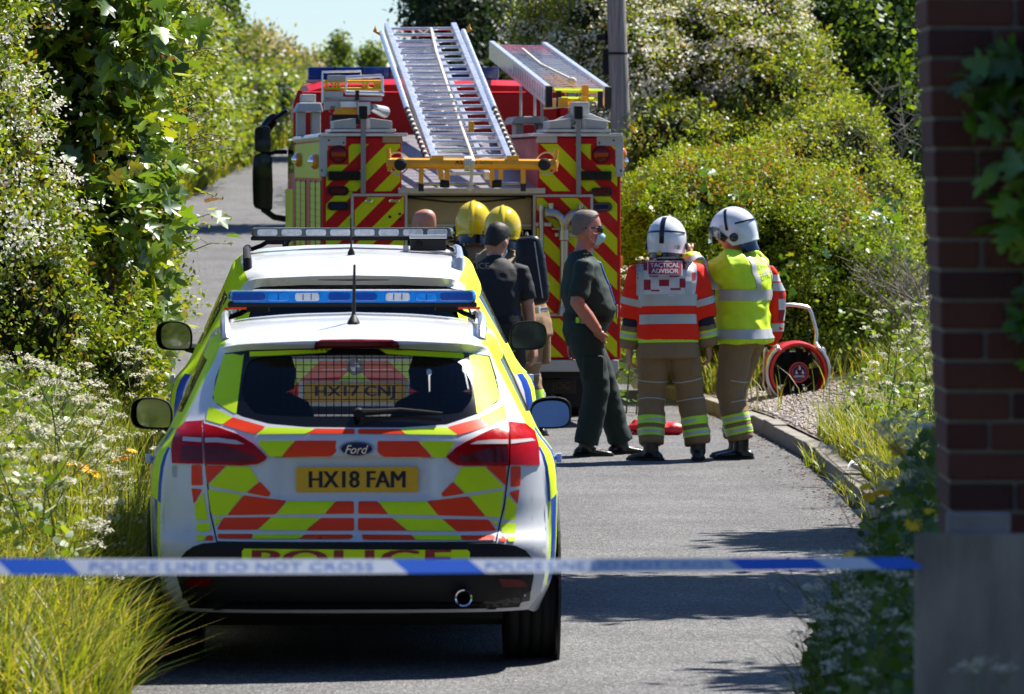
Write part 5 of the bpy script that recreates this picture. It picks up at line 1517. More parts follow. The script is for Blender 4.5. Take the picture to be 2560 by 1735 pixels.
shell_obj('door_pillar', gr['pillar'], M_gloss, root)
shell_obj('windscreen', gr['windscreen'], M_screen, root)
outer = [(x, z) for x, z in rim2] + [(-x, z) for x, z in reversed(rim2[:-1])]
glass2 = [(-.565,1.505),(-.48,1.528),(-.25,1.538),(.25,1.538),(.48,1.528),(.565,1.505),(.68,1.235),(.64,1.19),(.3,1.165),(-.3,1.165),(-.64,1.19),(-.68,1.235)]
tail2 = panel('tailgate', outer, car2.surf, M_white, root, holes=[glass2], step=0.06)
rw2 = panel('rear_window', glass2, car2.surf, glass_mat('privacy_glass', (0.10,0.11,0.12)), root, step=0.07, off=-0.004)
for sx in (-1, 1):
    panel('yellow_window_strip', [(sx*.555,1.498),(sx*.505,1.512),(sx*.585,1.22),(sx*.665,1.245)], car2.surf, M_vy, rw2, step=0.06, off=0.003)
    panel('tail_light', [(sx*.52,1.03),(sx*.62,1.12),(sx*.80,1.10),(sx*.84,1.0),(sx*.83,.90),(sx*.60,.92)], car2.surf, M_lens, root, step=0.05, off=0.012, thick=0.02)
panel('high_brake_light', [(-.21,1.548),(-.18,1.567),(.18,1.567),(.21,1.548)], car2.surf, M_lensd, tail2, step=0.06, off=0.008, thick=0.01)
# chevrons on the tailgate
def clip_poly(poly, f):
    out = []
    for i in range(len(poly)):
        a, b = poly[i-1], poly[i]; fa, fb = f(a), f(b)
        if (fa >= 0) != (fb >= 0):
            t = fa/(fa-fb); out.append((a[0]+(b[0]-a[0])*t, a[1]+(b[1]-a[1])*t))
        if fb >= 0: out.append(b)
    return out
for (z0, z1, hw) in ((1.055,1.155,0.52),(0.80,0.90,0.80),(0.70,0.79,0.82),(0.905,1.05,0.60)):
    for sx in (-1, 1):
        for k in range(-2, 10):
            c0 = k*0.20 - 0.02
            x_in = 0.004 if z0 != 0.905 else 0.285
            q = [(x_in,z0),(hw,z0),(hw,z1),(x_in,z1)]
            s = lambda p: p[0] + (p[1]-1.15)*1.05
            q = clip_poly(q, lambda p: s(p) - c0); 
            if len(q) > 2: q = clip_poly(q, lambda p: c0 + 0.20 - s(p))
            if len(q) < 3: continue
            ar = abs(sum(q[i-1][0]*q[i][1]-q[i][0]*q[i-1][1] for i in range(len(q))))/2
            if ar < 0.0004: continue
            panel('yellow_chevron' if k % 2 else 'orange_chevron', [(sx*a, b) for a, b in q], car2.surf, M_vy if k % 2 else M_vo, tail2, step=0.08, off=0.002)
numberplate(car2, root, 761, 956, 1014, 1006, 'HX17 CNJ', 0.78, 0.66)
bx, bz = car2.px(888, 918); by = car2.y(bx, bz)
b = MB(); b.prism(circ(bx, bz, 0.043, 32), by-0.010, by+0.002); bd = b.build('badge', M_ink, tail2)
b = MB(); b.lathe([(0.040,-0.002),(0.043,-0.004),(0.046,0.0),(0.043,0.004)], 32, Matrix.Translation((bx,by-0.010,bz)) @ Matrix.Rotation(R(90),4,'X')); b.build('badge_ring', M_chrome, bd, smooth=True)
for k in range(4):
    a0 = k*90
    q = [(bx, bz)] + [(bx+0.024*math.cos(R(a0+t)), bz+0.024*math.sin(R(a0+t))) for t in range(0, 91, 15)]
    b = MB(); b.prism(q, by-0.0125, by-0.0095); b.build('badge_quarter', M_vb if k % 2 else M_white, bd)
bump2 = [(-.84,.66),(-.8,.70),(.8,.70),(.84,.66),(.85,.36),(.75,.31),(-.75,.31),(-.85,.36)]
panel('bumper', bump2, car2.surf, M_black, root, step=0.08, off=0.02, thick=0.05)
b = MB(); b.box(-0.86,0.86,0.3,4.6,0.24,0.30); b.build('underbody', M_dark, root)
for y in (1.0, 3.95):
    for sx in (-1, 1):
        wheel(root, sx*0.83, y, 0.37, 0.255, sx)
        b = MB(); b.lathe([(0.001,0),(0.43,0.0),(0.44,-0.012)], 36, Matrix.Translation((sx*0.972,y,0.39)) @ Matrix.Rotation(R(90*sx),4,'Y')); b.build('arch_shade_disc', M_black, root)  # dark disc in place of the shaded arch opening
# dark load space, seats
b = MB(); b.box(-0.7,0.7,0.40,1.6,1.02,1.05); b.box(-0.66,0.66,1.5,1.7,0.6,1.25); b.build('load_cover', M_dark, root, bevel=0.01)
b = MB(); b.box(-0.60,0.60,1.55,1.60,1.0,1.58); b.build('bulkhead', M_dark, root)
b = MB(); b.box(-0.76,0.76,3.2,3.6,0.8,1.08); b.build('dashboard', M_dark, root, bevel=0.03)
# orange cross bag seen through the glass
b = MB(); b.prism([(0.33,1.42),(0.40,1.43),(0.395,1.46),(0.425,1.465),(0.43,1.51),(0.47,1.50),(0.462,1.46),(0.52,1.45),(0.52,1.40),(0.33,1.40)], 0.47, 0.53)
b.build('orange_kit_strap', M_vo, root, bevel=0.004)
for sx in (-1, 1):
    b = MB(); b.tube([(sx*0.552,0.80,1.588),(sx*0.556,0.83,1.66),(sx*0.560,0.93,1.69),(sx*0.572,1.6,1.712),(sx*0.572,2.2,1.712),(sx*0.553,2.68,1.68),(sx*0.548,2.76,1.62)], [0.024,0.023,0.020,0.018,0.018,0.018,0.02], 8, flat=0.8)
    b.build('roof_rail', M_silver if sx > 0 else M_black, root, smooth=True)
al = empty('aerial', (0,0,0)); al.parent = root
b = MB(); b.tube([(-0.01,1.02,1.67),(-0.01,1.02,1.70),(-0.01,1.01,1.72)], [0.022,0.018,0.008], 10); b.build('aerial_base', M_black, al, smooth=True)
b = MB(); b.tube([(-0.01,1.01,1.71),(-0.012,1.0,1.88)], [0.005,0.0035], 6); b.build('whip', M_black, al)
door_mirror(root, -1, (-1.0,3.0,1.20), 0.20, 0.165, M_black)
door_mirror(root, 1, (1.0,3.0,1.20), 0.205, 0.165, M_black, .03)
lightbar(root, 1.75, 1.752, 1.10, 0.068, mat('dark_bar_lens', (0.10,0.11,0.13), 0.1, coat=0.6),  # clear lens; dark gaps between the modules are put into its colour
   [(-0.46+k*0.1314, 0.11, M_clearlens) for k in range(8)])
# camera box on the roof
cb = MB(); cb.box(0.31,0.50,1.45,1.62,1.70,1.765); c_ = cb.build('camera_box', M_black, root, bevel=0.006)
b = MB(); b.box(0.305,0.505,1.44,1.63,1.766,1.785); b.build('box_lid', M_silver, c_, bevel=0.003)
b = MB(); b.cyl((0.355,1.452,1.735),(0.355,1.44,1.735),0.018,16); b.build('camera_lens', M_gloss, c_)
b = MB(); b.box(0.22,0.56,1.42,1.60,1.680,1.690); b.box(0.27,0.30,1.45,1.5,1.69,1.73); b.build('bracket', M_steel, c_)
# silver fixings on the flanks (window hinges)
for c_, hx, hy, hz in ((car1, 0.865, 0.75, 0.885), (car2, 0.965, 2.35, 0.985)):
    for sx in (-1, 1):
        h = MB(); h.tube([(sx*hx,hy,hz),(sx*(hx+0.035),hy,hz)], 0.011, 8); h.box(sx*(hx+0.025)-0.012, sx*(hx+0.025)+0.012, hy-0.03, hy+0.03, hz-0.02, hz+0.02)
        h.build('lock_knob', M_white, c_.root, bevel=0.004)
# ================================================================== fire engine
FE_D, FE_YAW = 47.0, R(4.6)
p0 = at(1180, 700, FE_D)
root = empty('fire_engine', (p0.x, FE_D, 0), FE_YAW,
    'red and yellow chevron fire engine with open rear locker, parked ahead of the police cars', 'fire engine')
FE = root
FEM = Matrix.Translation(root.location) @ Matrix.Rotation(FE_YAW, 4, 'Z'); FEI = FEM.inverted()
def fe(u, v, y=0.0):
    o = FEI @ Vector((0,0,CAM_H)); d = FEI.to_3x3() @ ray(u, v)
    q = o + d*((y-o.y)/d.y)
    return (q.x, q.z)
def fes(pts, y=0.0): return [fe(u, v, y) for u, v in pts]
M_fred = mat('fire_red', (0.46,0.004,0.006), 0.4, spec=0.2, coat=0.06, var=0.06, vscale=3, dirt=0.12, dscale=3, dcol=(0.16,0.02,0.02))
M_fyel = mat('engine_yellow', (0.54,0.60,0.004), 0.4, spec=0.2, coat=0.03, var=0.07, vscale=4, dirt=0.12, dscale=4, dcol=(0.25,0.24,0.05))
M_alu = mat('aluminium', (0.62,0.63,0.65), 0.35, metal=0.85, var=0.12, vscale=12, bump=0.08, bscale=80)
M_ladder = mat('ladder_aluminium', (0.74,0.76,0.80), 0.30, metal=0.75, var=0.10, vscale=15)
M_grey = mat('grey_metal', (0.33,0.34,0.35), 0.5, metal=0.3, var=0.1, vscale=9)
M_greyp = mat('grey_paint', (0.42,0.42,0.40), 0.55, var=0.1, vscale=9, dirt=0.2)
M_beige = mat('locker_beige', (0.32,0.255,0.15), 0.6, var=0.08, vscale=5, dirt=0.25, dscale=4)
M_ylad = mat('ladder_yellow', (0.80,0.36,0.008), 0.35, coat=0.2, var=0.06, vscale=8, dirt=0.15, dscale=6)
M_rope = mat('rope', (0.62,0.58,0.48), 0.9, var=0.2, vscale=60, bump=0.6, bscale=150)
M_tread = mat('tread_plate', (0.24,0.22,0.24), 0.45, metal=0.5, var=0.15, vscale=10, bump=0.4, bscale=60)
XL, XR = -1.243, 1.236
IL, IR = fe(1004,400)[0], fe(1345,400)[0]
ZT, ZB = 2.405, 0.56
def bx(name, m, x0, x1, y0, y1, z0, z1, bevel=0.01, parent=None):
    b = MB(); b.box(x0, x1, y0, y1, z0, z1)
    return b.build(name, m, parent or root, bevel=bevel)
def lockers(side, x0, x1):
    b = MB(); b.box(x0, x1, 0.0, 5.1, ZB, ZT)
    o = b.build('side_locker', M_fred, root, bevel=0.015)
    return o
lk = {-1: lockers(-1, XL, IL), 1: lockers(1, IR, XR)}
bx('roof_edge', M_alu, XL-0.01, IL+0.05, -0.03, 5.1, ZT+0.003, ZT+0.03, 0.006)
bx('roof_edge', M_alu, IR-0.05, XR+0.01, -0.03, 5.1, ZT+0.003, ZT+0.03, 0.006)
# yellow stripes of the rear
def stripes(outline, lo, hi, y, parent, mir=1):
    for k in range(-4, 12):
        c0 = 2.912 - 0.2855*k; c1 = c0 + 0.143
        q = clip_poly(outline, lambda p: p[1]+abs(p[0]) - c0)
        if len(q) > 2: q = clip_poly(q, lambda p: c1 - (p[1]+abs(p[0])))
        if len(q) < 3: continue
        ar = abs(sum(q[i-1][0]*q[i][1]-q[i][0]*q[i-1][1] for i in range(len(q))))/2
        if ar < 0.0006: continue
        b = MB(); b.prism(q, y-0.003, y); b.build('yellow_stripe', M_fyel, parent)
def rect(x0, x1, z0, z1): return [(x0,z0),(x1,z0),(x1,z1),(x0,z1)]
xa = XL+0.035
stripes(rect(xa, IL-0.012, 1.955, ZT-0.06), 0, 0, -0.001, lk[-1])
stripes(rect(xa, -0.99, ZB+0.02, 1.95), 0, 0, -0.001, lk[-1])
stripes(rect(IR+0.012, XR-0.03, 1.955, ZT-0.06), 0, 0, -0.001, lk[1])
stripes(rect(1.0, XR-0.03, ZB+0.02, 1.95), 0, 0, -0.001, lk[1])
stripes(rect(IR+0.012, 0.99, ZB+0.02, 0.9), 0, 0, -0.001, lk[1])
stripes(rect(-0.99, IL-0.012, ZB+0.02, 1.1), 0, 0, -0.001, lk[-1])
# hinged rear doors with grey frames
def rear_door(x0, x1, z0, z1, m):
    d = empty('rear_door', (0,0,0)); d.parent = root
    bx('door_panel', M_fred, x0+0.02, x1-0.02, -0.022, -0.002, z0+0.02, z1-0.02, 0.004, d)
    stripes(rect(x0+0.03, x1-0.03, z0+0.03, z1-0.03), 0, 0, -0.0225, d)
    b = MB()
    for q in ((x0,x1,z1-0.022,z1),(x0,x1,z0,z0+0.022)): b.box(q[0],q[1],-0.032,-0.004,q[2],q[3])
    for q in ((x0,x0+0.022),(x1-0.022,x1)): b.box(q[0],q[1],-0.0315,-0.005,z0+0.022,z1-0.022)
    b.build('door_frame', m, d, bevel=0.003)
    return d
d0x, d0z = fe(877, 484); d1x, d1z = fe(1018, 484)
dl = rear_door(d0x, d1x, 1.15, d0z, M_greyp)
for (u, w) in ((922,0.06),(985,0.09)):
    x, z = fe(u, 502); bx('door_catch', M_chrome, x-w/2, x+w/2, -0.055, -0.033, z-0.012, z+0.012, 0.006, dl)
for (u, v) in ((974,542),(999,535),(999,549)):
    x, z = fe(u, v); b = MB(); b.cyl((x,-0.035,z),(x,-0.028,z),0.012,12); b.build('door_bolt', M_black, dl)
d0x, d0z = fe(1332, 486); d1x, d1z = fe(1482, 486)
dr = rear_door(d0x, d1x, 0.92, d0z, M_greyp)
bx('rear_sill', M_greyp, XL+0.02, XR-0.02, -0.05, 0.10, ZB-0.10, ZB-0.003, 0.01)
# lower blue-grey panel under left door
x, z = fe(900, 590); bx('hose_panel', mat('navy_panel',(0.03,0.05,0.10),0.5), d0x-1.52, d0x-1.05, -0.02, -0.004, 1.02, 1.14, 0.01)
# corner guards
for sx, x0 in ((-1, XL), (1, XR)):
    b = MB()
    a = x0 - sx*0.02
    b.prism([(x0+sx*0.02, ZT+0.02), (x0-sx*0.20, ZT+0.02), (x0-sx*0.20, ZT-0.075), (x0-sx*0.045, ZT-0.075), (x0-sx*0.045, ZT-0.33), (x0+sx*0.02, ZT-0.33)], -0.012, 0.05)
    b.build('corner_guard', M_greyp, lk[sx], bevel=0.006)
    xi = IL if sx < 0 else IR
    b = MB(); b.prism([(xi+sx*0.0, ZT+0.02), (xi+sx*0.16, ZT+0.02), (xi+sx*0.16, ZT-0.05), (xi-sx*0.015, ZT-0.05)], -0.011, 0.05); b.build('corner_guard', M_greyp if sx > 0 else M_beige, lk[sx], bevel=0.008)
    for (dx, dz) in ((0.06,-0.03),(0.18,-0.05),(0.0,-0.28)):
        b = MB(); b.cyl((x0-sx*dx,-0.016,ZT+dz),(x0-sx*dx,-0.011,ZT+dz),0.008,8); b.build('rivet', M_black, lk[sx])
# tail lamps
def rlamp(u, v, sx):
    x, z = fe(u, v)
    t = empty('tail_lamp', (0,0,0)); t.parent = lk[sx]
    b = MB(); b.prism(rrect(x-0.085,x+0.085,z-0.085,z+0.085,0.006), -0.008, -0.0035); b.build('lamp_plate', M_fred, t, bevel=0.002)
    b = MB(); b.lathe([(0.001,-0.03),(0.055,-0.028),(0.066,-0.02),(0.070,-0.004),(0.076,-0.004),(0.076,0)], 32, Matrix.Translation((x,-0.008,z)) @ Matrix.Rotation(R(-90),4,'X')); b.build('red_lens', M_lensd, t, smooth=True)
    b = MB(); b.box(x-0.058,x+0.058,-0.0395,-0.030,z-0.018,z+0.018); b.build('amber_lens', mat('dull_amber', (0.35,0.05,0.004), 0.3, spec=0.25), t, bevel=0.003)
rlamp(846, 386, -1); rlamp(1502, 387, 1)
def pill(u0, u1, v0, v1, inner, sx, name):
    (x0, z1), (x1, z0) = fe(u0, v0), fe(u1, v1)
    b = MB(); b.prism(rrect(x0, x1, z0, z1, min(0.5*(z1-z0), 0.5*(x1-x0))*0.98), -0.03, -0.0035)
    o = b.build(name, M_gloss, lk[sx], bevel=0.006)
    b = MB(); b.prism(rrect(x0+0.03, x1-0.03, z0+0.018, z1-0.018, 0.012), -0.034, -0.028); b.build('lamp_lens', inner, o, bevel=0.003)
M_dred = mat('unlit_red', (0.09,0.004,0.006), 0.3, spec=0.2); M_dblu = mat('unlit_blue', (0.005,0.010,0.05), 0.3, spec=0.2)
pill(818, 872, 466, 489, M_dred, -1, 'red_lamp'); pill(818, 872, 504, 526, M_dblu, -1, 'blue_lamp')
pill(1476, 1530, 469, 491, M_dred, 1, 'red_lamp'); pill(1476, 1530, 506, 528, M_dblu, 1, 'blue_lamp')
for (u0, u1, sx) in ((819,901,-1),(1450,1528,1)):
    (x0, z1), (x1, z0) = fe(u0, 428), fe(u1, 451)
    b = MB(); b.prism(rrect(x0, x1, z0, z1, 0.012), -0.045, -0.0035); b.build('flood_lamp', M_gloss, lk[sx], bevel=0.008)
# vertical grey straps
for u, sx, vb in ((908,-1,484),(1446,1,486)):
    x, z = fe(u, vb, -0.03); b = MB(); b.box(x-0.02, x+0.02, -0.05, -0.034, z, 2.62); b.build('grey_strap', mat('strap_grey',(0.24,0.235,0.22),0.6,var=0.1), root, bevel=0.003)
    b = MB(); b.box(x-0.035, x+0.035, -0.06, 0.04, 2.55, 2.66); b.build('strap_catch', M_black, root, bevel=0.01)
    for s in (-1, 1):
        b = MB(); b.prism([(x+s*0.06,2.47),(x+s*0.24,2.47),(x+s*0.24,2.535),(x+s*0.06,2.56)], -0.02, 0.6); b.build('gantry_foot', M_greyp, root, bevel=0.006)
    b = MB(); b.prism([(x-0.27,2.445),(x+0.27,2.445),(x+0.27,2.468),(x-0.27,2.468)], -0.04, 0.9); b.build('gantry_rail', M_alu, root, bevel=0.004)
# sloping deck of the trough, sill, locker
b = MB(); b.add([(IL,0.0,1.945),(IR,0.0,1.945),(IR,5.1,2.46),(IL,5.1,2.46),(IL,0.0,1.92),(IR,0.0,1.92),(IR,5.1,2.43),(IL,5.1,2.43)], [(0,1,2,3),(4,7,6,5),(0,4,5,1),(1,5,6,2),(2,6,7,3),(3,7,4,0)])
b.build('sloping_deck', M_tread, root)
x0, z1 = fe(995, 470); x1, z0 = fe(1362, 484)
bx('locker_sill', M_greyp, x0, x1, -0.06, 0.08, z0, z1, 0.006)
b = MB()
b.box(IL, IR, 1.2, 1.22, 0.6, 1.92); b.box(IL, IR, 0.05, 1.2, 0.58, 0.60)
b.build('locker_back', M_dark, root)
zz = fe(1180, 575)[1]; zq = fe(1180, 492)[1]
bx('rolled_shutter', M_beige, IL+0.02, IR-0.03, 0.12, 0.45, zz, zq, 0.02)
b = MB(); b.box(IL+0.02, IR-0.03, 0.10, 0.118, zz+0.03, zz+0.045); b.build('shutter_rail', M_greyp, root)
bx('locker_post', M_greyp, IL-0.002, IL+0.03, -0.02, 0.05, 0.6, 1.91, 0.004); bx('locker_post', M_dark, IR-0.05, IR+0.002, -0.02, 0.05, 0.6, 1.91, 0.004)
b = MB(); b.tube([(IL+0.05,0.02,1.90),(IL+0.4,0.02,1.865),(IL+0.7,0.02,1.87),(IR-0.1,0.02,1.90)], 0.008, 6); b.build('pull_cord', M_black, root)
# pump panel inside
b = MB(); b.box(IL+0.05, IR-0.1, 0.5, 0.52, 0.7, zz); b.build('pump_panel', M_dark, root)
for k, (u, v, m, r) in enumerate(((1147,597,mat('red_knob',(0.35,0.01,0.01),0.3),0.03),(1130,597,M_black,0.035),(1280,580,M_steel,0.04),(1220,640,M_steel,0.05))):
    x, z = fe(u, v, 0.3); b = MB(); b.cyl((x,0.5,z),(x,0.28,z),r,16); b.build('pump_control', m, root, smooth=True)
bx('pump_fascia', mat('pale_panel',(0.55,0.5,0.4),0.5), fe(1085,590,.3)[0], fe(1165,590,.3)[0], 0.42, 0.44, fe(1100,640,.3)[1], fe(1100,583,.3)[1], 0.004)
# centre body behind and below
bx('rear_under_run', M_dark, XL+0.1, XR-0.1, 0.15, 0.3, 0.40, 0.46)
bx('chassis', M_dark, -0.9, 0.9, 0.25, 7.2, 0.42, 0.62); 
for q_ in ((IR+0.3, XR-0.05), (XL+0.05, IL-0.1)): bx('mud_flap', M_rubber, q_[0], q_[1], 1.2, 1.22, 0.12, 0.6, 0.004)
px0, pz0 = fe(1300, 985, 0.9); px1, pz1 = fe(1440, 948, 0.9)
pl = bx('number_plate', mat('shade_dark_plate', (0.02,0.017,0.012), .6), px0, px1, 0.88, 0.90, pz0, pz1, 0.002)  # yellow plate coloured near black, the shade under the body painted in
lettering('plate_lettering', 'JOC', 0.16, 0.08, lambda a, c: Vector((fe(1402,966,.9)[0]+a, 0.877, (pz0+pz1)/2+c)), mat('shade_dark_letters', (0.12,0.075,0.02), .6), pl)  # lettering colour carries the same painted shade
for sx in (-1, 1):
    for y in (2.3, 6.1):
        w = MB(); M = Matrix.Translation((sx*1.05, y, 0.48)) @ Matrix.Rotation(R(90), 4, 'Y')
        wh = empty('wheel', (0,0,0)); wh.parent = root
        w.lathe([(0.28,-0.13),(0.44,-0.14),(0.48,-0.11),(0.48,0.11),(0.44,0.14),(0.28,0.13)], 36, M); w.build('tyre', M_rubber, wh, smooth=True)
        w = MB(); w.lathe([(0.001,sx*0.05),(0.12,sx*0.06),(0.14,sx*0.01),(0.27,sx*0.02),(0.285,sx*0.13)], 32, M); w.build('rim', M_alu, wh, smooth=True)
# flanks: yellow upper band, roller shutters with slats
for sx in (-1, 1):
    x = XL if sx < 0 else XR
    b = MB(); b.box(min(x, x+sx*0.012), max(x, x+sx*0.012), 0.06, 5.05, 2.06, 2.36); b.build('side_band', M_fyel, lk[sx], bevel=0.003)
    b = MB(); b.tube([(x, 0.05, ZT), (x, 5.1, ZT)], 0.03, 10); b.build('roof_tube', M_alu, lk[sx], smooth=True)
    for (y0, y1) in ((0.12,0.98),(1.12,2.0),(3.0,3.9),(4.0,4.95)):
        sh = empty('roller_shutter', (0,0,0)); sh.parent = lk[sx]
        first = None
        for k in range(24):
            z = 0.66 + k*0.057
            if first is None:
                b = MB(); b.prism([(x+sx*0.001, 0.0), (x+sx*0.005, 0.003), (x+sx*0.005, 0.052), (x+sx*0.001, 0.055)], y0, y1)
                first = o = b.build('shutter_slat', M_fyel, sh)
            else:
                o = first.copy(); COL.objects.link(o); o.parent = sh
            o.location = (0, 0, z)
        for yy in (y0-0.05, y1+0.005):
            b = MB(); b.box(min(x, x+sx*0.007), max(x, x+sx*0.007), yy, yy+0.045, 0.6, 2.04); b.build('shutter_guide', M_black, sh)
    for (y, z) in ((0.35,2.2),(3.6,2.22)):
        lm = empty('side_lamp', (0,0,0)); lm.parent = lk[sx]
        b = MB(); b.lathe([(0.055,0),(0.06,0.03),(0.05,0.06),(0.02,0.085),(0.001,0.09)], 20, Matrix.Translation((x+sx*0.012,y,z)) @ Matrix.Rotation(R(90*sx),4,'Y')); b.build('lamp_shell', M_chrome, lm, smooth=True)
        b = MB(); b.lathe([(0.062,0.01),(0.066,0.03),(0.06,0.05)], 20, Matrix.Translation((x+sx*0.012,y-0.03,z)) @ Matrix.Rotation(R(90*sx),4,'Y')); b.build('amber_ring', M_amber, lm, smooth=True)
x, z = fe(1557, 385, 0.05)
b = MB(); b.ellipsoid((XR+0.012, 0.05, z), 0.045, 0.04, 0.055); b.build('side_marker', M_amber, lk[1], smooth=True)
x, z = fe(1556, 655, 0.05); b = MB(); b.box(XR, XR+0.022, 0.03, 0.06, z-0.05, z+0.05); b.build('side_marker', M_amber, lk[1], bevel=0.006)
# cab
cab = empty('cab', (0,0,0)); cab.parent = root
b = MB(); b.smooth = True
sec = []
for y, hw, zt in ((5.25,1.235,2.90),(5.45,1.245,2.955),(6.6,1.245,2.97),(7.2,1.235,2.90),(7.55,1.20,2.60)):
    base = 0.75
    pts = [(-hw, base), (-hw-0.01, 1.6), (-hw+0.03, zt-0.22), (-hw+0.12, zt-0.05), (-hw+0.30, zt+0.0), (0, zt+0.02), (hw-0.30, zt), (hw-0.12, zt-0.05), (hw-0.03, zt-0.22), (hw+0.01, 1.6), (hw, base)]
    sec.append([Vector((px_, y, pz_)) for px_, pz_ in pts])
b.rings(sec); b.build('cab_shell', M_fred, cab, smooth=True)
b = MB(); b.box(-1.19, 1.19, 5.17, 5.23, 2.40, 2.85); b.build('cab_rear_panel', M_fred, cab, bevel=0.03)
for sx in (-1, 1):
    b = MB(); b.box(sx*1.2455-0.012, sx*1.2455+0.012, 5.5, 7.1, 0.9, 1.95); b.build('cab_door', M_fyel, cab, bevel=0.01)
    b = MB(); b.box(sx*1.2255-0.012, sx*1.2255+0.012, 5.7, 7.0, 2.02, 2.6); b.build('cab_window', M_tint, cab, bevel=0.02)
    b = MB(); b.prism([(sx*1.20,2.30),(sx*1.262,2.30),(sx*1.262,2.74),(sx*1.22,2.86),(sx*1.18,2.86)], 5.10, 5.22); b.build('cab_corner', M_fred, cab, bevel=0.01)
    for yy in (5.62, 6.35):
        b = MB(); b.tube([(sx*1.262,yy,1.05),(sx*1.30,yy,1.1),(sx*1.30,yy,1.45),(sx*1.262,yy,1.5)], 0.016, 8); b.build('grab_handle', M_black, cab, smooth=True)
# light bar on the cab
lb = empty('cab_light_bar', (0,0,0)); lb.parent = root
(x0, z1), (x1, z0) = fe(768, 168, 5.9), fe(1245, 205, 5.9)
b = MB(); b.prism(rrect(x0, x1, z0+0.02, z1, 0.02), 5.8, 6.1); b.build('blue_lens', M_bluedark, lb, bevel=0.012)
for k in range(1, 7):
    xx = x0 + (x1-x0)*k/7; b = MB(); b.box(xx-0.006, xx+0.006, 5.792, 6.108, z0+0.018, z1+0.004); b.build('lens_joint', M_black, lb)
b = MB(); b.box(x0-0.005, x1+0.005, 5.78, 6.12, z0-0.01, z0+0.018); b.build('bar_tray', M_greyp, lb, bevel=0.004)
b = MB(); b.box(x0+0.2, x0+0.26, 5.85, 6.05, 2.90, z0-0.008); b.box(x1-0.26, x1-0.2, 5.85, 6.05, 2.90, z0-0.008); b.build('bar_mount', M_black, lb)
# big door mirrors, left and right
for sx in (-1, 1):
    mm = empty('cab_mirror', (0,0,0)); mm.parent = root
    y = 7.15
    xm = sx*1.47
    for (zc, h, w) in ((2.02,0.52,0.185),(2.42,0.24,0.15)):
        b = MB(); b.smooth = True
        out = [tuple(p) for p in catmull([(-.5,-.5),(-.1,-.52),(.4,-.48),(.5,-.3),(.52,.2),(.44,.46),(0,.52),(-.42,.5),(-.5,.2)], 2, True)]
        rg = lambda k, yy: [Vector((xm + sx*px_*w*k, y+yy, zc + pz_*h*k)) for px_, pz_ in out]
        b.rings([rg(0.95,0.0), rg(1.0,0.01), rg(1.0,0.05), rg(0.8,0.10), rg(0.4,0.12)], True, False, True); b.build('mirror_housing', M_gloss, mm, smooth=True)
        g = MB(); g.add(rg(0.94,0.003), [tuple(range(len(out)))]); g.build('mirror_glass', mat('dark_mirror', (0.07,0.08,0.10), 0.05, metal=1.0), mm)
    b = MB(); b.tube([(sx*1.24,7.2,2.30),(sx*1.35,7.17,2.30),(xm,7.2,2.27)], 0.022, 8); b.tube([(sx*1.24,7.2,1.66),(sx*1.36,7.17,1.68),(xm,7.2,1.76)], 0.03, 8); b.tube([(xm,7.2,1.76),(xm,7.2,2.5)], 0.018, 8); b.build('mirror_arm', M_black, mm, smooth=True)
    b = MB(); b.ellipsoid((sx*1.40,7.55,2.56),0.06,0.04,0.13, M=Matrix.Rotation(R(-35*sx),3,'Y').to_4x4()); b.tube([(sx*1.22,7.5,2.70),(sx*1.40,7.55,2.58)],0.025,8); b.build('kerb_mirror', M_gloss, mm, smooth=True)
# folded lighting mast and kit on the left of the roof
mast = empty('lighting_mast', (0,0,0)); mast.parent = root
def mbx(name, m, u0, u1, v0, v1, y, dy, bev=0.004, par=None):
    (x0, z1), (x1, z0) = fe(u0, v0, y), fe(u1, v1, y)
    b = MB(); b.box(x0, x1, y, y+dy, z0, z1); return b.build(name, m, par or mast, bevel=bev)
Y0 = 0.9
for (u0, u1, v0, v1) in ((820,864,188,202),(811,858,228,252)): mbx('flood_light', M_greyp, u0, u1, v0, v1, Y0, 0.12)
b = MB()
P = lambda u, v, y: Vector((fe(u,v,y)[0], y, fe(u,v,y)[1]))
for pts_, rr_ in (([P(806,252,Y0+.2), P(806,180,Y0+.2), P(902,178,Y0+.2), P(902,190,Y0+.2)], .010), ([P(865,194,Y0), P(955,190,Y0)], .016), ([P(865,232,Y0), P(960,234,Y0)], .020), ([P(865,190,Y0), P(865,236,Y0)], .010), ([P(955,190,Y0), P(957,236,Y0)], .012), ([P(806,258,Y0),P(806,190,Y0)], .008)):
    b = MB(); b.tube(pts_, rr_, 8); b.build('mast_tube', M_alu, mast, smooth=True)

b = MB(); zt, zb_ = fe(880,204,Y0)[1], fe(880,222,Y0)[1]
xs_ = np.linspace(fe(808,210,Y0)[0], fe(954,210,Y0)[0], 2)
b.tube([(xs_[0],Y0+.05,zt),(xs_[1],Y0+.05,zt),(xs_[1],Y0+.05,zb_),(xs_[0],Y0+.05,zb_),(xs_[0],Y0+.05,zt)], 0.013, 8)
for u in (815,829,838,846,907,916,936,943,950):
    x = fe(u,210,Y0)[0]; b.tube([(x,Y0+.05,zt),(x+0.02,Y0+.05,zb_)], 0.010, 6)
b.build('yellow_cage', mat('cage_yellow', (0.85,0.52,0.008), 0.35), mast, smooth=True)
mbx('mast_plate', M_greyp, 811, 955, 242, 252, Y0, 0.1)
mbx('mast_block', M_greyp, 812, 848, 253, 274, Y0, 0.2); mbx('mast_block', M_alu, 851, 893, 253, 268, Y0-.05, 0.2); mbx('mast_block', M_greyp, 894, 926, 255, 286, Y0-.1, 0.2)
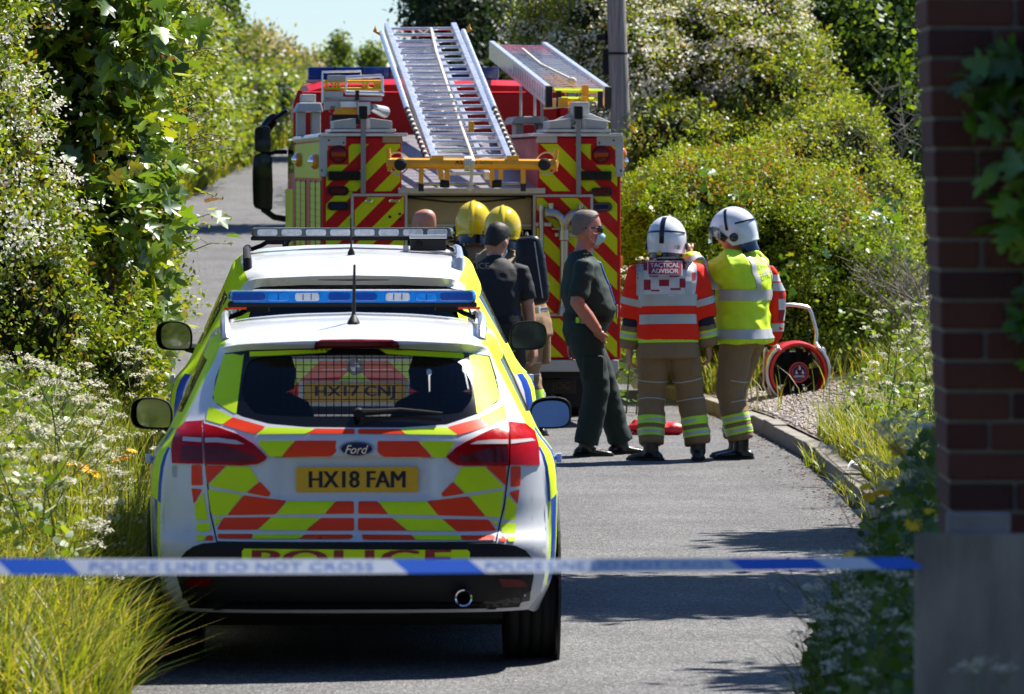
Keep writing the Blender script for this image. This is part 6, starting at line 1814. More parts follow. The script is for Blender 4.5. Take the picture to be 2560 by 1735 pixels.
mbx('yellow_bracket', M_ylad, 836, 896, 266, 286, Y0, 0.15); mbx('red_bracket', M_fred, 824, 838, 263, 280, Y0, 0.15); mbx('mast_base', M_black, 830, 900, 288, 312, Y0, 0.4)
mbx('strap_end', M_black, 888, 898, 226, 250, Y0-.02, 0.03)
b = MB(); q = P(945,275,Y0); b.tube([P(926,268,Y0), P(962,280,Y0+.3)], [0.03,0.05], 10); b.build('search_lamp', M_grey, mast, smooth=True)
# grey roof vent left
(x0, z1), (x1, z0) = fe(735, 257, 3.2), fe(806, 280, 3.2)
b = MB(); b.add([(x0,3.0,z0),(x1,3.0,z0),(x1-.02,3.02,z1),(x0+.04,3.02,z1),(x0,3.6,z0),(x1,3.6,z0),(x1-.02,3.55,z1),(x0+.04,3.55,z1)], [(0,1,2,3),(4,7,6,5),(0,4,5,1),(1,5,6,2),(2,6,7,3),(3,7,4,0)])
b.box(x0+.06, x1-.06, 3.15, 3.4, z1-0.002, z1+0.075); b.box(x0+.02, x0+.10, 3.1, 3.3, ZT+0.02, z0); b.box(x1-.1, x1-.02, 3.1, 3.3, ZT+0.02, z0)
b.build('roof_vent', M_greyp, root, bevel=0.01)
# winch gear beneath the right ladder
g = empty('ladder_gantry', (0,0,0)); g.parent = root
(x0, z1), (x1, z0) = fe(1424, 250, 0.6), fe(1462, 290, 0.6)
b = MB(); b.box(x0-0.10, x0-0.02, 0.5, 2.2, z1-0.06, z1+0.02); b.box(x0+0.0, x0+0.05, 0.5, 2.2, z1-0.05, z1+0.0); b.box(x0+0.08, x1, 0.4, 2.0, z1-0.05, z1+0.03); b.build('yellow_beam', M_ylad, g, bevel=0.005)
b = MB(); b.box(x0-0.01, x1+0.01, 0.30, 0.48, z0, z1-0.02); b.build('gantry_head', M_greyp, g, bevel=0.008)
b = MB(); b.prism([(x0-0.18,2.53),(x1+0.2,2.53),(x1+0.02,z0+0.02),(x0-0.02,z0+0.02)], 0.35, 0.45); b.build('gantry_base', M_greyp, g, bevel=0.008)
for (u, v0, v1, y) in ((1302,215,292,2.6),(1337,228,290,2.4),(1355,250,308,1.8)):
    b = MB(); b.tube([P(u,v0,y), P(u,v1,y)], 0.012, 6); b.build('gantry_post', M_grey, g)
(x0, z1), (x1, z0) = fe(1270, 292, 2.2), fe(1375, 310, 2.2)
b = MB(); b.prism([(x0,z0),(x1,z0),(x1-0.06,z1),(x0+0.04,z1)], 1.9, 2.8); b.box(x0+.05,x0+.12,2.0,2.4,ZT+.02,z0); b.box(x1-.12,x1-.05,2.0,2.4,ZT+.02,z0); b.build('roof_box', M_greyp, root, bevel=0.01)

# ------------------------------------------------------------------ ladders
def ladder(name, label, L0, R0, L1, R1, nr, depth, rail_w, rung_r, inner=None):
    """L0,R0 lower ends, L1,R1 upper ends of the two rails (world points)"""
    c = (L0 + R0)/2
    rt = empty(name, c, 0, label, 'ladder', 'ladders on the roof of the fire engine')
    L0, R0, L1, R1 = [p - c for p in (L0, R0, L1, R1)]
    ax = ((L1+R1)/2 - (L0+R0)/2).normalized(); side = (R0-L0).normalized(); up = side.cross(ax).normalized()
    if up.z < 0: up = -up
    def beam(a, b, w, h, nm, m, drop=0.0):
        vs = []
        for p in (a, b):
            for s1, s2 in ((-1,-1),(1,-1),(1,1),(-1,1)):
                vs.append(p + side*(s1*w/2) + up*((s2-1)*h/2 - drop))
        bm = MB(); bm.add(vs, [(0,1,2,3),(4,7,6,5),(0,4,5,1),(1,5,6,2),(2,6,7,3),(3,7,4,0)])
        return bm.build(nm, m, rt, bevel=0.004)
    rails = [beam(L0, L1, rail_w, depth, 'rail', M_ladder), beam(R0, R1, rail_w, depth, 'rail', M_ladder)]
    for k in range(nr):
        t = (k+0.6)/nr
        a, b = L0.lerp(L1, t) - up*0.035, R0.lerp(R1, t) - up*0.035
        r = MB(); r.tube([a, b], rung_r, 8); r.build('rung', M_ladder, rt, smooth=True)
    if inner:
        ins, dr, n2 = inner
        a0, b0 = L0.lerp(R0, ins[0]) - up*dr, L0.lerp(R0, 1-ins[1]) - up*dr
        a1, b1 = L1.lerp(R1, ins[0]) - up*dr, L1.lerp(R1, 1-ins[1]) - up*dr
        beam(a0, a1, rail_w*0.9, depth*0.8, 'inner_rail', M_ladder); beam(b0, b1, rail_w*0.9, depth*0.8, 'inner_rail', M_ladder)
        for k in range(n2):
            t = (k+0.25)/n2
            a, b = a0.lerp(a1, t) - up*0.03, b0.lerp(b1, t) - up*0.03
            r = MB(); r.tube([a, b], rung_r*0.95, 6); r.build('inner_rung', M_ladder, rt, smooth=True)
    return rt, c, ax, side, up, (L0, R0, L1, R1), rails
DB, DT = 46.75, 52.2
rt, c, ax, side, up, K, _r = ladder('extension_ladder', 'long aluminium ladder with yellow wheeled foot bar sloping down the fire engine',
    at(1086,392,DB), at(1273,391,DB), at(967,57,DT), at(1134,56,DT), 20, 0.085, 0.048, 0.0145, inner=((0.10,0.30), 0.13, 20))
LA = rt
w2l = lambda p: p - c
for (pt, ps, pb, s) in (((954,82),(1018,272),(1068,396),-1), ((1158,78),(1236,270),(1289,397),1)):
    a, m_, b_ = w2l(at(*pt, DT-0.35)), w2l(at(*ps, DT-0.35 - (DT-DB)*0.6)), w2l(at(*pb, DB+0.05))
    pole = empty('prop_pole', (0,0,0)); pole.parent = rt
    q = MB(); q.tube([a, m_], 0.024, 10); q.build('pole_tube', M_ladder, pole, smooth=True)
    q = MB(); q.tube([m_, b_], 0.020, 10); q.build('pole_core', mat('pale_rubber',(0.55,0.5,0.42),0.8,var=0.1), pole, smooth=True)
    n = 11
    for k in range(n):
        p, r_ = m_.lerp(b_, (k+0.1)/n), m_.lerp(b_, (k+0.6)/n)
        q = MB(); q.tube([p, p.lerp(r_, .5), r_], [0.025,0.030,0.025], 10); q.build('black_ring', M_black, pole, smooth=True)
    q = MB(); e = a; q.tube([e+Vector((-.05*s*-1,0,.02)), e+Vector((.06*s,0,.06)), e+Vector((.07*s,0,.02)), e+Vector((0,0,-.02))], 0.014, 8); q.build('yellow_handle', M_ylad, pole, smooth=True)
# yellow foot bar
fb = empty('foot_bar', (0,0,0)); fb.parent = rt
def fbp(u, v, D=46.55): return w2l(at(u, v, D))
a, b_ = fbp(968,408), fbp(1392,412)
q = MB(); q.tube([a, b_], 0.045, 8, up=(0,0,1)); q.build('yellow_tube', M_ylad, fb, bevel=0.004)
for u, sgn in ((974,1),(1388,-1)):
    q = MB(); q.tube([fbp(u-4*sgn,372), fbp(u-2*sgn,385), fbp(u,428)], 0.018, 8); q.build('yellow_horn', M_ylad, fb, smooth=True)
    cc = fbp(u+20*sgn, 408, 46.62)
    q = MB(); M = Matrix.Translation(cc) @ Matrix.Rotation(R(90),4,'X'); q.lathe([(0.082,-0.01),(0.094,-0.012),(0.094,0.012),(0.082,0.01),(0.082,-0.01)], 36, M); q.build('steel_ring', M_alu, fb, smooth=True)
    cc = fbp(u+27*sgn, 411, 46.48)
    q = MB(); M = Matrix.Translation(cc) @ Matrix.Rotation(R(90),4,'X'); q.lathe([(0.001,0.03),(0.035,0.032),(0.050,0.02),(0.052,-0.02),(0.001,-0.03)], 28, M); q.build('rubber_wheel', M_rubber, fb, smooth=True)
for u, h in ((1053,54),(1102,34),(1118,52),(1230,52),(1252,34),(1308,54)):
    x = fbp(u, 420); zb = fbp(u, 424+h*0.75)
    q = MB(); q.box(x.x-0.02, x.x+0.02, x.y-0.02, x.y+0.02, zb.z, x.z); q.build('yellow_leg', M_ylad, fb, bevel=0.003)
    if h > 52:
        q = MB(); q.cyl((x.x-0.022, x.y, zb.z-0.01), (x.x+0.022, x.y, zb.z-0.01), 0.035, 16); q.build('small_wheel', M_rubber, fb, smooth=True)
q = MB(); q.tube([fbp(1038,460), fbp(1300,459)], 0.012, 8); q.build('axle', M_steel, fb, smooth=True)
for u in (1112,1242):
    q = MB(); q.tube([fbp(u-12,459), fbp(u+12,459)], 0.034, 12); q.build('axle_block', M_black, fb, bevel=0.004)
for u in (1094,1282):
    q = MB(); x = fbp(u, 392); q.box(x.x-0.05, x.x+0.05, x.y-0.03, x.y+0.03, x.z-0.03, x.z+0.012); q.build('yellow_clamp', M_ylad, fb, bevel=0.004)
tx = fbp(1147, 406, 46.48); lettering('lettering', 'AS', 0.06, 0.034, lambda a_, c_, k=0: Vector((tx.x+a_+k*0.0015, tx.y-0.022-0.0004*abs(k), tx.z+c_)), M_ink, fb, bold=1)
tx2 = fbp(1209, 406, 46.48); lettering('lettering', '& Safety', 0.15, 0.036, lambda a_, c_: Vector((tx2.x+a_, tx2.y-0.022, tx2.z+c_-0.004)), M_ink, fb)
# hauling rope
q = MB()
pts = [w2l(at(1078,78,DT-0.2)) + up*0.02, w2l(at(1090,130,DT-1.3)) + up*0.01, w2l(at(1140,280,48.8)) + up*0.0, w2l(at(1182,395,46.55)), fbp(1184,404,46.44), fbp(1180,428,46.44), fbp(1178,450,46.5), fbp(1176,478,46.5)]
q.tube(pts, 0.014, 8); q.build('hauling_rope', M_rope, rt, smooth=True)
q = MB()
for k in range(4):
    u = 1163 + k*5; q.tube([fbp(u,392,46.52), fbp(u,398,46.46), fbp(u,412,46.44), fbp(u,424,46.48), fbp(u,426,46.56)], 0.010, 6)
q.build('rope_turns', M_rope, rt, smooth=True)
q = MB(); q.ellipsoid(fbp(1176,470,46.5), 0.03, 0.025, 0.022); q.build('rope_knot', M_rope, rt, smooth=True)
q = MB(); q.tube([w2l(at(1048,80,DT-.25))+up*.01, w2l(at(1060,90,DT-.3))+up*.02, w2l(at(1076,80,DT-.25))+up*.03, w2l(at(1084,92,DT-.4))+up*.01], 0.016, 6); q.build('rope_knot', M_rope, rt, smooth=True)
q = MB(); q.tube([w2l(at(1060,100,DT-.4))-up*.12, w2l(at(1120,290,48.8))-up*.12], 0.010, 6); q.build('pulley_rope', M_rope, rt, smooth=True)
x = w2l(at(1178,318,47.9)); q = MB(); q.box(x.x-.025,x.x+.025,x.y-.02,x.y+.02,x.z-.05,x.z+.05); q.build('yellow_latch', M_ylad, rt, bevel=.004)
# second ladder
DB, DT = 47.7, 53.2
rt, c, ax, side, up, K, rails = ladder('roof_ladder', 'short aluminium ladder with black feet and lime end rungs on the fire engine roof',
    at(1373,216,DB), at(1521,218,DB), at(1229,102,DT), at(1361,105,DT), 23, 0.17, 0.045, 0.0065)
w2l = lambda p: p - c
for k, p in enumerate((K[0], K[1])):
    q = MB(); vs = []
    for t in (-0.03, 0.05):
        for s1, s2 in ((-1,-1),(1,-1),(1,1),(-1,1)): vs.append(p + ax*t + side*(s1*0.027) + up*((s2-1)*0.178/2 + 0.004))
    q.add(vs, [(0,1,2,3),(4,7,6,5),(0,4,5,1),(1,5,6,2),(2,6,7,3),(3,7,4,0)]); q.build('rubber_foot', M_rubber, rt, bevel=0.006)
for dr, i0, i1 in ((0.03,0.08,0.90),(0.10,0.15,0.85)):
    q = MB(); q.tube([K[0].lerp(K[1], i0) - up*dr - ax*0.03, K[0].lerp(K[1], i1) - up*dr - ax*0.03], 0.018, 4); q.build('yellow_end_rung', mat('lime_tape',(0.66,0.85,0.02),0.4), rt)
for i0 in (0.16, 0.86):
    q = MB(); p = K[0].lerp(K[1], i0) - up*0.10 - ax*0.03; q.box(p.x-0.022,p.x+0.022,p.y-0.02,p.y+0.03,p.z-0.07,p.z+0.07); q.build('inner_foot', M_rubber, rt, bevel=0.005)
q = MB(); p = K[0].lerp(K[1], 0.60) - up*0.04 - ax*0.05; q.box(p.x-0.03,p.x+0.03,p.y-0.02,p.y+0.02,p.z-0.13,p.z+0.06); q.build('strap_buckle', M_ylad, rt, bevel=0.008)
q = MB(); q.tube([w2l(at(1306,128,DT-1.2))+up*.02, w2l(at(1352,165,DT-2.6))+up*.015, w2l(at(1424,202,DB+.5))+up*.02], 0.013, 8); q.build('hauling_rope', M_rope, rt, smooth=True)
q = MB(); q.ellipsoid(w2l(at(1429,207,DB+.4))+up*.02, 0.04, 0.03, 0.03); q.build('rope_knot', M_rope, rt, smooth=True)
# holes along the rail flank
for k in range(14):
    t = 0.02 + k*0.04; p = K[0].lerp(K[2], t) - up*0.085 - side*0.0235
    vs = []
    for s1 in (-1, 1):
        for s2 in (-1, 1): vs.append(p + ax*(s1*0.035) + up*(s2*0.05) - side*0.001)
    q = MB(); q.add([vs[0],vs[1],vs[3],vs[2]], [(0,1,2,3)]); q.build('rail_slot', M_grey, rt)

# ------------------------------------------------------------------ standpipe clipped to the rear
Y = -0.10
sp = empty('standpipe', FEM @ Vector((fe(1410,800,Y)[0], Y, fe(1410,790,Y)[1])), FE_YAW, 'twin headed steel hydrant standpipe clipped to the fire engine rear door', 'standpipe')
so = Vector((fe(1410,800,Y)[0], Y, fe(1410,790,Y)[1]))
S = lambda u, v, y=Y: Vector((fe(u,v,y)[0], y, fe(u,v,y)[1])) - so
q = MB(); q.tube([S(1410,786), S(1410,602)], 0.034, 16); q.tube([S(1410,788), S(1410,760)], [0.056,0.036], 16); q.tube([S(1410,600), S(1410,575)], 0.044, 16); q.build('riser', M_steel, sp, smooth=True)
q = MB(); q.tube([S(1410,590), S(1409,562), S(1402,545), S(1388,534), S(1366,531)], [0.036,0.036,0.038,0.040,0.042], 14); q.tube([S(1366,531), S(1362,531)], 0.047, 14); q.build('outlet', M_steel, sp, smooth=True)
q = MB(); q.tube([S(1410,590), S(1411,562), S(1418,545), S(1432,536), S(1454,533)], [0.036,0.036,0.038,0.040,0.042], 14); q.tube([S(1454,533), S(1460,533)], 0.049, 14); q.build('outlet', M_steel, sp, smooth=True)
q = MB(); q.tube([S(1380,572), S(1446,573)], 0.008, 6); q.build('tee_bar', M_steel, sp)
for u, v in ((1377,518),(1452,520)):
    q = MB(); q.tube([S(u,v+10), S(u,v-10)], 0.024, 10); q.build('valve', M_steel, sp, smooth=True)
q = MB(); q.box(S(1388,588).x, S(1440,588).x, 0.02, 0.06, S(1388,592).z, S(1388,582).z); q.build('clip', M_steel, sp, bevel=0.005)
sk = empty('hydrant_key', FEM @ Vector((fe(1362,700,Y)[0], Y, fe(1362,700,Y)[1])), FE_YAW, 'slim steel hydrant key bar clipped beside the standpipe', 'hydrant key')
so = Vector((fe(1362,700,Y)[0], Y, fe(1362,700,Y)[1]))
q = MB(); q.tube([S(1353,520), S(1354,640), S(1354,700)], 0.019, 12); q.tube([S(1353,512), S(1353,526)], 0.026, 12); q.build('bar', M_steel, sk, smooth=True)
q = MB(); q.box(S(1338,560).x, S(1380,560).x, 0.02, 0.06, S(1340,566).z, S(1340,556).z); q.build('clip', M_steel, sk, bevel=0.005)
# ================================================================== people
M_skin = mat('skin', (0.50,0.25,0.17), 0.5, var=0.12, vscale=25, bump=0.06, bscale=120)
M_skinr = mat('ruddy_skin', (0.46,0.20,0.14), 0.48, var=0.14, vscale=25, bump=0.06, bscale=120)
M_tan = mat('tan_turnout', (0.26,0.165,0.082), 0.85, var=0.16, vscale=10, bump=0.35, bscale=90, dirt=0.25, dscale=5, dcol=(0.14,0.09,0.05))
M_navy = mat('navy_cloth', (0.010,0.013,0.028), 0.8, var=0.2, vscale=10, bump=0.2, bscale=90)
M_pgreen = mat('bottle_green_cloth', (0.012,0.034,0.028), 0.8, var=0.2, vscale=9, bump=0.25, bscale=110)
M_pgreen2 = mat('bottle_green_trousers', (0.009,0.024,0.020), 0.8, var=0.2, vscale=9, bump=0.25, bscale=110)
M_blackc = mat('black_cloth', (0.009,0.010,0.014), 0.75, var=0.2, vscale=9, bump=0.2, bscale=110)
M_hvo = mat('hi_vis_orange', (0.98,0.030,0.010), 0.7, spec=0.2, var=0.07, vscale=8, bump=0.15, bscale=60)
M_hvy = mat('hi_vis_yellow', (0.68,0.92,0.015), 0.55, var=0.08, vscale=8, bump=0.15, bscale=60)
M_refl = mat('reflective_tape', (0.50,0.50,0.49), 0.45, metal=0.2, var=0.06, vscale=12)
M_lime = mat('lime_tape_cloth', (0.50,0.90,0.04), 0.55)
M_crimc = mat('crimson_cloth', (0.36,0.010,0.025), 0.7, var=0.08)
M_whitec = mat('white_cloth', (0.68,0.67,0.72), 0.7, var=0.06, vscale=15)
M_helw = mat('white_helmet', (0.78,0.80,0.84), 0.15, coat=0.6, var=0.03, vscale=10, dirt=0.1, dscale=9)
M_hely = mat('yellow_helmet', (0.74,0.55,0.008), 0.2, coat=0.5, var=0.06, vscale=8, dirt=0.15, dscale=8)
M_helk = mat('helmet_black', (0.008,0.009,0.014), 0.2, coat=0.5)
M_boot = mat('black_leather', (0.010,0.010,0.011), 0.32, coat=0.2, var=0.2, vscale=20, bump=0.2, bscale=100)
M_mask = mat('surgical_mask', (0.34,0.60,0.74), 0.8, var=0.05)
M_hairg = mat('grey_hair', (0.19,0.155,0.13), 0.7, var=0.4, vscale=90, bump=0.12, bscale=300)
M_hairb = mat('brown_hair', (0.014,0.010,0.008), 0.6, var=0.4, vscale=90, bump=0.12, bscale=300)
M_eye = mat('eye', (0.03,0.03,0.03), 0.2)

def ell_rings(secs, n=20, p=1.0):
    """sections (cx, cy, z, rx, ry) -> closed loft"""
    out = []
    for cx, cy, z, rx, ry in secs:
        out.append([Vector((cx + rx*math.copysign(abs(math.cos(2*PI*k/n))**p, math.cos(2*PI*k/n)), cy + ry*math.copysign(abs(math.sin(2*PI*k/n))**p, math.sin(2*PI*k/n)), z)) for k in range(n)])
    return out
def limb(b, pts, rs, n=12, flat=1.0, up=None):
    pts = [Vector(p) for p in pts]
    # rounded ends
    d0 = (pts[0]-pts[1]).normalized(); d1 = (pts[-1]-pts[-2]).normalized()
    P = [pts[0]+d0*rs[0]*0.8] + pts + [pts[-1]+d1*rs[-1]*0.8]; Rr = [rs[0]*0.45] + list(rs) + [rs[-1]*0.45]
    b.tube(P, Rr, n, flat=flat, up=up)
def bend(a, c, l1, l2, hint):
    """middle joint of a two-bone limb"""
    a, c = Vector(a), Vector(c); d = c - a; L = min(d.length, (l1+l2)*0.999)
    x = (l1*l1 - l2*l2 + L*L)/(2*L); h = math.sqrt(max(0, l1*l1 - x*x))
    u = d.normalized(); w = Vector(hint) - u*Vector(hint).dot(u); w = w.normalized()
    return a + u*x + w*h
def hand(b, wrist, d, palm, thumb_side, curl=0.5, s=1.0):
    """palm, four unequal fingers bent at the knuckles, thumb from the side of the palm"""
    d = Vector(d).normalized(); palm = Vector(palm); palm = (palm - d*palm.dot(d)).normalized(); side = d.cross(palm)*thumb_side
    w = Vector(wrist)
    limb(b, [w - d*0.03*s, w + d*0.012*s], [0.027*s, 0.028*s], 10)
    for k in range(4):
        o = (1.5-k)*0.0205*s
        a0 = w + d*0.01*s + side*o*0.8; a1 = w + d*0.088*s + side*o
        b.tube([a0, a0.lerp(a1,.5), a1], [0.017*s,0.0165*s,0.012*s], 8)
        L = [0.040,0.046,0.043,0.034][k]*s; p = a1; ang = 0.0
        pts = [p]; 
        for j, f in enumerate((1.0,0.66,0.52)):
            ang += curl*(0.9,1.15,0.7)[j]
            p = p + (d*math.cos(ang) + palm*math.sin(ang))*L*f; pts.append(p)
        b.tube(pts + [pts[-1] + (pts[-1]-pts[-2])*0.15], [0.0098*s,0.0095*s,0.0085*s,0.0075*s,0.003*s], 7)
    t0 = w + d*0.025*s + side*0.022*s; t1 = t0 + (side*0.7+d*0.7+palm*0.25)*0.035*s; t2 = t1 + (side*0.25+d*0.8+palm*0.45)*0.032*s; t3 = t2 + (d*0.8+palm*0.5)*0.022*s
    b.tube([t0, t1, t2, t3], [0.015*s,0.0125*s,0.0105*s,0.005*s], 8)
def head_shape(b, M):
    R_ = []
    n = 24
    for z, rx, ry, cy_ in ((-.128,.022,.018,.062),(-.120,.036,.034,.052),(-.098,.052,.058,.032),(-.066,.064,.080,.012),(-.025,.072,.092,.000),(.02,.0765,.0975,-.006),(.06,.0755,.097,-.010),(.09,.066,.085,-.012),(.112,.046,.060,-.012),(.124,.018,.024,-.012)):
        R_.append([M @ Vector((rx*math.cos(2*PI*k/n), cy_ + ry*math.sin(2*PI*k/n), z)) for k in range(n)])
    b.rings(R_)
    b.rings([[M @ Vector(q) for q in r] for r in ([(-.007,.086,.012),(.007,.086,.012),(.006,.095,.012),(-.006,.095,.012)], [(-.013,.082,-.035),(.013,.082,-.035),(.009,.116,-.034),(-.009,.116,-.034)], [(-.011,.080,-.046),(.011,.080,-.046),(.007,.102,-.047),(-.007,.102,-.047)])])
    for sx in (-1, 1):
        b.ellipsoid(M @ Vector((sx*.082,-.010,-.018)), .013,.023,.036, 10, 7, M.to_3x3().to_4x4())
        b.ellipsoid(M @ Vector((sx*.030,.083,.022)), .024,.010,.008, 8, 5, M.to_3x3().to_4x4())
    b.ellipsoid(M @ Vector((0,.082,-.072)), .024,.010,.010, 8, 5, M.to_3x3().to_4x4())
    b.ellipsoid(M @ Vector((0,.070,-.105)), .024,.018,.018, 8, 6, M.to_3x3().to_4x4())
def band(name, bvh, m, parent, a0, a1, ts, fr=(0, 2*PI), n=28, off=0.005, ref=(0,1,0), maxr=0.5):
    """strip round a limb or trunk: outward from its axis to the cloth surface"""
    a0, a1 = Vector(a0), Vector(a1); ax = (a1-a0).normalized(); r0 = Vector(ref); r0 = (r0 - ax*r0.dot(ax)).normalized(); r1 = ax.cross(r0)
    full = abs(fr[1]-fr[0]-2*PI) < 1e-6; k = n if full else n+1
    rows = []
    for t in ts:
        row = []; c = a0.lerp(a1, t); last = None
        for j in range(k):
            a = fr[0] + (fr[1]-fr[0])*j/n; d = r0*math.cos(a) + r1*math.sin(a)
            h = bvh.ray_cast(c, d, maxr)
            dist = (h[0]-c).length if h[0] is not None else (last or 0.1)
            last = dist; row.append(c + d*(dist+off))
        rows.append(row)
    b = MB(); b.smooth = True
    b.rings(rows, full, False, False)
    return b.build(name, m, parent)
def onback(bvh, y0=0.0, off=0.005, sgn=-1):
    """(x, z) -> point just behind the back surface"""
    def f(x, z):
        h = bvh.ray_cast(Vector((x, y0, z)), Vector((0, sgn, 0)), 0.6)
        y = h[0].y if h[0] is not None else y0 + sgn*0.14
        return Vector((x, y + sgn*off, z))
    return f

def fitted(f, x0, x1, z0, z1, off=.002):
    """a gently curved sheet lying just outside the cloth over a patch"""
    X = np.linspace(x0, x1, 9); Z = np.linspace(z0, z1, 5)
    S_ = np.array([[f(x, z).y for x in X] for z in Z]); A_ = []
    for i, z in enumerate(Z):
        for j, x in enumerate(X): A_.append((1, x, x*x, z))
    A_ = np.array(A_); co, *_ = np.linalg.lstsq(A_, S_.ravel(), rcond=None); e = (S_.ravel() - A_ @ co).min()
    return lambda x, z, o=0.0: Vector((x, co[0]+co[1]*x+co[2]*x*x+co[3]*z + e - off - o, z))

class Fig:
    def __init__(s, loc, yaw, label, H=1.78, hips=(0,0), waist=(0,0), chest=(0,0), stoop=0.0, feet=((-.13,0,0),(.13,0,0)), knees=((0,1,0),(0,1,0)),
                 hands=None, elbows=None, headyaw=0.0, headpitch=0.0, headroll=0.0, headoff=(0,0,0), fat=1.0, shw=0.19, shd=0.105):
        s.root = empty('person', loc, yaw, label, 'person')
        k = H/1.78; s.k = k; s.fat = fat
        s.hipc = Vector((hips[0], hips[1], 0.92*k)); s.waist = Vector((waist[0], waist[1], 1.08*k)); s.chest = Vector((chest[0], chest[1], (1.33-stoop)*k))
        s.neck = s.chest + Vector((0, 0.0, 0.17*k)) + (s.chest-s.waist).normalized()*0.0
        up = (s.chest-s.waist).normalized()
        s.sh = [s.chest + up*shd*k + Vector((sx*shw*k, 0, 0)) for sx in (-1, 1)]
        s.hip = [s.hipc + Vector((sx*0.095*k, 0, 0)) for sx in (-1, 1)]
        s.feet = feet
        s.ank = [Vector((f[0], f[1], 0.10*k)) for f in feet]
        s.knee = [bend(s.hip[i], s.ank[i], 0.425*k, 0.41*k, knees[i]) for i in (0, 1)]
        hands = hands or ((-.30,0.05,.82),(.30,0.05,.82)); s.wrist = [Vector(h)*1.0 for h in hands]
        el = elbows or ((-.6,-.5,0),(.6,-.5,0))
        s.elb = [bend(s.sh[i], s.wrist[i], 0.29*k, 0.265*k, el[i]) for i in (0, 1)]
        s.up = up
        s.headc = s.chest + up*0.20*k + Vector((0,0.02,0.145*k)) + Vector(headoff)
        s.HM = Matrix.Translation(s.headc) @ Matrix.Rotation(headyaw, 4, 'Z') @ Matrix.Rotation(headpitch, 4, 'X') @ Matrix.Rotation(headroll, 4, 'Y') @ Matrix.Scale(k*1.09, 4)
    def torso(s, b, g=0.0, z0=None, hem=None):
        """trunk sections; g = how much looser than the body"""
        k = s.k; f = s.fat
        S_ = [(s.hipc, .165*k+g, (.115+.04*(f-1))*k+g), (s.waist, (.150+.06*(f-1))*k+g, (.105+.11*(f-1))*k+g), (s.waist.lerp(s.chest,.5), (.158+.04*(f-1))*k+g, (.112+.09*(f-1))*k+g), (s.chest, .172*k+g, .118*k+g*.9), (s.chest+s.up*0.09*k, .168*k+g*.9, .100*k+g*.7), (s.chest+s.up*0.145*k, .110*k+g*.5, .075*k+g*.4), (s.chest+s.up*0.175*k, .062*k+g*.3, .060*k+g*.3)]
        R_ = []
        pre = []
        if hem:
            for (dz, dg) in hem: pre.append((s.hipc+Vector((0,0,dz)), .168*k+g+dg, (.118+.04*(f-1))*k+g+dg))
        for c, rx, ry in pre + S_:
            fy = 0.02*(f-1)*6 if c in (s.waist,) else 0
            R_.append([Vector((c.x + rx*math.copysign(abs(math.cos(2*PI*j/24))**.85, math.cos(2*PI*j/24)), c.y + fy*.5 + ry*math.copysign(abs(math.sin(2*PI*j/24))**.85, math.sin(2*PI*j/24)), c.z)) for j in range(24)])
        b.rings(R_)
    def arm(s, b, i, rs, t1=1.0):
        """sleeve from the shoulder to part t1 of the arm (0.5 = elbow)"""
        p = [s.sh[i] + Vector((-.03 if i else .03, 0, -.005)), s.sh[i], s.sh[i].lerp(s.elb[i],.5), s.elb[i], s.elb[i].lerp(s.wrist[i],.5), s.wrist[i]]
        tt = [0, 0.05, .27, .5, .75, 1.0]; q = []; r = []
        for k_, (pt, t) in enumerate(zip(p, tt)):
            if t <= t1 + 1e-6: q.append(pt); r.append(rs[k_])
            else:
                u = (t1-tt[k_-1])/(t-tt[k_-1])
                if u > 0.02: q.append(p[k_-1].lerp(pt, u)); r.append(rs[k_-1]+(rs[k_]-rs[k_-1])*u)
                break
        b.tube(q, r, 14)
    def leg(s, b, i, rs, zend=0.0):
        a = s.ank[i].copy(); a.z = max(a.z, 0.0) + zend
        b.tube([s.hip[i]+Vector((0,0,.06)), s.hip[i]+Vector((0,0,-.04)), s.hip[i].lerp(s.knee[i],.55), s.knee[i], s.knee[i].lerp(a,.45), a], rs, 16, up=(0,1,0))
    def body(s, m, handspec, headm=None):
        k = s.k; b = MB()
        s.torso(b)
        for i in (0, 1):
            a_ = 1 + .45*(s.fat-1); s.arm(b, i, [.06*k,.062*k,.052*k*a_,.046*k*a_,.043*k*a_,.031*k*a_])
            s.leg(b, i, [.09*k,.092*k,.078*k,.056*k,.054*k,.042*k])
            f = s.feet[i]; a = s.ank[i]; d = Vector((-math.sin(f[2]), math.cos(f[2]), 0))
            limb(b, [a + d*-.03 + Vector((0,0,-.055)), a + d*.10 + Vector((0,0,-.065))], [.035*k,.032*k], 10)
        limb(b, [s.chest+s.up*0.14*k, s.headc + Vector((0,-.015,-.07*k))], [.062*k,.055*k], 12)
        head_shape(b, s.HM)
        me = remesh(b, 0.0125, 2, 0.4, 'body')
        hb = MB()
        for i, sp_ in enumerate(handspec):
            pn, curl = sp_[0], sp_[1]
            hand(hb, s.wrist[i], Vector(sp_[2]) if len(sp_) > 2 else s.wrist[i]-s.elb[i], pn, 1 if i else -1, curl, k)
        if hb.v:
            h2 = remesh(hb, 0.0050, 2, 0.4, 'hands')
            bm = bmesh.new(); bm.from_mesh(me); bm.from_mesh(h2); bm.to_mesh(me); bm.free(); bpy.data.meshes.remove(h2)
            me.polygons.foreach_set('use_smooth', [True]*len(me.polygons))
        o = link('body', me, s.root, m)
        for sx in (-1, 1):
            q = MB(); c = s.HM @ Vector((sx*.030,.086,.004)); q.ellipsoid(c, .011,.011,.009, 8, 6); q.build('eye', M_eye, s.root, smooth=True)
        return o
    def cloth(s, name, b, m, voxel=0.013, wr=0.007, wscale=8.0, sm=4, seed=0, zs=1.4):
        me = remesh(b, voxel, sm, 0.5, name, wr, wscale, seed, zs)
        return link(name, me, s.root, m), bvh_of(me)
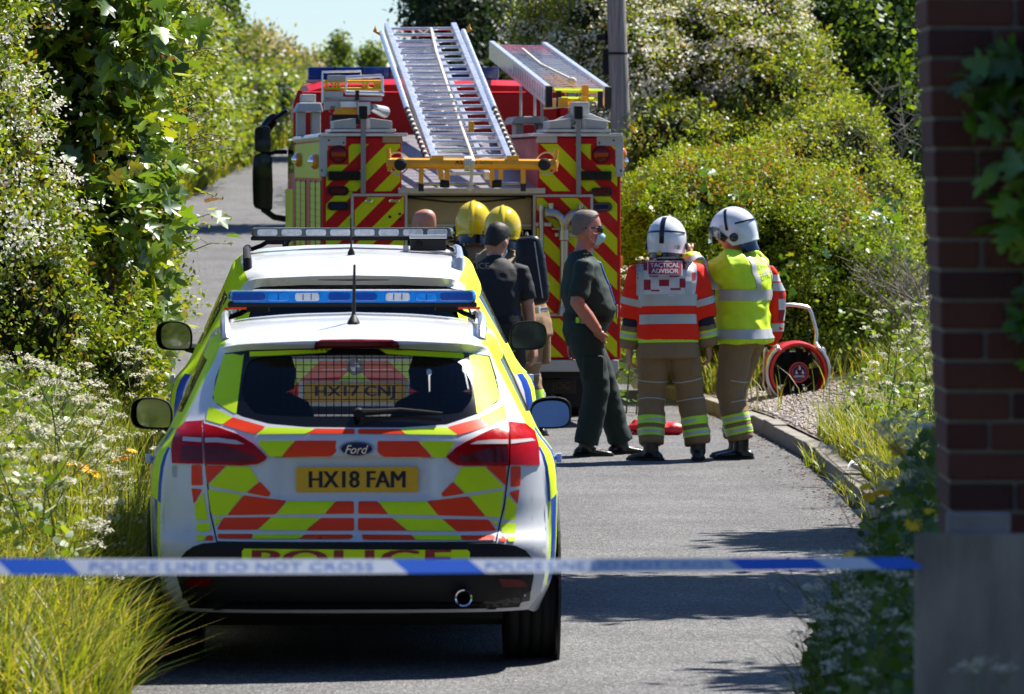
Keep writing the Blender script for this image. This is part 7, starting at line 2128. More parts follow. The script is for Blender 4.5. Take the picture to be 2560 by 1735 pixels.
    def trousers(s, m, loose=1.0, zend=0.0, name='trousers', wr=0.008, seed=1):
        b = MB(); k = s.k
        for i in (0, 1): s.leg(b, i, [.10*k*loose,.108*k*loose,.098*k*loose,.083*k*loose,.082*k*loose,.080*k*loose], zend)
        g = .022*loose; f = s.fat
        b.rings(ell_rings([(s.hipc.x,s.hipc.y,s.hipc.z-.10*k,.15*k,.10*k+g),(s.hipc.x,s.hipc.y,s.hipc.z,.168*k+g,(.118+.04*(f-1))*k+g),(s.waist.x,s.waist.y,s.waist.z-.02,(.152+.06*(f-1))*k+g*.6,(.108+.10*(f-1))*k+g*.6)], 24))
        return s.cloth(name, b, m, 0.013, wr*1.5, 5.0, 3, seed, 1.7)
    def boots(s, tall=0.16, m=None, sz=1.0):
        for i in (0, 1):
            f = s.feet[i]; a = s.ank[i]; d = Vector((-math.sin(f[2]), math.cos(f[2]), 0)); sd = Vector((d.y, -d.x, 0))
            b = MB()
            b.tube([Vector((a.x,a.y,.06)), Vector((a.x,a.y,.10)), Vector((a.x,a.y,tall+.03))], [.060*sz,.058*sz,.062*sz], 14)
            R_ = []
            for t, w, h in ((-.095,.028,.050),(-.075,.040,.075),(-.02,.044,.085),(.05,.046,.075),(.11,.050,.062),(.16,.046,.052),(.195,.028,.040)):
                c = Vector((a.x,a.y,0)) + d*t*sz
                R_.append([c + sd*(w*sz*math.cos(q)) + Vector((0,0, .012 + (h*sz-.012)*(0.5+0.5*math.sin(q)))) for q in [2*PI*j/14 for j in range(14)]])
            b.rings(R_)
            me = remesh(b, 0.0105, 2, 0.5, 'boot'); o = link('boot', me, s.root, m or M_boot)
            q = MB(); out = []
            for t, w in ((-.10,.02),(-.095,.036),(-.05,.044),(0,.042),(.06,.046),(.11,.052),(.165,.047),(.195,.030),(.203,.012)): out.append((t, w))
            pts = [Vector((a.x,a.y,0)) + d*t*sz + sd*w*sz for t, w in out] + [Vector((a.x,a.y,0)) + d*t*sz - sd*w*sz for t, w in reversed(out)]
            z0 = 0.014
            q.rings([[p+Vector((0,0,z0-.012)) for p in pts], [p+Vector((0,0,z0+.014)) for p in pts]]); q.build('sole', M_rubber, o)
    def helmet(s, m, crest=None, visor=None, stripes=False, trim=None):
        M = s.HM
        h = empty('helmet', (0,0,0)); h.parent = s.root
        rx, ry, rz = .134, .160, .156; z00 = 0.015
        def zb(phi):                       # lower edge: high over the face, low over ears and nape
            f = math.sin(phi)              # +1 front
            return -.105 if f < 0.0 else -.105 + .135*max(0, min(1, (f-0.15)/0.55))
        def hp(t, phi, off=0.0):
            z1 = zb(phi); z = rz - (rz - z1)*t
            if t < 1e-4: z = rz*0.9995
            zz = max(0, z)
            if z >= 0: r = math.sqrt(max(0, 1-(z/rz)**2))
            else: r = 1 - .25*(z/.11)**2*(0.35)
            fl = max(0, (t-.93)/.07)*.035
            p = Vector(((rx*(r+fl)+off*(r>0.05))*math.cos(phi), (ry*(r+fl)+off*(r>.05))*math.sin(phi) - .008, z + z00 + off*(1 if r < .5 else .4)))
            return M @ p
        n = 40; ts = [0.004,.03,.08,.15,.24,.34,.45,.56,.67,.78,.88,.94,.97,1.0]
        b = MB(); b.smooth = True
        b.rings([[hp(t, 2*PI*j/n) for j in range(n)] for t in ts], True, True, False)
        o = b.build('shell', m, h, smooth=True)
        md = o.modifiers.new('thick', 'SOLIDIFY'); md.thickness = 0.006; md.offset = -1
        b = MB(); b.smooth = True
        b.rings([[hp(t, 2*PI*j/n, -.012) for j in range(n)] for t in (.3,.6,.9,.985)], True, True, False); b.build('lining', M_helk, h, smooth=True)
        def strip(nm, m_, path, w, off=0.003):
            b = MB(); b.smooth = True; pts = [M.inverted() @ hp(t, ph, off) for t, ph in path]; L_ = []; 
            for i, p in enumerate(pts):
                tn = (pts[min(i+1,len(pts)-1)] - pts[max(i-1,0)]).normalized(); nr = Vector((p.x/rx**2, p.y/ry**2, max(0,p.z-z00)/rz**2)).normalized(); sd = tn.cross(nr).normalized()
                ww = w[i] if isinstance(w, (list,tuple)) else w
                L_.append([M @ (p - sd*ww), M @ (p + sd*ww)])
            b.rings(L_, False, False, False); return b.build(nm, m_, h)
        arc = [(t, PI/2) for t in (1.0,.9,.8,.65,.5,.35,.2,.08)] + [(0.02, PI/2)] + [(t, -PI/2) for t in (.08,.2,.35,.5,.65)]
        if crest:
            b = MB(); b.smooth = True; L_ = []
            for i, (t, ph) in enumerate(arc):
                p = M.inverted() @ hp(t, ph); nr = Vector((0, p.y/ry**2, max(0,p.z-z00)/rz**2)).normalized(); k = .5+.5*math.sin(PI*i/(len(arc)-1))
                L_.append([M @ (p + Vector((x_,0,0)) + nr*y_*k) for x_, y_ in ((-.024,-.004),(-.012,.008),(-.006,.016),(.006,.016),(.012,.008),(.024,-.004))])
            b.rings(L_, False, False, False); b.build('crest', crest, h, smooth=True)
        if stripes:
            strip('black_stripe', M_helk, arc[1:] + [(.78,-PI/2)], .016, .004); strip('black_stripe', M_helk, [(.46, R(a)) for a in range(-170,-9,10)], .006, .004)
            strip('black_stripe', M_helk, [(t, R(12)) for t in (.62,.5,.38,.26,.14,.06)] + [(t, R(168)) for t in (.06,.14,.26,.38,.5,.62)], .009, .0035)
        for sg in (-1, 1):
            c = M.inverted() @ hp(.80, 0 if sg > 0 else PI, .006); q = MB(); q.lathe([(.001,.012),(.022,.010),(.030,0)], 20, M @ Matrix.Translation(c) @ Matrix.Rotation(R(90*sg),4,'Y')); q.build('ear_boss', M_helk, h, smooth=True)
        if trim: strip('front_trim', trim, [(1.0, R(a)) for a in range(20,161,10)], .022, .004)
        if visor:
            b = MB(); b.smooth = True; rows = []
            for z, k in ((.045,1.03),(.02,1.10),(-.01,1.15),(-.035,1.17)):
                rows.append([M @ Vector((rx*k*math.cos(R(a)), ry*k*math.sin(R(a)) - .008, z + .02*math.cos(R(a))**2)) for a in range(25,156,8)])
            b.rings(rows, False, False, False); b.build('visor', visor, h, smooth=True)
        b = MB(); b.smooth = True               # neck curtain
        rows = []
        for z, k in ((-.075,.90),(-.12,.88),(-.155,.92)): rows.append([M @ Vector((rx*k*math.cos(R(a)), ry*k*math.sin(R(a)), z)) for a in range(195,346,10)])
        b.rings(rows, False, False, False); b.build('neck_curtain', M_helk, h, smooth=True)
        return h, hp
    def mask(s, m=M_mask):
        M = s.HM; h = empty('face_mask', (0,0,0)); h.parent = s.root
        b = MB(); b.smooth = True; rows = []
        for z, k, dy in ((-.022,1.0,.012),(-.04,1.02,.028),(-.062,1.0,.026),(-.085,.94,.016),(-.112,.80,-.004),(-.128,.6,-.03)):
            row = []
            for a in range(28,153,6):
                f = (1-abs((a-90)/62)**2)
                row.append(M @ Vector((.074*k*math.cos(R(a)), .086*k*math.sin(R(a)) + dy*f + .012, z + .012*(1-f)*(1 if z < -.06 else -1))))
            rows.append(row)
        b.rings(rows, False, False, False); b.build('mask_cloth', m, h, smooth=True)
        for sx in (-1, 1):
            for z in (-.03,-.10):
                q = MB(); q.tube([M @ Vector((sx*.066,.050,z)), M @ Vector((sx*.079,.02,z*.8)), M @ Vector((sx*.084,-.010,(-.045 if z < -.05 else .005)))], .0016, 5); q.build('ear_loop', M_whitec, h)
    def hair(s, m, low=-0.06, thick=0.006, face=0.055):
        """short cropped hair: a cap over the skull with an uneven edge"""
        M = s.HM; b = MB(); b.smooth = True; rows = []; n = 36
        prof = [(.128,.020,.026),(.119,.046,.060),(.097,.0665,.0865),(.062,.0765,.099),(.02,.0775,.0995),(-.025,.0735,.094),(-.066,.066,.083)]
        for z, rx, ry in prof:
            row = []
            for j in range(n):
                ph = 2*PI*j/n; f = math.sin(ph); 
                lim = float(np.interp(f, [-1,-.75,-.4,-.1,.2,.6,1], [low,low,-.012,.020,.055,face-.004,face+.004]))
                zz = max(z, lim + .008*noise.noise(Vector((j*.9, z*30, 1))))
                # radius at that height
                q = np.interp(zz, [p[0] for p in reversed(prof)], [p[1] for p in reversed(prof)]); q2 = np.interp(zz, [p[0] for p in reversed(prof)], [p[2] for p in reversed(prof)])
                e = thick + .003*noise.noise(Vector((math.cos(ph)*6, f*6, z*40)))
                row.append(M @ Vector(((q+e)*math.cos(ph), -.010 + (q2+e)*f, zz + (e if z > .1 else 0))))
            rows.append(row)
        b.rings(rows, True, True, False); o = b.build('hair', m, s.root, smooth=True)
        # short strands lying along the skull, over the edge too
        rg = random.Random(3); st = MB()
        flat = [p for r_ in rows for p in r_]
        Mi = M.inverted()
        for r_i in range(len(rows)):
            for j in range(n):
                for _ in range(5):
                    a = rows[r_i][j].lerp(rows[r_i][(j+1) % n], rg.random())
                    if r_i: a = a.lerp(rows[r_i-1][j], rg.random())
                    l = Mi @ a; nr = Vector((l.x, l.y, l.z*.8)).normalized()
                    d = (Vector((rg.uniform(-.4,.4), -.7, -.75)) - nr*nr.dot(Vector((0,-.7,-.75)))).normalized()
                    e = l + (d*.8 + nr*.22).normalized()*rg.uniform(.005,.012); sd = d.cross(nr)*.0011
                    st.add([M @ (l-sd+nr*.001), M @ (l+sd+nr*.001), M @ e], [(0,1,2)])
        q = st.build('hair_strands', m, s.root, fix=False); q['kind'] = 'stuff'
        return o
def leg_bands(F, bvh, zz, m1=M_lime, m2=M_refl):
    for i in (0, 1):
        kn, an = F.knee[i], F.ank[i].copy()
        for (zt, zb_) in zz:
            f = lambda z: (z - kn.z)/(an.z - kn.z)
            h = (zt-zb_)
            band('lime_band', bvh, m1, F.root, kn, an, [f(zt), f(zb_)], n=24, off=.004, maxr=.25)
            band('silver_band', bvh, m2, F.root, kn, an, [f(zt-h*.3), f(zt-h*.7)], n=24, off=.0065, maxr=.25)
def arm_band(F, bvh, i, t0, t1, m, off=.005, nm='silver_band'):
    a, b = F.elb[i], F.wrist[i]
    if t1 <= 0: a, b = F.sh[i], F.elb[i]; t0, t1 = 1+t0, 1+t1     # negative: on the upper arm
    band(nm, bvh, m, F.root, a, b, [t0, (t0+t1)/2, t1], n=22, off=off, maxr=.2)

# ------------------------------------------------------------------ 1 officer in the checked orange tabard
UA, DA = 1680, 41.5; KA = FPX/DA
p0 = gnd(UA, 1152)
A = Fig((at(UA,1000,DA).x, DA, 0), 0, 'person in orange jacket lettered TACTICAL ADVISOR and white helmet, back turned', 1.76, hips=(-.03,0), waist=(-.035,0), chest=(-.035,0.02), feet=((-.155,-.05,1.0),(.19,0,-.05)), knees=((-.1,1,0),(.1,1,0)),
        hands=((-.305,.06,.83),(.265,.07,.85)), elbows=((-1,-.35,0),(1,-.35,0)), headyaw=R(-14), headpitch=R(-6), headoff=(.0,.035,-.045), shw=.19, shd=.075)
def ab(u, v): return ((u-UA)/KA, 2.14-(v-HORIZON)/KA)
A.body(M_skin, (((.9,.3,0),.55),((-.9,.3,0),.55)))
_, bt = A.trousers(M_tan, 1.17, 0.03, seed=3)
leg_bands(A, bt, ((.325,.265),(.235,.180)))
# seams on the thigh
for i in (0, 1):
    for t in (.62, 1.0):
        a, b_ = (A.hip[i], A.knee[i]) if t < 1 else (A.knee[i], A.ank[i]); tt = .75 if t < 1 else .12
        band('seam_piping', bt, M_refl, A.root, a, b_, [tt-.008, tt+.008], fr=(R(90),R(280)), n=14, off=.004, maxr=.25)
for sx in (-1, 1):
    f = onback(bt, 0.0, .012, -1)
    q = MB(); hx = A.hip[0 if sx < 0 else 1].x + sx*.085
    q.box(hx-.03, hx+.045, -.09, .05, .62, .80); q.build('cargo_pocket', M_tan, A.root, bevel=.02)
A.boots(.20)
b = MB(); A.torso(b, .052, hem=((-.15,.02),(-.05,.0))); coat, bc = A.cloth('tunic', b, M_tan, .013, .006, 8, 4, 5)
for i in (0, 1):
    b = MB(); A.arm(b, i, [.085,.090,.086,.078,.074,.066]); o, bs = A.cloth('navy_sleeve', b, M_navy, .012, .006, 9, 3, 7+i)
    c = MB(); a_, w_ = A.elb[i], A.wrist[i]; c.tube([a_.lerp(w_,.42), a_.lerp(w_,.7), a_.lerp(w_,1.02)], [.083,.081,.075], 14); o, bs2 = A.cloth('tan_cuff', c, M_tan, .011, .004, 10, 2, 9)
    band('lime_band', bs2, M_lime, A.root, a_, w_, [.55,.66,.77], n=22, off=.004, maxr=.2); band('silver_band', bs2, M_refl, A.root, a_, w_, [.62,.70], n=22, off=.0065, maxr=.2)
zl, zh = ab(0,846)[1], ab(0,640)[1]
b = MB(); A.torso(b, .068, hem=((-.012,.002),)); 
# jacket with half sleeves
for i in (0, 1): A.arm(b, i, [.085,.098,.106,.102,.10,.09], .60)
vest, bv = A.cloth('orange_jacket', b, M_hvo, .013, .012, 5.5, 3, 11)
# trunk bands
ct, cb = A.chest, A.hipc
f = lambda z: (z-ct.z)/(cb.z-ct.z)
for (v0, v1, m_, nm) in ((737,766,M_refl,'silver_band'),(787,811,M_refl,'silver_band')):
    z0, z1 = ab(0,v0)[1], ab(0,v1)[1]; band(nm, bv, m_, A.root, ct, cb, [f(z0), f((z0+z1)/2), f(z1)], fr=(R(115),R(245)), n=26, off=.006, maxr=.3)
z0, z1 = ab(0,836)[1], ab(0,850)[1]; band('lime_band', bc, M_lime, A.root, ct, cb, [f(z0-.02), f(z1-.02)], n=30, off=.006, maxr=.3); band('silver_band', bc, M_refl, A.root, ct, cb, [f(z0-.002), f(z0-.022)], n=30, off=.007, maxr=.3)
for i in (0, 1): arm_band(A, bv, i, -.30, -.12, M_refl, .006)
# chequered yoke
sv = onback(bv, 0.02, .006); ux = lambda u: (u-UA)/KA + A.chest.x*0
def bp(name, u0, u1, v0, v1, m, off, par=None):
    (x0, z1), (x1, z0) = ab(u0, v0), ab(u1, v1)
    sf = onback(bv, .02, off); return panel(name, rect(x0, x1, z0, z1), sf, m, par or A.root, step=.02)
yk = panel('white_yoke', [ab(u,v) for u, v in ((1604,662),(1622,648),(1650,642),(1690,641),(1722,648),(1740,662),(1742,690),(1736,738),(1604,740))], onback(bv,.02,.0055), M_whitec, A.root, step=.02)
for (u0,u1,v0,v1) in ((1622,1645,643,650),(1671,1697,641,650),(1604,1619,656,675),(1701,1716,652,672),(1646,1671,654,656),(1606,1625,698,724),(1646,1671,698,714),(1697,1712,695,718),(1622,1644,686,691),(1672,1697,686,691),(1626,1647,723,727),(1674,1700,719,724),(1728,1738,680,700),(1588,1600,676,700)):
    bp('crimson_square', u0, u1, v0, v1, M_crimc, .0075, yk)
bp('silver_brace', 1590, 1608, 660, 738, M_refl, .0080, yk); bp('silver_brace', 1712, 1728, 660, 738, M_refl, .0080, yk)
(nx0, nz1), (nx1, nz0) = ab(1617,651), ab(1704,687); fl = fitted(onback(bv,.02,.0085), nx0, nx1, nz0, nz1)
bo = panel('name_border', rect(nx0, nx1, nz0, nz1), lambda x, z: fl(x, z), M_whitec, A.root, step=.02)
(qx0, qz1), (qx1, qz0) = ab(1619,653), ab(1702,685)
sg = panel('name_panel', rect(qx0, qx1, qz0, qz1), lambda x, z: fl(x, z, .0012), M_crimc, A.root, step=.02)
for txt, vc, w in (('TACTICAL',661.5,72),('ADVISOR',676,67)):
    cx_, cz_ = ab(1660.5, vc)
    lettering('lettering', txt, w/KA, 11/KA, lambda a, c, k=0: fl(cx_+a+k*.0014, cz_+c, .0028+.0003*abs(k)), M_whitec, sg, bold=1)
h, hp = A.helmet(M_helw, stripes=True)
hi = A.HM.inverted()
vs, fs, tw, th = text_polys('158', 1.0)
me = bpy.data.meshes.new('helmet_number')
me.from_pydata([tuple(hp(.86 - y*.10/th, R(-42) + x*.30/tw, .004)) for x, y in vs], [], fs); link('helmet_number', me, h, M_ink)
q = MB(); c_ = hp(.965, R(-97), .004)
for k in range(5):
    a = 2*PI*k/5; q.ellipsoid(c_ + Vector((.011*math.cos(a), -.004, .011*math.sin(a)-.018)), .009,.003,.009, 8, 5)
q.build('yellow_rose', M_hely, h)

# ------------------------------------------------------------------ 2 officer in the yellow coat
UB, DB2 = 1858, 41.8; KB = FPX/DB2
B = Fig((at(UB,1000,DB2).x, DB2, 0), R(66), 'person in long yellow reflective coat and white helmet with raised hand', 1.80, hips=(.0,0), waist=(0,-.0), chest=(0,.0), feet=((-.12,-.03,R(16)),(.09,.09,R(5))), knees=((-.2,1,0),(.1,1,0)),
        hands=((-.05,.41,1.50),(.20,.22,1.02)), elbows=((-.35,-.1,-1),(.5,-.8,-.4)), headyaw=R(18), headpitch=R(-14), headoff=(-.035,.05,-.02), shw=.20)
B.body(M_skinr, (((.8,.2,.2),1.25),((-.6,.6,0),.9)))
_, bt = B.trousers(M_tan, 1.17, 0.05, seed=13); leg_bands(B, bt, ((.335,.275),(.245,.190)))
for i in (0, 1):
    a, b_ = B.hip[i], B.knee[i]
    band('seam_piping', bt, M_refl, B.root, a, b_, [.80,.815], fr=(R(60),R(250)), n=14, off=.004, maxr=.25); band('seam_piping', bt, M_refl, B.root, B.knee[i], B.ank[i], [.2,.215], fr=(R(60),R(250)), n=14, off=.004, maxr=.25)
q = MB(); q.box(-.20,-.13,-.03,.12,.62,.80); q.build('cargo_pocket', M_tan, B.root, bevel=.02)
q = MB(); kp = B.knee[0]; q.ellipsoid(kp+Vector((.03,.055,.03)), .065,.045,.13); q.build('knee_pad', M_navy, B.root, smooth=True)
B.boots(.18)
b = MB(); B.torso(b, .072, hem=((-.07,.018),(-.03,.01)))
for i in (0, 1): B.arm(b, i, [.10,.108,.100,.092,.085,.075], .97)
coat, bc = B.cloth('yellow_coat', b, M_hvy, .013, .016, 5.5, 3, 15)
b = MB(); b.tube([B.chest+B.up*.13, B.chest+B.up*.20], [.085,.082], 16); B.cloth('collar', b, M_hvy, .010, .002, 8, 2, 3)
ct, cb = B.chest, B.hipc; f = lambda z: (z-ct.z)/(cb.z-ct.z)
zB = lambda v: 2.14-(v-HORIZON)/KB
for (z0, z1) in ((1.255,1.175),(.965,.895)): band('silver_band', bc, M_refl, B.root, ct, cb, [f(z0), f((z0+z1)/2), f(z1)], fr=(R(60),R(300)), n=36, off=.006, maxr=.3)
sv = onback(bc, 0.0, .0065)
for sx in (-1, 1): panel('silver_brace', [(sx*.105,1.25),(sx*.155,1.25),(sx*.165,1.40),(sx*.155,1.50),(sx*.10,1.51),(sx*.11,1.40)], sv, M_refl, B.root, step=.02)
arm_band(B, bc, 0, -.46, -.18, M_refl, .006); arm_band(B, bc, 1, -.42, -.2, M_refl, .006); arm_band(B, bc, 0, .5, .72, M_refl, .006)
fl2 = fitted(onback(bc,0,.006), -.11, .11, 1.35, 1.48)
lettering('lettering', 'FIRE & RESCUE', .20, .042, lambda a, c: fl2(a, 1.45+c), M_refl, B.root)
lettering('lettering', 'SERVICE', .17, .046, lambda a, c, k=0: fl2(a+k*.002, 1.385+c, .0003*abs(k)), M_refl, B.root, bold=1)
h, hp = B.helmet(M_helw, stripes=True, visor=glass_mat('visor_clear', (0.80,0.82,0.80), 1.5), trim=M_helk)
# red chequered vest folded over the far arm
V0 = B.root.location + Matrix.Rotation(R(40),3,'Z') @ Vector((.26,.10,.0))
vr = empty('folded_vest', (at(1929,760,DB2+.1).x, DB2+.12, .88), R(20), 'red and white chequered vest hanging folded beside the yellow coat', 'vest')
b = MB(); b.smooth = True
vr_s = [(0.0,.0,-.035,.035,.03),(.0,.0,.0,.075,.045),(.005,.0,.08,.085,.05),(.02,0,.2,.085,.052),(.03,0,.32,.078,.05),(.015,0,.42,.06,.045),(0,0,.50,.045,.04),(-.01,0,.54,.02,.02)]
b.rings(ell_rings(vr_s, 20)); me = remesh(b, .011, 2, .4, 'vest_cloth', .012, 9, 21, .6); link('vest_cloth', me, vr, M_hvo); bvv = bvh_of(me)
for (t0, t1, a0, a1, m_) in ((.06,.12,100,330,M_refl),(.36,.42,100,330,M_refl)): band('silver_band', bvv, m_, vr, (0.012,0,0), (0.012,0,.54), [t0/.54, t1/.54], fr=(R(a0),R(a1)), n=20, off=.004, maxr=.2)
for k, (z0, z1, a0, a1, m_) in enumerate(((.14,.22,200,245,M_crimc),(.22,.30,245,290,M_crimc),(.22,.30,200,245,M_whitec),(.14,.22,245,290,M_whitec),(.30,.36,215,290,M_crimc),(.43,.48,120,300,M_whitec))):
    band('chequer', bvv, m_, vr, (0.012,0,0), (0.012,0,.54), [z0/.54, z1/.54], fr=(R(a0),R(a1)), n=6, off=.003, maxr=.2)

# ------------------------------------------------------------------ 3 paramedic in green
UP, DP = 1468, 42.2; KP = FPX/DP
Pm = Fig((at(UP,1000,DP).x, DP, 0), R(-84), 'person in bottle green uniform, sunglasses and pale blue mask, hand in pocket', 1.80, hips=(0,-.02), waist=(0,-.0), chest=(0,-.03), feet=((-.16,.27,R(6)),(.12,-.02,R(-4))), knees=((0,1,.1),(0,1,.1)),
        hands=((-.24,-.08,.86),(.228,.055,.94)), elbows=((-.5,-1,0),(.35,-1,.1)), headyaw=R(8), headpitch=R(-3), headoff=(0,.035,.0), fat=1.42, shw=.19, shd=.085)
Pm.body(M_skinr, (((.9,.3,0),.5),((-.9,.3,0),.35,(-.62,.22,-.75))))
_, bt = Pm.trousers(M_pgreen2, 1.12, 0.0, seed=23, wr=.008); Pm.boots(.14)
q = MB(); q.box(.17,.225,-.06,.10,.58,.76); q.build('cargo_pocket', M_pgreen2, Pm.root, bevel=.02)
b = MB(); Pm.torso(b, .030, hem=((-.0,.0),))
for i in (0, 1): Pm.arm(b, i, [.060,.068,.074,.076,.074,.07], .44)
sh_, bs = Pm.cloth('polo_shirt', b, M_pgreen, .012, .013, 6, 3, 25)
b = MB(); b.tube([Pm.chest+Pm.up*.125, Pm.chest+Pm.up*.19+Vector((0,-.01,0))], [.080,.074], 16); Pm.cloth('collar', b, M_pgreen, .010, .002, 8, 2, 3)
band('belt', bs, M_black, Pm.root, Pm.waist+Vector((0,0,.1)), Pm.hipc, [.52,.68], n=30, off=.008, maxr=.35)
q = MB(); q.box(.20,.225,-.11,-.08,1.0,1.045); q.build('belt_pouch', M_lime, Pm.root, bevel=.008); q = MB(); q.box(.19,.232,-.075,.0,.995,1.05); q.build('belt_pouch', M_grey, Pm.root, bevel=.008)
Pm.hair(M_hairg, -.045, .002, .100); Pm.mask()
M = Pm.HM; gl = empty('sunglasses', (0,0,0)); gl.parent = Pm.root
q = MB(); q.smooth = True; rows = []
for z in (.020,.010,-.012,-.020): rows.append([M @ Vector((.080*math.cos(R(a)), .094*math.sin(R(a))+.012 + (.004 if abs(z) < .015 else 0), z + .006*(abs(a-90)/60))) for a in range(28,153,8)])
q.rings(rows, False, False, False); q.build('lens', M_gloss, gl, smooth=True)
for sx in (-1, 1):
    q = MB(); q.tube([M @ Vector((sx*.072,.055,.012)), M @ Vector((sx*.081,.02,.010)), M @ Vector((sx*.080,-.035,.004))], .0045, 6); q.build('temple_arm', M_gloss, gl)
q = MB(); c = Pm.chest
def fr(x, z, off=.006):
    h = bs.ray_cast(Vector((x, 0.0, z)), Vector((0,1,0)), .6); return Vector((x, (h[0].y if h[0] else .2)+off, z))
pts = [Pm.chest+Vector((.075,.02,.155))] + [fr(.075-.05*t, 1.44-.30*t) for t in (0,.3,.6,1.0)]; pts2 = [Pm.chest+Vector((-.075,.02,.155))] + [fr(-.075+.05*t, 1.44-.30*t) for t in (0,.3,.6,1.0)]
q.tube(pts, .007, 6); q.tube(pts2, .007, 6); ln = q.build('lanyard', mat('lanyard_blue',(0.02,0.14,0.55),0.6), Pm.root)
p_ = fr(0.02,1.08,.012); q = MB(); q.box(p_.x-.028,p_.x+.028,p_.y-.003,p_.y+.003,p_.z-.05,p_.z+.05); q.build('name_card', M_whitec, Pm.root, bevel=.003)
q = MB()
for dx in (0,.022): 
    s_ = Pm.sh[1]; q.cbox((s_.x-.04+dx*.3, s_.y-.0+dx, s_.z+.082), .016,.012,.006)
q.build('shoulder_pips', M_hely, Pm.root)

# ------------------------------------------------------------------ 4 police officer in black
UO, DO = 1238, 43.0; KO = FPX/DO
O = Fig((at(UO,1000,DO).x, DO, 0), R(-6), 'person in black police shirt with dark cropped hair, standing behind the firefighters', 1.76, hips=(.02,-.02), waist=(0,0), chest=(-.01,.06), stoop=.02, feet=((-.14,0,.2),(.15,.04,-.2)),
        hands=((-.24,.22,.86),(.285,.07,.80)), elbows=((-1,-.5,0),(1,-.35,0)), headyaw=R(-22), headpitch=R(-22), headroll=R(6), headoff=(.015,.03,-.04), shw=.20, fat=1.15, shd=.085)
O.body(M_skin, (((.9,.3,0),.5),((-.9,.3,0),.5)))
O.trousers(M_blackc, 1.08, 0.0, seed=33); O.boots(.14)
b = MB(); O.torso(b, .026, hem=((-.03,.0),))
for i in (0, 1): O.arm(b, i, [.058,.066,.070,.070,.07,.07], .42)
_, bo_ = O.cloth('police_shirt', b, M_blackc, .012, .013, 6, 3, 35)
b = MB(); b.tube([O.chest+O.up*.125, O.chest+O.up*.185], [.078,.070], 16); O.cloth('collar', b, M_blackc, .010, .002, 8, 2, 3)
cx_, cz_ = (1189-UO)/KO, 2.14-(664-HORIZON)/KO
fl3 = fitted(onback(bo_,.03,.004), cx_-.11, cx_+.11, cz_-.03, cz_+.03)
lettering('lettering', 'POLICE', 74/KO, 15/KO, lambda a, c: fl3(cx_+a, cz_+c), mat('grey_print',(0.30,0.31,0.33),.6), O.root)
O.hair(M_hairb, -.07, .003, .075); O.mask()
band('belt', bo_, M_black, O.root, O.waist+Vector((0,0,.1)), O.hipc, [.6,.8], n=30, off=.012, maxr=.35)

# ------------------------------------------------------------------ 5 firefighter wearing breathing apparatus
UF, DF = 1314, 45.2; KF = FPX/DF
Fm = Fig((at(UF,1000,DF).x, DF, 0), R(52), 'firefighter in yellow helmet carrying a black air cylinder on the back', 1.80, hips=(.0,.0), waist=(0,.05), chest=(0.0,.15), stoop=.02, feet=((-.11,.02,.2),(.12,-.02,0)),
        hands=((-.22,.5,1.05),(.24,.45,1.05)), elbows=((-1,-.2,-.3),(1,-.2,-.3)), headyaw=R(-55), headpitch=R(-8), headoff=(-.0,-.02,-.0), shw=.20)
Fm.body(M_skin, (((.9,.3,0),.6),((-.9,.3,0),.6)))
_, bt = Fm.trousers(M_tan, 1.2, .03, seed=43); leg_bands(Fm, bt, ((.36,.28),(.24,.19))); Fm.boots(.2)
for i in (0, 1): band('seam_piping', bt, M_refl, Fm.root, Fm.knee[i], Fm.ank[i], [.05,.07], n=16, off=.004, maxr=.25); band('seam_piping', bt, M_refl, Fm.root, Fm.hip[i], Fm.knee[i], [.74,.755], n=16, off=.004, maxr=.25)
q = MB(); q.box(.145,.215,-.10,.06,.58,.82); q.build('cargo_pocket', M_tan, Fm.root, bevel=.025)
b = MB(); Fm.torso(b, .055, hem=((-.12,.01),(-.05,0)))
for i in (0, 1): Fm.arm(b, i, [.085,.092,.088,.08,.076,.068])
_, bc = Fm.cloth('tunic', b, M_tan, .013, .013, 6, 3, 45)
ba = empty('air_cylinder', (0,0,0)); ba.parent = Fm.root
FI = (Matrix.Translation(Fm.root.location) @ Matrix.Rotation(Fm.root.rotation_euler.z, 4, 'Z')).inverted()
bt0, bt1 = FI @ at(1343, 762, 44.95), FI @ at(1318, 592, 45.0)
cdir = (bt1-bt0).normalized(); sx_ = (FI.to_3x3() @ Vector((1,0,0))); sx_ = (sx_ - cdir*sx_.dot(cdir)).normalized(); sy_ = cdir.cross(sx_); cc = (bt0+bt1)/2; hl = (bt1-bt0).length/2
q = MB(); R_ = []
for t, w, d in ((-1,.06,.05),(-.94,.095,.075),(-.7,.112,.088),(0,.116,.09),(.6,.110,.088),(.88,.098,.08),(.97,.08,.065),(1.0,.05,.04)):
    R_.append([cc + cdir*(t*hl) + sx_*(w*math.copysign(abs(math.cos(a))**.55, math.cos(a))) + sy_*(d*math.copysign(abs(math.sin(a))**.55, math.sin(a))) for a in [2*PI*k/24 for k in range(24)]])
q.rings(R_); me = remesh(q, .011, 2, .4, 'cylinder_cover', .004, 6, 4, .5); link('cylinder_cover', me, ba, mat('black_nylon',(0.007,0.007,0.009),0.4,spec=.35,var=.2,bump=.2,bscale=40))
for t in (-.45, .35):
    q = MB(); q.rings([[cc + cdir*(t*hl+dz) + sx_*(.119*math.copysign(abs(math.cos(a))**.55, math.cos(a))) + sy_*(.094*math.copysign(abs(math.sin(a))**.55, math.sin(a))) for a in [2*PI*k/24 for k in range(24)]] for dz in (-.018,.018)], True, False, False); q.build('cylinder_strap', M_navy, ba)
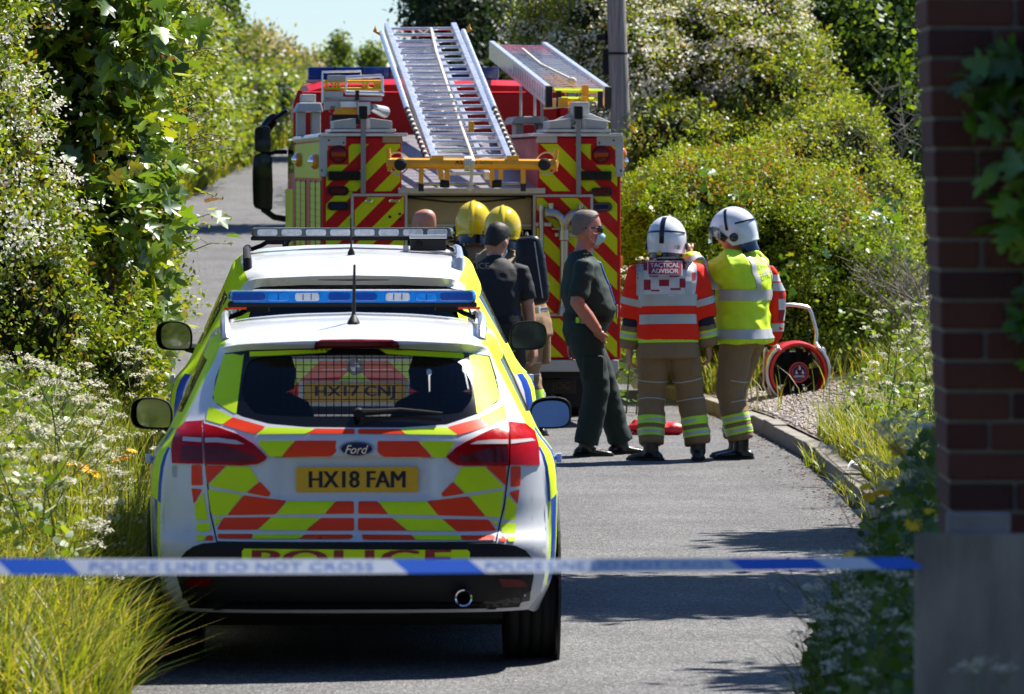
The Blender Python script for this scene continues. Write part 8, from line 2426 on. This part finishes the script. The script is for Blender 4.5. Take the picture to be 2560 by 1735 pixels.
q = MB(); q.rings([[cc + cdir*(t*hl) + sx_*(.05+dx) - sy_*.0935 for dx in (-.004,.004)] for t in (-.85,-.4,0,.4,.8)], False, False, False); q.build('seam_piping', M_refl, ba)
q = MB(); q.tube([bt0-cdir*.02, bt0-cdir*.07], [.03,.024], 10); q.tube([bt0-cdir*.05, bt0-cdir*.05+sx_*.08-sy_*.02], .016, 8); q.build('valve', M_chrome, ba, smooth=True)
q = MB(); q.tube([bt1, bt1+cdir*.03+sy_*.06, Fm.sh[1]+Vector((0,-.03,.11)), Fm.sh[1]+Vector((0,.12,.02))], .015, 8); q.build('hose', M_black, ba, smooth=True)
h, hp = Fm.helmet(M_hely, crest=M_hely)
def rose(F, h, hp):
    q = MB(); c_ = hp(.955, R(-90), .004); bk = F.HM.to_3x3() @ Vector((0,-1,0)); sd = F.HM.to_3x3() @ Vector((1,0,0))
    for k in range(5):
        a = 2*PI*k/5; q.ellipsoid(c_ + bk*.006 + sd*(.012*math.cos(a)) + Vector((0,0,.012*math.sin(a)-.022)), .009,.006,.009, 8, 5)
    q.build('yellow_rose', M_hely, h)
rose(Fm, h, hp)
# ------------------------------------------------------------------ 6 second firefighter
UG, DG = 1190, 45.6
Gm = Fig((at(UG,1000,DG).x, DG, 0), R(8), 'firefighter in yellow helmet with a crest, beside the bald person', 1.80, chest=(0,.06), waist=(0,.02), hands=((-.2,.5,1.05),(.22,.48,1.05)), elbows=((-1,-.2,-.3),(1,-.2,-.3)), headyaw=R(-14), headpitch=R(-8), headoff=(0,.03,-.0), shw=.20)
Gm.body(M_skin, (((.9,.3,0),.6),((-.9,.3,0),.6))); Gm.trousers(M_tan, 1.2, .03, seed=53); Gm.boots(.2)
b = MB(); Gm.torso(b, .055, hem=((-.12,.01),(-.05,0)))
for i in (0, 1): Gm.arm(b, i, [.085,.092,.088,.08,.076,.068])
_, bc = Gm.cloth('tunic', b, M_tan, .013, .007, 8, 3, 55)
sf = onback(bc, .02, .01)
for sx in (-1, 1):
    q = MB(); pts = [sf(sx*.10, z) for z in (1.12,1.25,1.38,1.46)] + [Gm.sh[0 if sx < 0 else 1]+Vector((-sx*.06,.0,.105)), Gm.sh[0 if sx < 0 else 1]+Vector((-sx*.06,.12,.03))]
    q.tube(pts, .03, 8, flat=.3, up=(1,0,0)); q.build('harness_strap', M_navy, Gm.root, smooth=True)
q = MB(); p_ = sf(.05,1.43); q.box(p_.x-.06,p_.x+.07,p_.y-.012,p_.y+.004,p_.z-.035,p_.z+.03); q.build('harness_label', M_refl, Gm.root, bevel=.004)
q = MB(); cc = sf(0,1.2)+Vector((0,-.07,0)); limb(q, [cc+Vector((0,0,-.25)), cc+Vector((0,0,.16))], [.08,.08], 16); q.build('air_cylinder', mat('cylinder_black',(0.01,0.01,0.012),.35), Gm.root, smooth=True)
h, hp = Gm.helmet(M_hely, crest=M_hely); rose(Gm, h, hp)
# ------------------------------------------------------------------ 7 bald person in a green-yellow vest
UC, DC = 1082, 46.0
Cm = Fig((at(UC,1000,DC).x, DC, 0), R(35), 'bald person in lime hi-vis vest at the open locker, mask straps round the ears', 1.78, chest=(0,.05), waist=(0,.02), hands=((-.2,.42,1.0),(.22,.40,1.0)), elbows=((-1,-.3,-.3),(1,-.3,-.3)), headyaw=R(22), headpitch=R(-12), headoff=(0,.03,0), shw=.19)
Cm.body(M_skinr, (((.9,.3,0),.6),((-.9,.3,0),.6))); Cm.trousers(M_navy, 1.1, 0, seed=63); Cm.boots(.14)
b = MB(); Cm.torso(b, .045, hem=((-.08,.01),(-.03,0)))
for i in (0, 1): Cm.arm(b, i, [.08,.086,.08,.074,.07,.062])
_, bc = Cm.cloth('hi_vis_jacket', b, M_hvy, .013, .007, 8, 3, 65); Cm.mask()
band('silver_band', bc, M_refl, Cm.root, Cm.chest, Cm.hipc, [-.05,.12], n=30, off=.006, maxr=.3)
b = MB(); b.tube([Cm.chest+Cm.up*.13, Cm.chest+Cm.up*.20], [.082,.078], 16); Cm.cloth('collar', b, M_hvy, .010, .002, 8, 2, 3)
# ================================================================== pole, fan, pillar, boards, tape and small things
# ---- telegraph pole
D = 60.0
base = at(1572, 600, D); x0 = base.x; topx = at(1538, -60, D)
r = empty('telegraph_pole', (x0, D, gz(x0, D)), 0, 'grey wooden telegraph pole rising behind the fire engine', 'pole')
m, nt, out = _new('weathered_pole'); L = nt.links.new
tc = N(nt, 'ShaderNodeTexCoord'); mp = N(nt, 'ShaderNodeMapping'); mp.inputs['Scale'].default_value = (22,22,1.2); L(tc.outputs['Object'], mp.inputs['Vector'])
nz = N(nt, 'ShaderNodeTexNoise', Scale=1.5, Detail=8.0, Roughness=0.7); L(mp.outputs[0], nz.inputs['Vector'])
cr = N(nt, 'ShaderNodeValToRGB'); cr.color_ramp.elements[0].position = .3; cr.color_ramp.elements[0].color = (0.16,0.14,0.12,1); cr.color_ramp.elements[1].position = .7; cr.color_ramp.elements[1].color = (0.42,0.38,0.34,1)
L(nz.outputs['Fac'], cr.inputs['Fac']); p = N(nt, 'ShaderNodeBsdfPrincipled'); p.inputs['Roughness'].default_value = .9; L(cr.outputs[0], p.inputs['Base Color'])
bm_ = N(nt, 'ShaderNodeBump'); bm_.inputs['Strength'].default_value = .6; bm_.inputs['Distance'].default_value = .02; L(nz.outputs['Fac'], bm_.inputs['Height']); L(bm_.outputs[0], p.inputs['Normal']); L(p.outputs[0], out.inputs['Surface'])
b = MB(); b.smooth = True
tz = topx.z - gz(x0, D)
pts = [Vector((0,0,-.2)).lerp(Vector((topx.x-x0, 0, tz)), t) for t in np.linspace(0,1.55,9)]
b.tube(pts, list(np.linspace(.115,.088,9)), 20); b.build('pole', m, r, smooth=True)
def pp(u, v): q = at(u, v, D-.12); return Vector((q.x-x0, q.y-D, q.z-gz(x0,D)))
for (u0,u1,v0,v1) in ((1507,1524,121,186),(1492,1522,84,100),(1512,1526,76,112)):
    a, c = pp(u0,v1), pp(u1,v0); b = MB(); b.box(a.x, c.x, .0, .10, a.z, c.z); b.build('junction_box', M_black, r, bevel=.01)
a = pp(1540,133); b = MB(); b.lathe([(.112,-.012),(.114,0),(.112,.012)], 20, Matrix.Translation((a.x+.012,.0,a.z))); b.build('steel_band', M_black, r)
a = pp(1558, 360); b = MB(); b.box(a.x-.03,a.x+.03,-.115,-.10,a.z-.05,a.z+.05); b.build('marker_tag', M_ylad, r)

# ---- positive pressure fan
DF_ = 48.6; k = FPX/DF_
c0 = at(1990, 1025, DF_)
zf = gz(c0.x, DF_) + .02
r = empty('blower_fan', (c0.x, DF_, zf), R(14), 'red and silver portable blower fan with round badge on the gravel', 'fan')
zc = 2.14-(930-HORIZON)/k - zf; Rf = 75/k
M_fan = mat('fan_red', (0.62,0.02,0.012), .3, coat=.4, var=.05)
MX = Matrix.Translation((0,0,zc)) @ Matrix.Rotation(R(90),4,'X')
b = MB(); b.smooth = True; b.lathe([(Rf*.86,.06),(Rf*.90,.085),(Rf*.98,.085),(Rf*1.03,.05),(Rf*1.05,-.02),(Rf*1.02,-.16),(Rf*.93,-.20),(Rf*.86,-.19),(Rf*.84,-.05),(Rf*.86,.06)], 48, MX); b.build('shroud', M_fan, r, smooth=True)
hub = MB(); hub.smooth = True; hub.lathe([(.001,.07),(Rf*.20,.07),(Rf*.22,.05),(Rf*.22,-.10),(.001,-.12)], 28, MX); hub.build('hub', M_black, r, smooth=True)
for q in range(9):
    a0 = 2*PI*q/9; vs = []
    for rr, w, tw in ((Rf*.2,.5,.6),(Rf*.5,.42,.45),(Rf*.82,.36,.32)):
        for s_ in (-1, 1): vs.append(MX @ Vector((rr*math.cos(a0+s_*w*.55), rr*math.sin(a0+s_*w*.55), s_*tw*.06)))
    b = MB(); b.add(vs, [(0,1,3,2),(2,3,5,4)]); o = b.build('blade', M_black, r); md = o.modifiers.new('t','SOLIDIFY'); md.thickness = .006
gr_ = empty('grille', (0,0,0)); gr_.parent = r
for q in range(1, 11):
    b = MB(); rr = Rf*(.24+.06*q); b.tube([MX @ Vector((rr*math.cos(t), rr*math.sin(t), .078)) for t in np.linspace(0,2*PI,40)[:-1]], .0016, 4, closed=True); b.build('wire_ring', M_black, gr_)
for q in range(12):
    a0 = 2*PI*q/12; b = MB(); b.tube([MX @ Vector((Rf*.2*math.cos(a0),Rf*.2*math.sin(a0),.08)), MX @ Vector((Rf*.88*math.cos(a0),Rf*.88*math.sin(a0),.08))], .0018, 4); b.build('wire_spoke', M_black, gr_)
bd = empty('badge', (0,0,0)); bd.parent = r
rb = 26/k
b = MB(); b.lathe([(.001,.088),(rb*.99,.088),(rb,.08)], 36, MX); b.build('badge_rim', M_fan, bd)
b = MB(); b.lathe([(.001,.092),(rb*.86,.092),(rb*.87,.086)], 36, MX); b.build('badge_field', M_badge, bd)
b = MB(); b.lathe([(rb*.66,.0935),(rb*.72,.0935)], 36, MX); b.build('badge_ring', M_fan, bd)
def tri(cx_, cz_, s_):
    for sg, m_ in ((-1,M_fan),(1,M_whitec)):
        b = MB(); b.add([(cx_,-.0955,zc+cz_+s_),(cx_+sg*s_*.62,-.0955,zc+cz_-s_*.45),(cx_,-.0955,zc+cz_-s_*.62)],[(0,1,2)]); b.build('badge_spike', m_, bd)
tri(0,rb*.42,rb*.30); tri(-rb*.32,rb*.0,rb*.28); tri(rb*.32,rb*.0,rb*.28)
for dz, w in ((-.36,.5),(-.46,.56)):
    b = MB(); b.box(-rb*w,rb*w,-.0957,-.095,zc+rb*dz,zc+rb*(dz+.06)); b.build('badge_bar', M_refl, bd)
# tube frame
def tubeo(nm, pts, rad, m_=M_alu): b = MB(); P = catmull(pts, 4); b.tube([Vector(p) for p in P], rad, 10); return b.build(nm, m_, r, smooth=True)
cr_ = [(Rf*1.08*math.cos(t), -.06, zc + Rf*1.08*math.sin(t)) for t in np.linspace(R(130), R(410), 22)]
tubeo('front_hoop', [(cr_[0][0]-.02,.10,cr_[0][2]+.03)] + cr_ + [(cr_[-1][0]+.03,.10,cr_[-1][2]+.03)], .016)
P = lambda u, v, y=0: Vector((at(u,v,DF_+y).x - c0.x, y, at(u,v,DF_+y).z - zf))
tubeo('push_handle', [P(1938,860,.1),P(1948,810,.12),P(1952,780,.14),P(1962,765,.15),P(1990,762,.15),P(2028,768,.15),P(2038,778,.14),P(2048,815,.12),P(2052,835,.12),P(2048,868,.1)], .016)
tubeo('side_hoop', [P(1918,870,.05),P(1912,880,.05),P(1910,950,.05),P(1910,965,.04),P(1922,985,.02)], .013); tubeo('side_hoop', [P(2060,870,.05),P(2068,880,.05),P(2066,930,.05),P(2060,990,.04)], .013)
b = MB(); b.tube([P(1908,1018,-.05),P(1940,1020,-.05),P(1985,1022,-.05)], .013, 8); b.tube([P(1985,1022,-.05),P(2062,1027,-.05)], .015, 8); b.build('foot_rail', M_grey, r, smooth=True)
for (u, y) in ((1912,.12),(2048,.12)):
    q = P(u, 995, y); b = MB(); b.lathe([(.001,-.03),(.05,-.03),(.075,-.025),(.08,0),(.075,.025),(.05,.03),(.001,.03)], 24, Matrix.Translation((q.x,q.y,.085)) @ Matrix.Rotation(R(90),4,'Y')); b.build('wheel', M_rubber, r, smooth=True)
q = MB(); q.box(-.15,.15,.12,.42,.06,.34); q.tube([(-.1,.3,.34),(-.1,.3,.42)],.03,8); q.build('engine', M_dark, r, bevel=.02)
for sx in (-1,1):
    q = MB(); q.tube([(sx*.17,-.05,.02),(sx*.17,.1,.04),(sx*.17,.40,.04)],.012,8); q.tube([(sx*.17,.0,.03),(sx*.12,.02,zc-Rf*.9)],.012,8); q.build('base_tube', M_grey, r, smooth=True)

# ---- red bag behind the officers' feet
p = at(1640, 1030, 45.6)
r = empty('red_bag', (p.x, 45.6, 0.0), 0, 'crumpled red bag lying on the road behind the officers', 'bag')
b = MB(); b.ellipsoid((-.13,0,.055),.11,.09,.05); b.ellipsoid((.10,.03,.05),.13,.09,.05); b.ellipsoid((-.02,.02,.045),.10,.08,.04); b.ellipsoid((-.14,0,.09),.05,.04,.04)
me = remesh(b, .012, 2, .4, 'bag_cloth', .016, 9, 3); link('bag_cloth', me, r, mat('red_nylon',(0.68,0.015,0.02),.45,var=.08))
q = MB(); q.tube([(-.16,-.05,.05),(-.20,-.10,.02),(-.10,-.13,.012),(.0,-.10,.012)], .008, 6); q.build('bag_strap', M_crimc, r)
# ---- torn strip of tape by the kerb
p = gnd(2130, 1225)
r = empty('torn_tape', (p.x+.10, p.y, .10), R(25), 'crumpled scrap of blue and white tape on the kerb', 'litter')
b = MB(); b.smooth = True; rows = []
for i in range(9):
    t = i/8; y = .05*math.sin(t*9); z = .02+.06*t+.03*math.sin(t*13); x = -.14+.30*t; rows.append([Vector((x, y-.02, z+.03*math.sin(t*7))), Vector((x+.01, y, z+.045)), Vector((x, y+.03, z+.01))])
b.rings(rows[:6], False, False, False); b.build('white_part', M_whitec, r)
b = MB(); b.smooth = True; b.rings(rows[5:], False, False, False); b.build('blue_part', mat('tape_blue',(0.01,0.07,0.52),.35,coat=.2), r)

# ---- brick pillar with ivy
DPI = 14.15; kp = FPX/DPI
xe = lambda v: (2308 + 62*(v/1280.0) - CX)/kp              # leaning left edge
r = empty('brick_pillar', (xe(1300)+.25, DPI+.2, 0), 0, 'dark red brick pillar with pale mortar, in deep shade beside the lane', 'pillar')
ox, oy = r.location.x, r.location.y
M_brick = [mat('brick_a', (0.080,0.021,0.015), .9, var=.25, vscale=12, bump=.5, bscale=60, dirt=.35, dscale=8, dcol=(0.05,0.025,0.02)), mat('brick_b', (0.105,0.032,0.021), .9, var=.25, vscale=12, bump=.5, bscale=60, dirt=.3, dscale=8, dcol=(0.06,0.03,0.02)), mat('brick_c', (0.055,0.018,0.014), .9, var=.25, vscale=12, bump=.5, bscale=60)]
zt = lambda z: 422 + (2.14-z)*kp
CH = .0755
b = MB()
for z0, z1 in ((0.0,1.25),(1.25,2.8)):
    pass
x_at = lambda z: xe(zt(z)) - ox
b.rings([[Vector((x_at(z)+.012, -.19, z)), Vector((.45+x_at(z), -.19, z)), Vector((.45+x_at(z), .20, z)), Vector((x_at(z)+.012, .20, z))] for z in (0,.7,1.4,2.1,2.75)])
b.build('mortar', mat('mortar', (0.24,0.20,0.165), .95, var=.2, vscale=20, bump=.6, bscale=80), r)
bmesh_cache = {}
def brick(w, m_):
    key = (round(w,3), m_)
    if key not in bmesh_cache:
        q = MB(); q.box(0, w, -.2025, .2075, 0, CH-.011); o = q.build('brick', M_brick[m_], r, bevel=.004); bmesh_cache[key] = o; return o, True
    o = bmesh_cache[key].copy(); COL.objects.link(o); o.parent = r; return o, False
z = 0.0; row = 0
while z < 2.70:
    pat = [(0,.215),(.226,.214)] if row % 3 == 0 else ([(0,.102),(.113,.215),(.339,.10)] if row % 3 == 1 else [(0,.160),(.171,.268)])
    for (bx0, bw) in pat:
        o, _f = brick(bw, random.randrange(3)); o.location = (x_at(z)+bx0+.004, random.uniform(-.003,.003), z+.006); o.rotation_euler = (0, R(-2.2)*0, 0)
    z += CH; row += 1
# ivy on the pillar
iv = empty('ivy', (ox+.01, DPI-.05, 1.6), 0, 'ivy hanging over the face of the brick pillar', 'ivy')
ox -= .20
lmv = [(ox+.22,DPI-.06,2.12,.16,.09,.22),(ox+.12,DPI-.06,2.27,.10,.08,.10),(ox+.28,DPI-.06,2.35,.2,.1,.2),(ox+.24,DPI-.06,1.78,.09,.08,.16),(ox+.10,DPI-.07,2.33,.14,.07,.06),(ox+.30,DPI-.05,1.62,.08,.06,.12)]
arr = foliage(lmv, 200, 2, .03, T_MAPLE, .075, [(0.10,0.20,0.018),(0.15,0.27,0.02),(0.06,0.12,0.02)], [3,3,2], .03, facing=None, up=.2)
add_part(iv, 'leaves', arr, LEAFG)['kind'] = 'stuff'
b = MB(); b.tube([(-.05,0,.9),(-.02,-.02,.5),(.02,0,.1),(.06,.0,-.2)], .007, 6); b.tube([(-.02,-.02,.6),(-.2,-.03,.62)], .005, 5); b.build('stem', BARK, iv)

# ---- weathered boards in front of the pillar
M_board = mat('weathered_board', (0.25,0.215,0.185), .9, var=.55, vscale=6, bump=.4, bscale=40, dirt=.5, dscale=7, dcol=(0.07,0.065,0.06), stretch=(1,1,.35))
DBD = 13.7; kb = FPX/DBD
zb = lambda v: 2.14-(v-422)/kb; xb = lambda u: (u-CX)/kb
r = empty('wooden_board', (xb(2420), DBD, 0), 0, 'wide grey weathered wooden board fixed in front of the brick pillar', 'board')
o_ = r.location.x
edges = [xb(2288)-o_, xb(2650)-o_]
for i in range(1):
    b = MB(); b.box(edges[i]+.001, edges[i+1]-.001, -.012+random.uniform(-.002,.002), .012, -.05, zb(1334+random.uniform(-3,5))); b.build('panel', M_board, r, bevel=.003)
b = MB(); b.box(xb(2372)-o_, xb(2530)-o_, .014, .07, -.05, zb(1285)); b.build('post', mat('pale_post',(0.22,0.20,0.20),.9,var=.35,vscale=7,bump=.4,bscale=40), r, bevel=.004)
b = MB(); b.box(xb(2290)-o_, xb(2650)-o_, .016, .05, zb(1480), zb(1420)); b.build('rail', M_board, r, bevel=.003)

# ---- police tape across the lane
r = empty('police_tape', (0, 13.6, 1.1), 0, 'blue and white police tape stretched across the lane in front of the cars', 'tape')
M_tw = mat('tape_white', (0.62,0.66,0.74), .35, coat=.2, var=.05, vscale=10); M_tb = mat('tape_blue_length', (0.015,0.12,0.62), .35, coat=.2)
def tp(s_, w):
    """s_: distance along the tape (0 at the boards), w: -1..1 across"""
    u = 2290 - s_*FPX/13.2; t = s_/2.5
    D = 13.66 - 0.9*t
    v = 1407 + 8*t - 14*t*(1-t)*0 + 5*math.sin(3.1*t)
    hw = (14 + 7*t)*D/FPX
    tw_ = R(38) + R(16)*math.sin(2.2*t+1)
    q = at(u, v, D)
    return Vector((q.x, q.y + w*hw*.7*math.sin(tw_*1.0), q.z + w*hw)) - Vector((0,13.6,1.1))
SL = 2.75
def tape_piece(nm, s0, s1, m_, slant0=.02, slant1=.02, off=0.0):
    n = max(4, int((s1-s0)/.02)); b = MB(); b.smooth = True; rows = []
    for i in range(n+1):
        t = i/n; row = []
        for j in range(5):
            w = -1 + 2*j/4; s_ = s0+(s1-s0)*t + w*(slant0*(1-t)+slant1*t); row.append(tp(s_, w) + Vector((0,-off,0)))
        rows.append(row)
    b.rings(rows, False, False, False); return b.build(nm, m_, r)
x = 0.0
cuts = [(0.0,.09,'b'),(.09,.20,'w'),(.20,.40,'b'),(.40,.98,'w'),(.98,1.16,'b'),(1.16,1.95,'w'),(1.95,2.10,'b'),(2.10,SL,'w')]
cuts = [(0.0,.10,'b'),(.10,.22,'w'),(.22,.42,'b'),(.42,1.02,'w'),(1.02,1.20,'b'),(1.20,1.96,'w'),(1.96,2.12,'b'),(2.12,SL,'w')]
for s0, s1, c in cuts: tape_piece('white_length' if c == 'w' else 'blue_length', s0, s1, M_tw if c == 'w' else M_tb, .02, .02)
M_tp = mat('tape_print', (0.14,0.25,0.58), .4)
for (s0, s1, txt) in ((.45,1.0,'POLICE LINE DO NOT CROSS'),(1.26,1.92,'POLICE LINE DO NOT CROSS')):
    cs = (s0+s1)/2
    lettering('tape_lettering', txt, s1-s0, 1.15, lambda a, c: tp(cs - a, c) + Vector((0,-.0004,.0002)), M_tp, r)
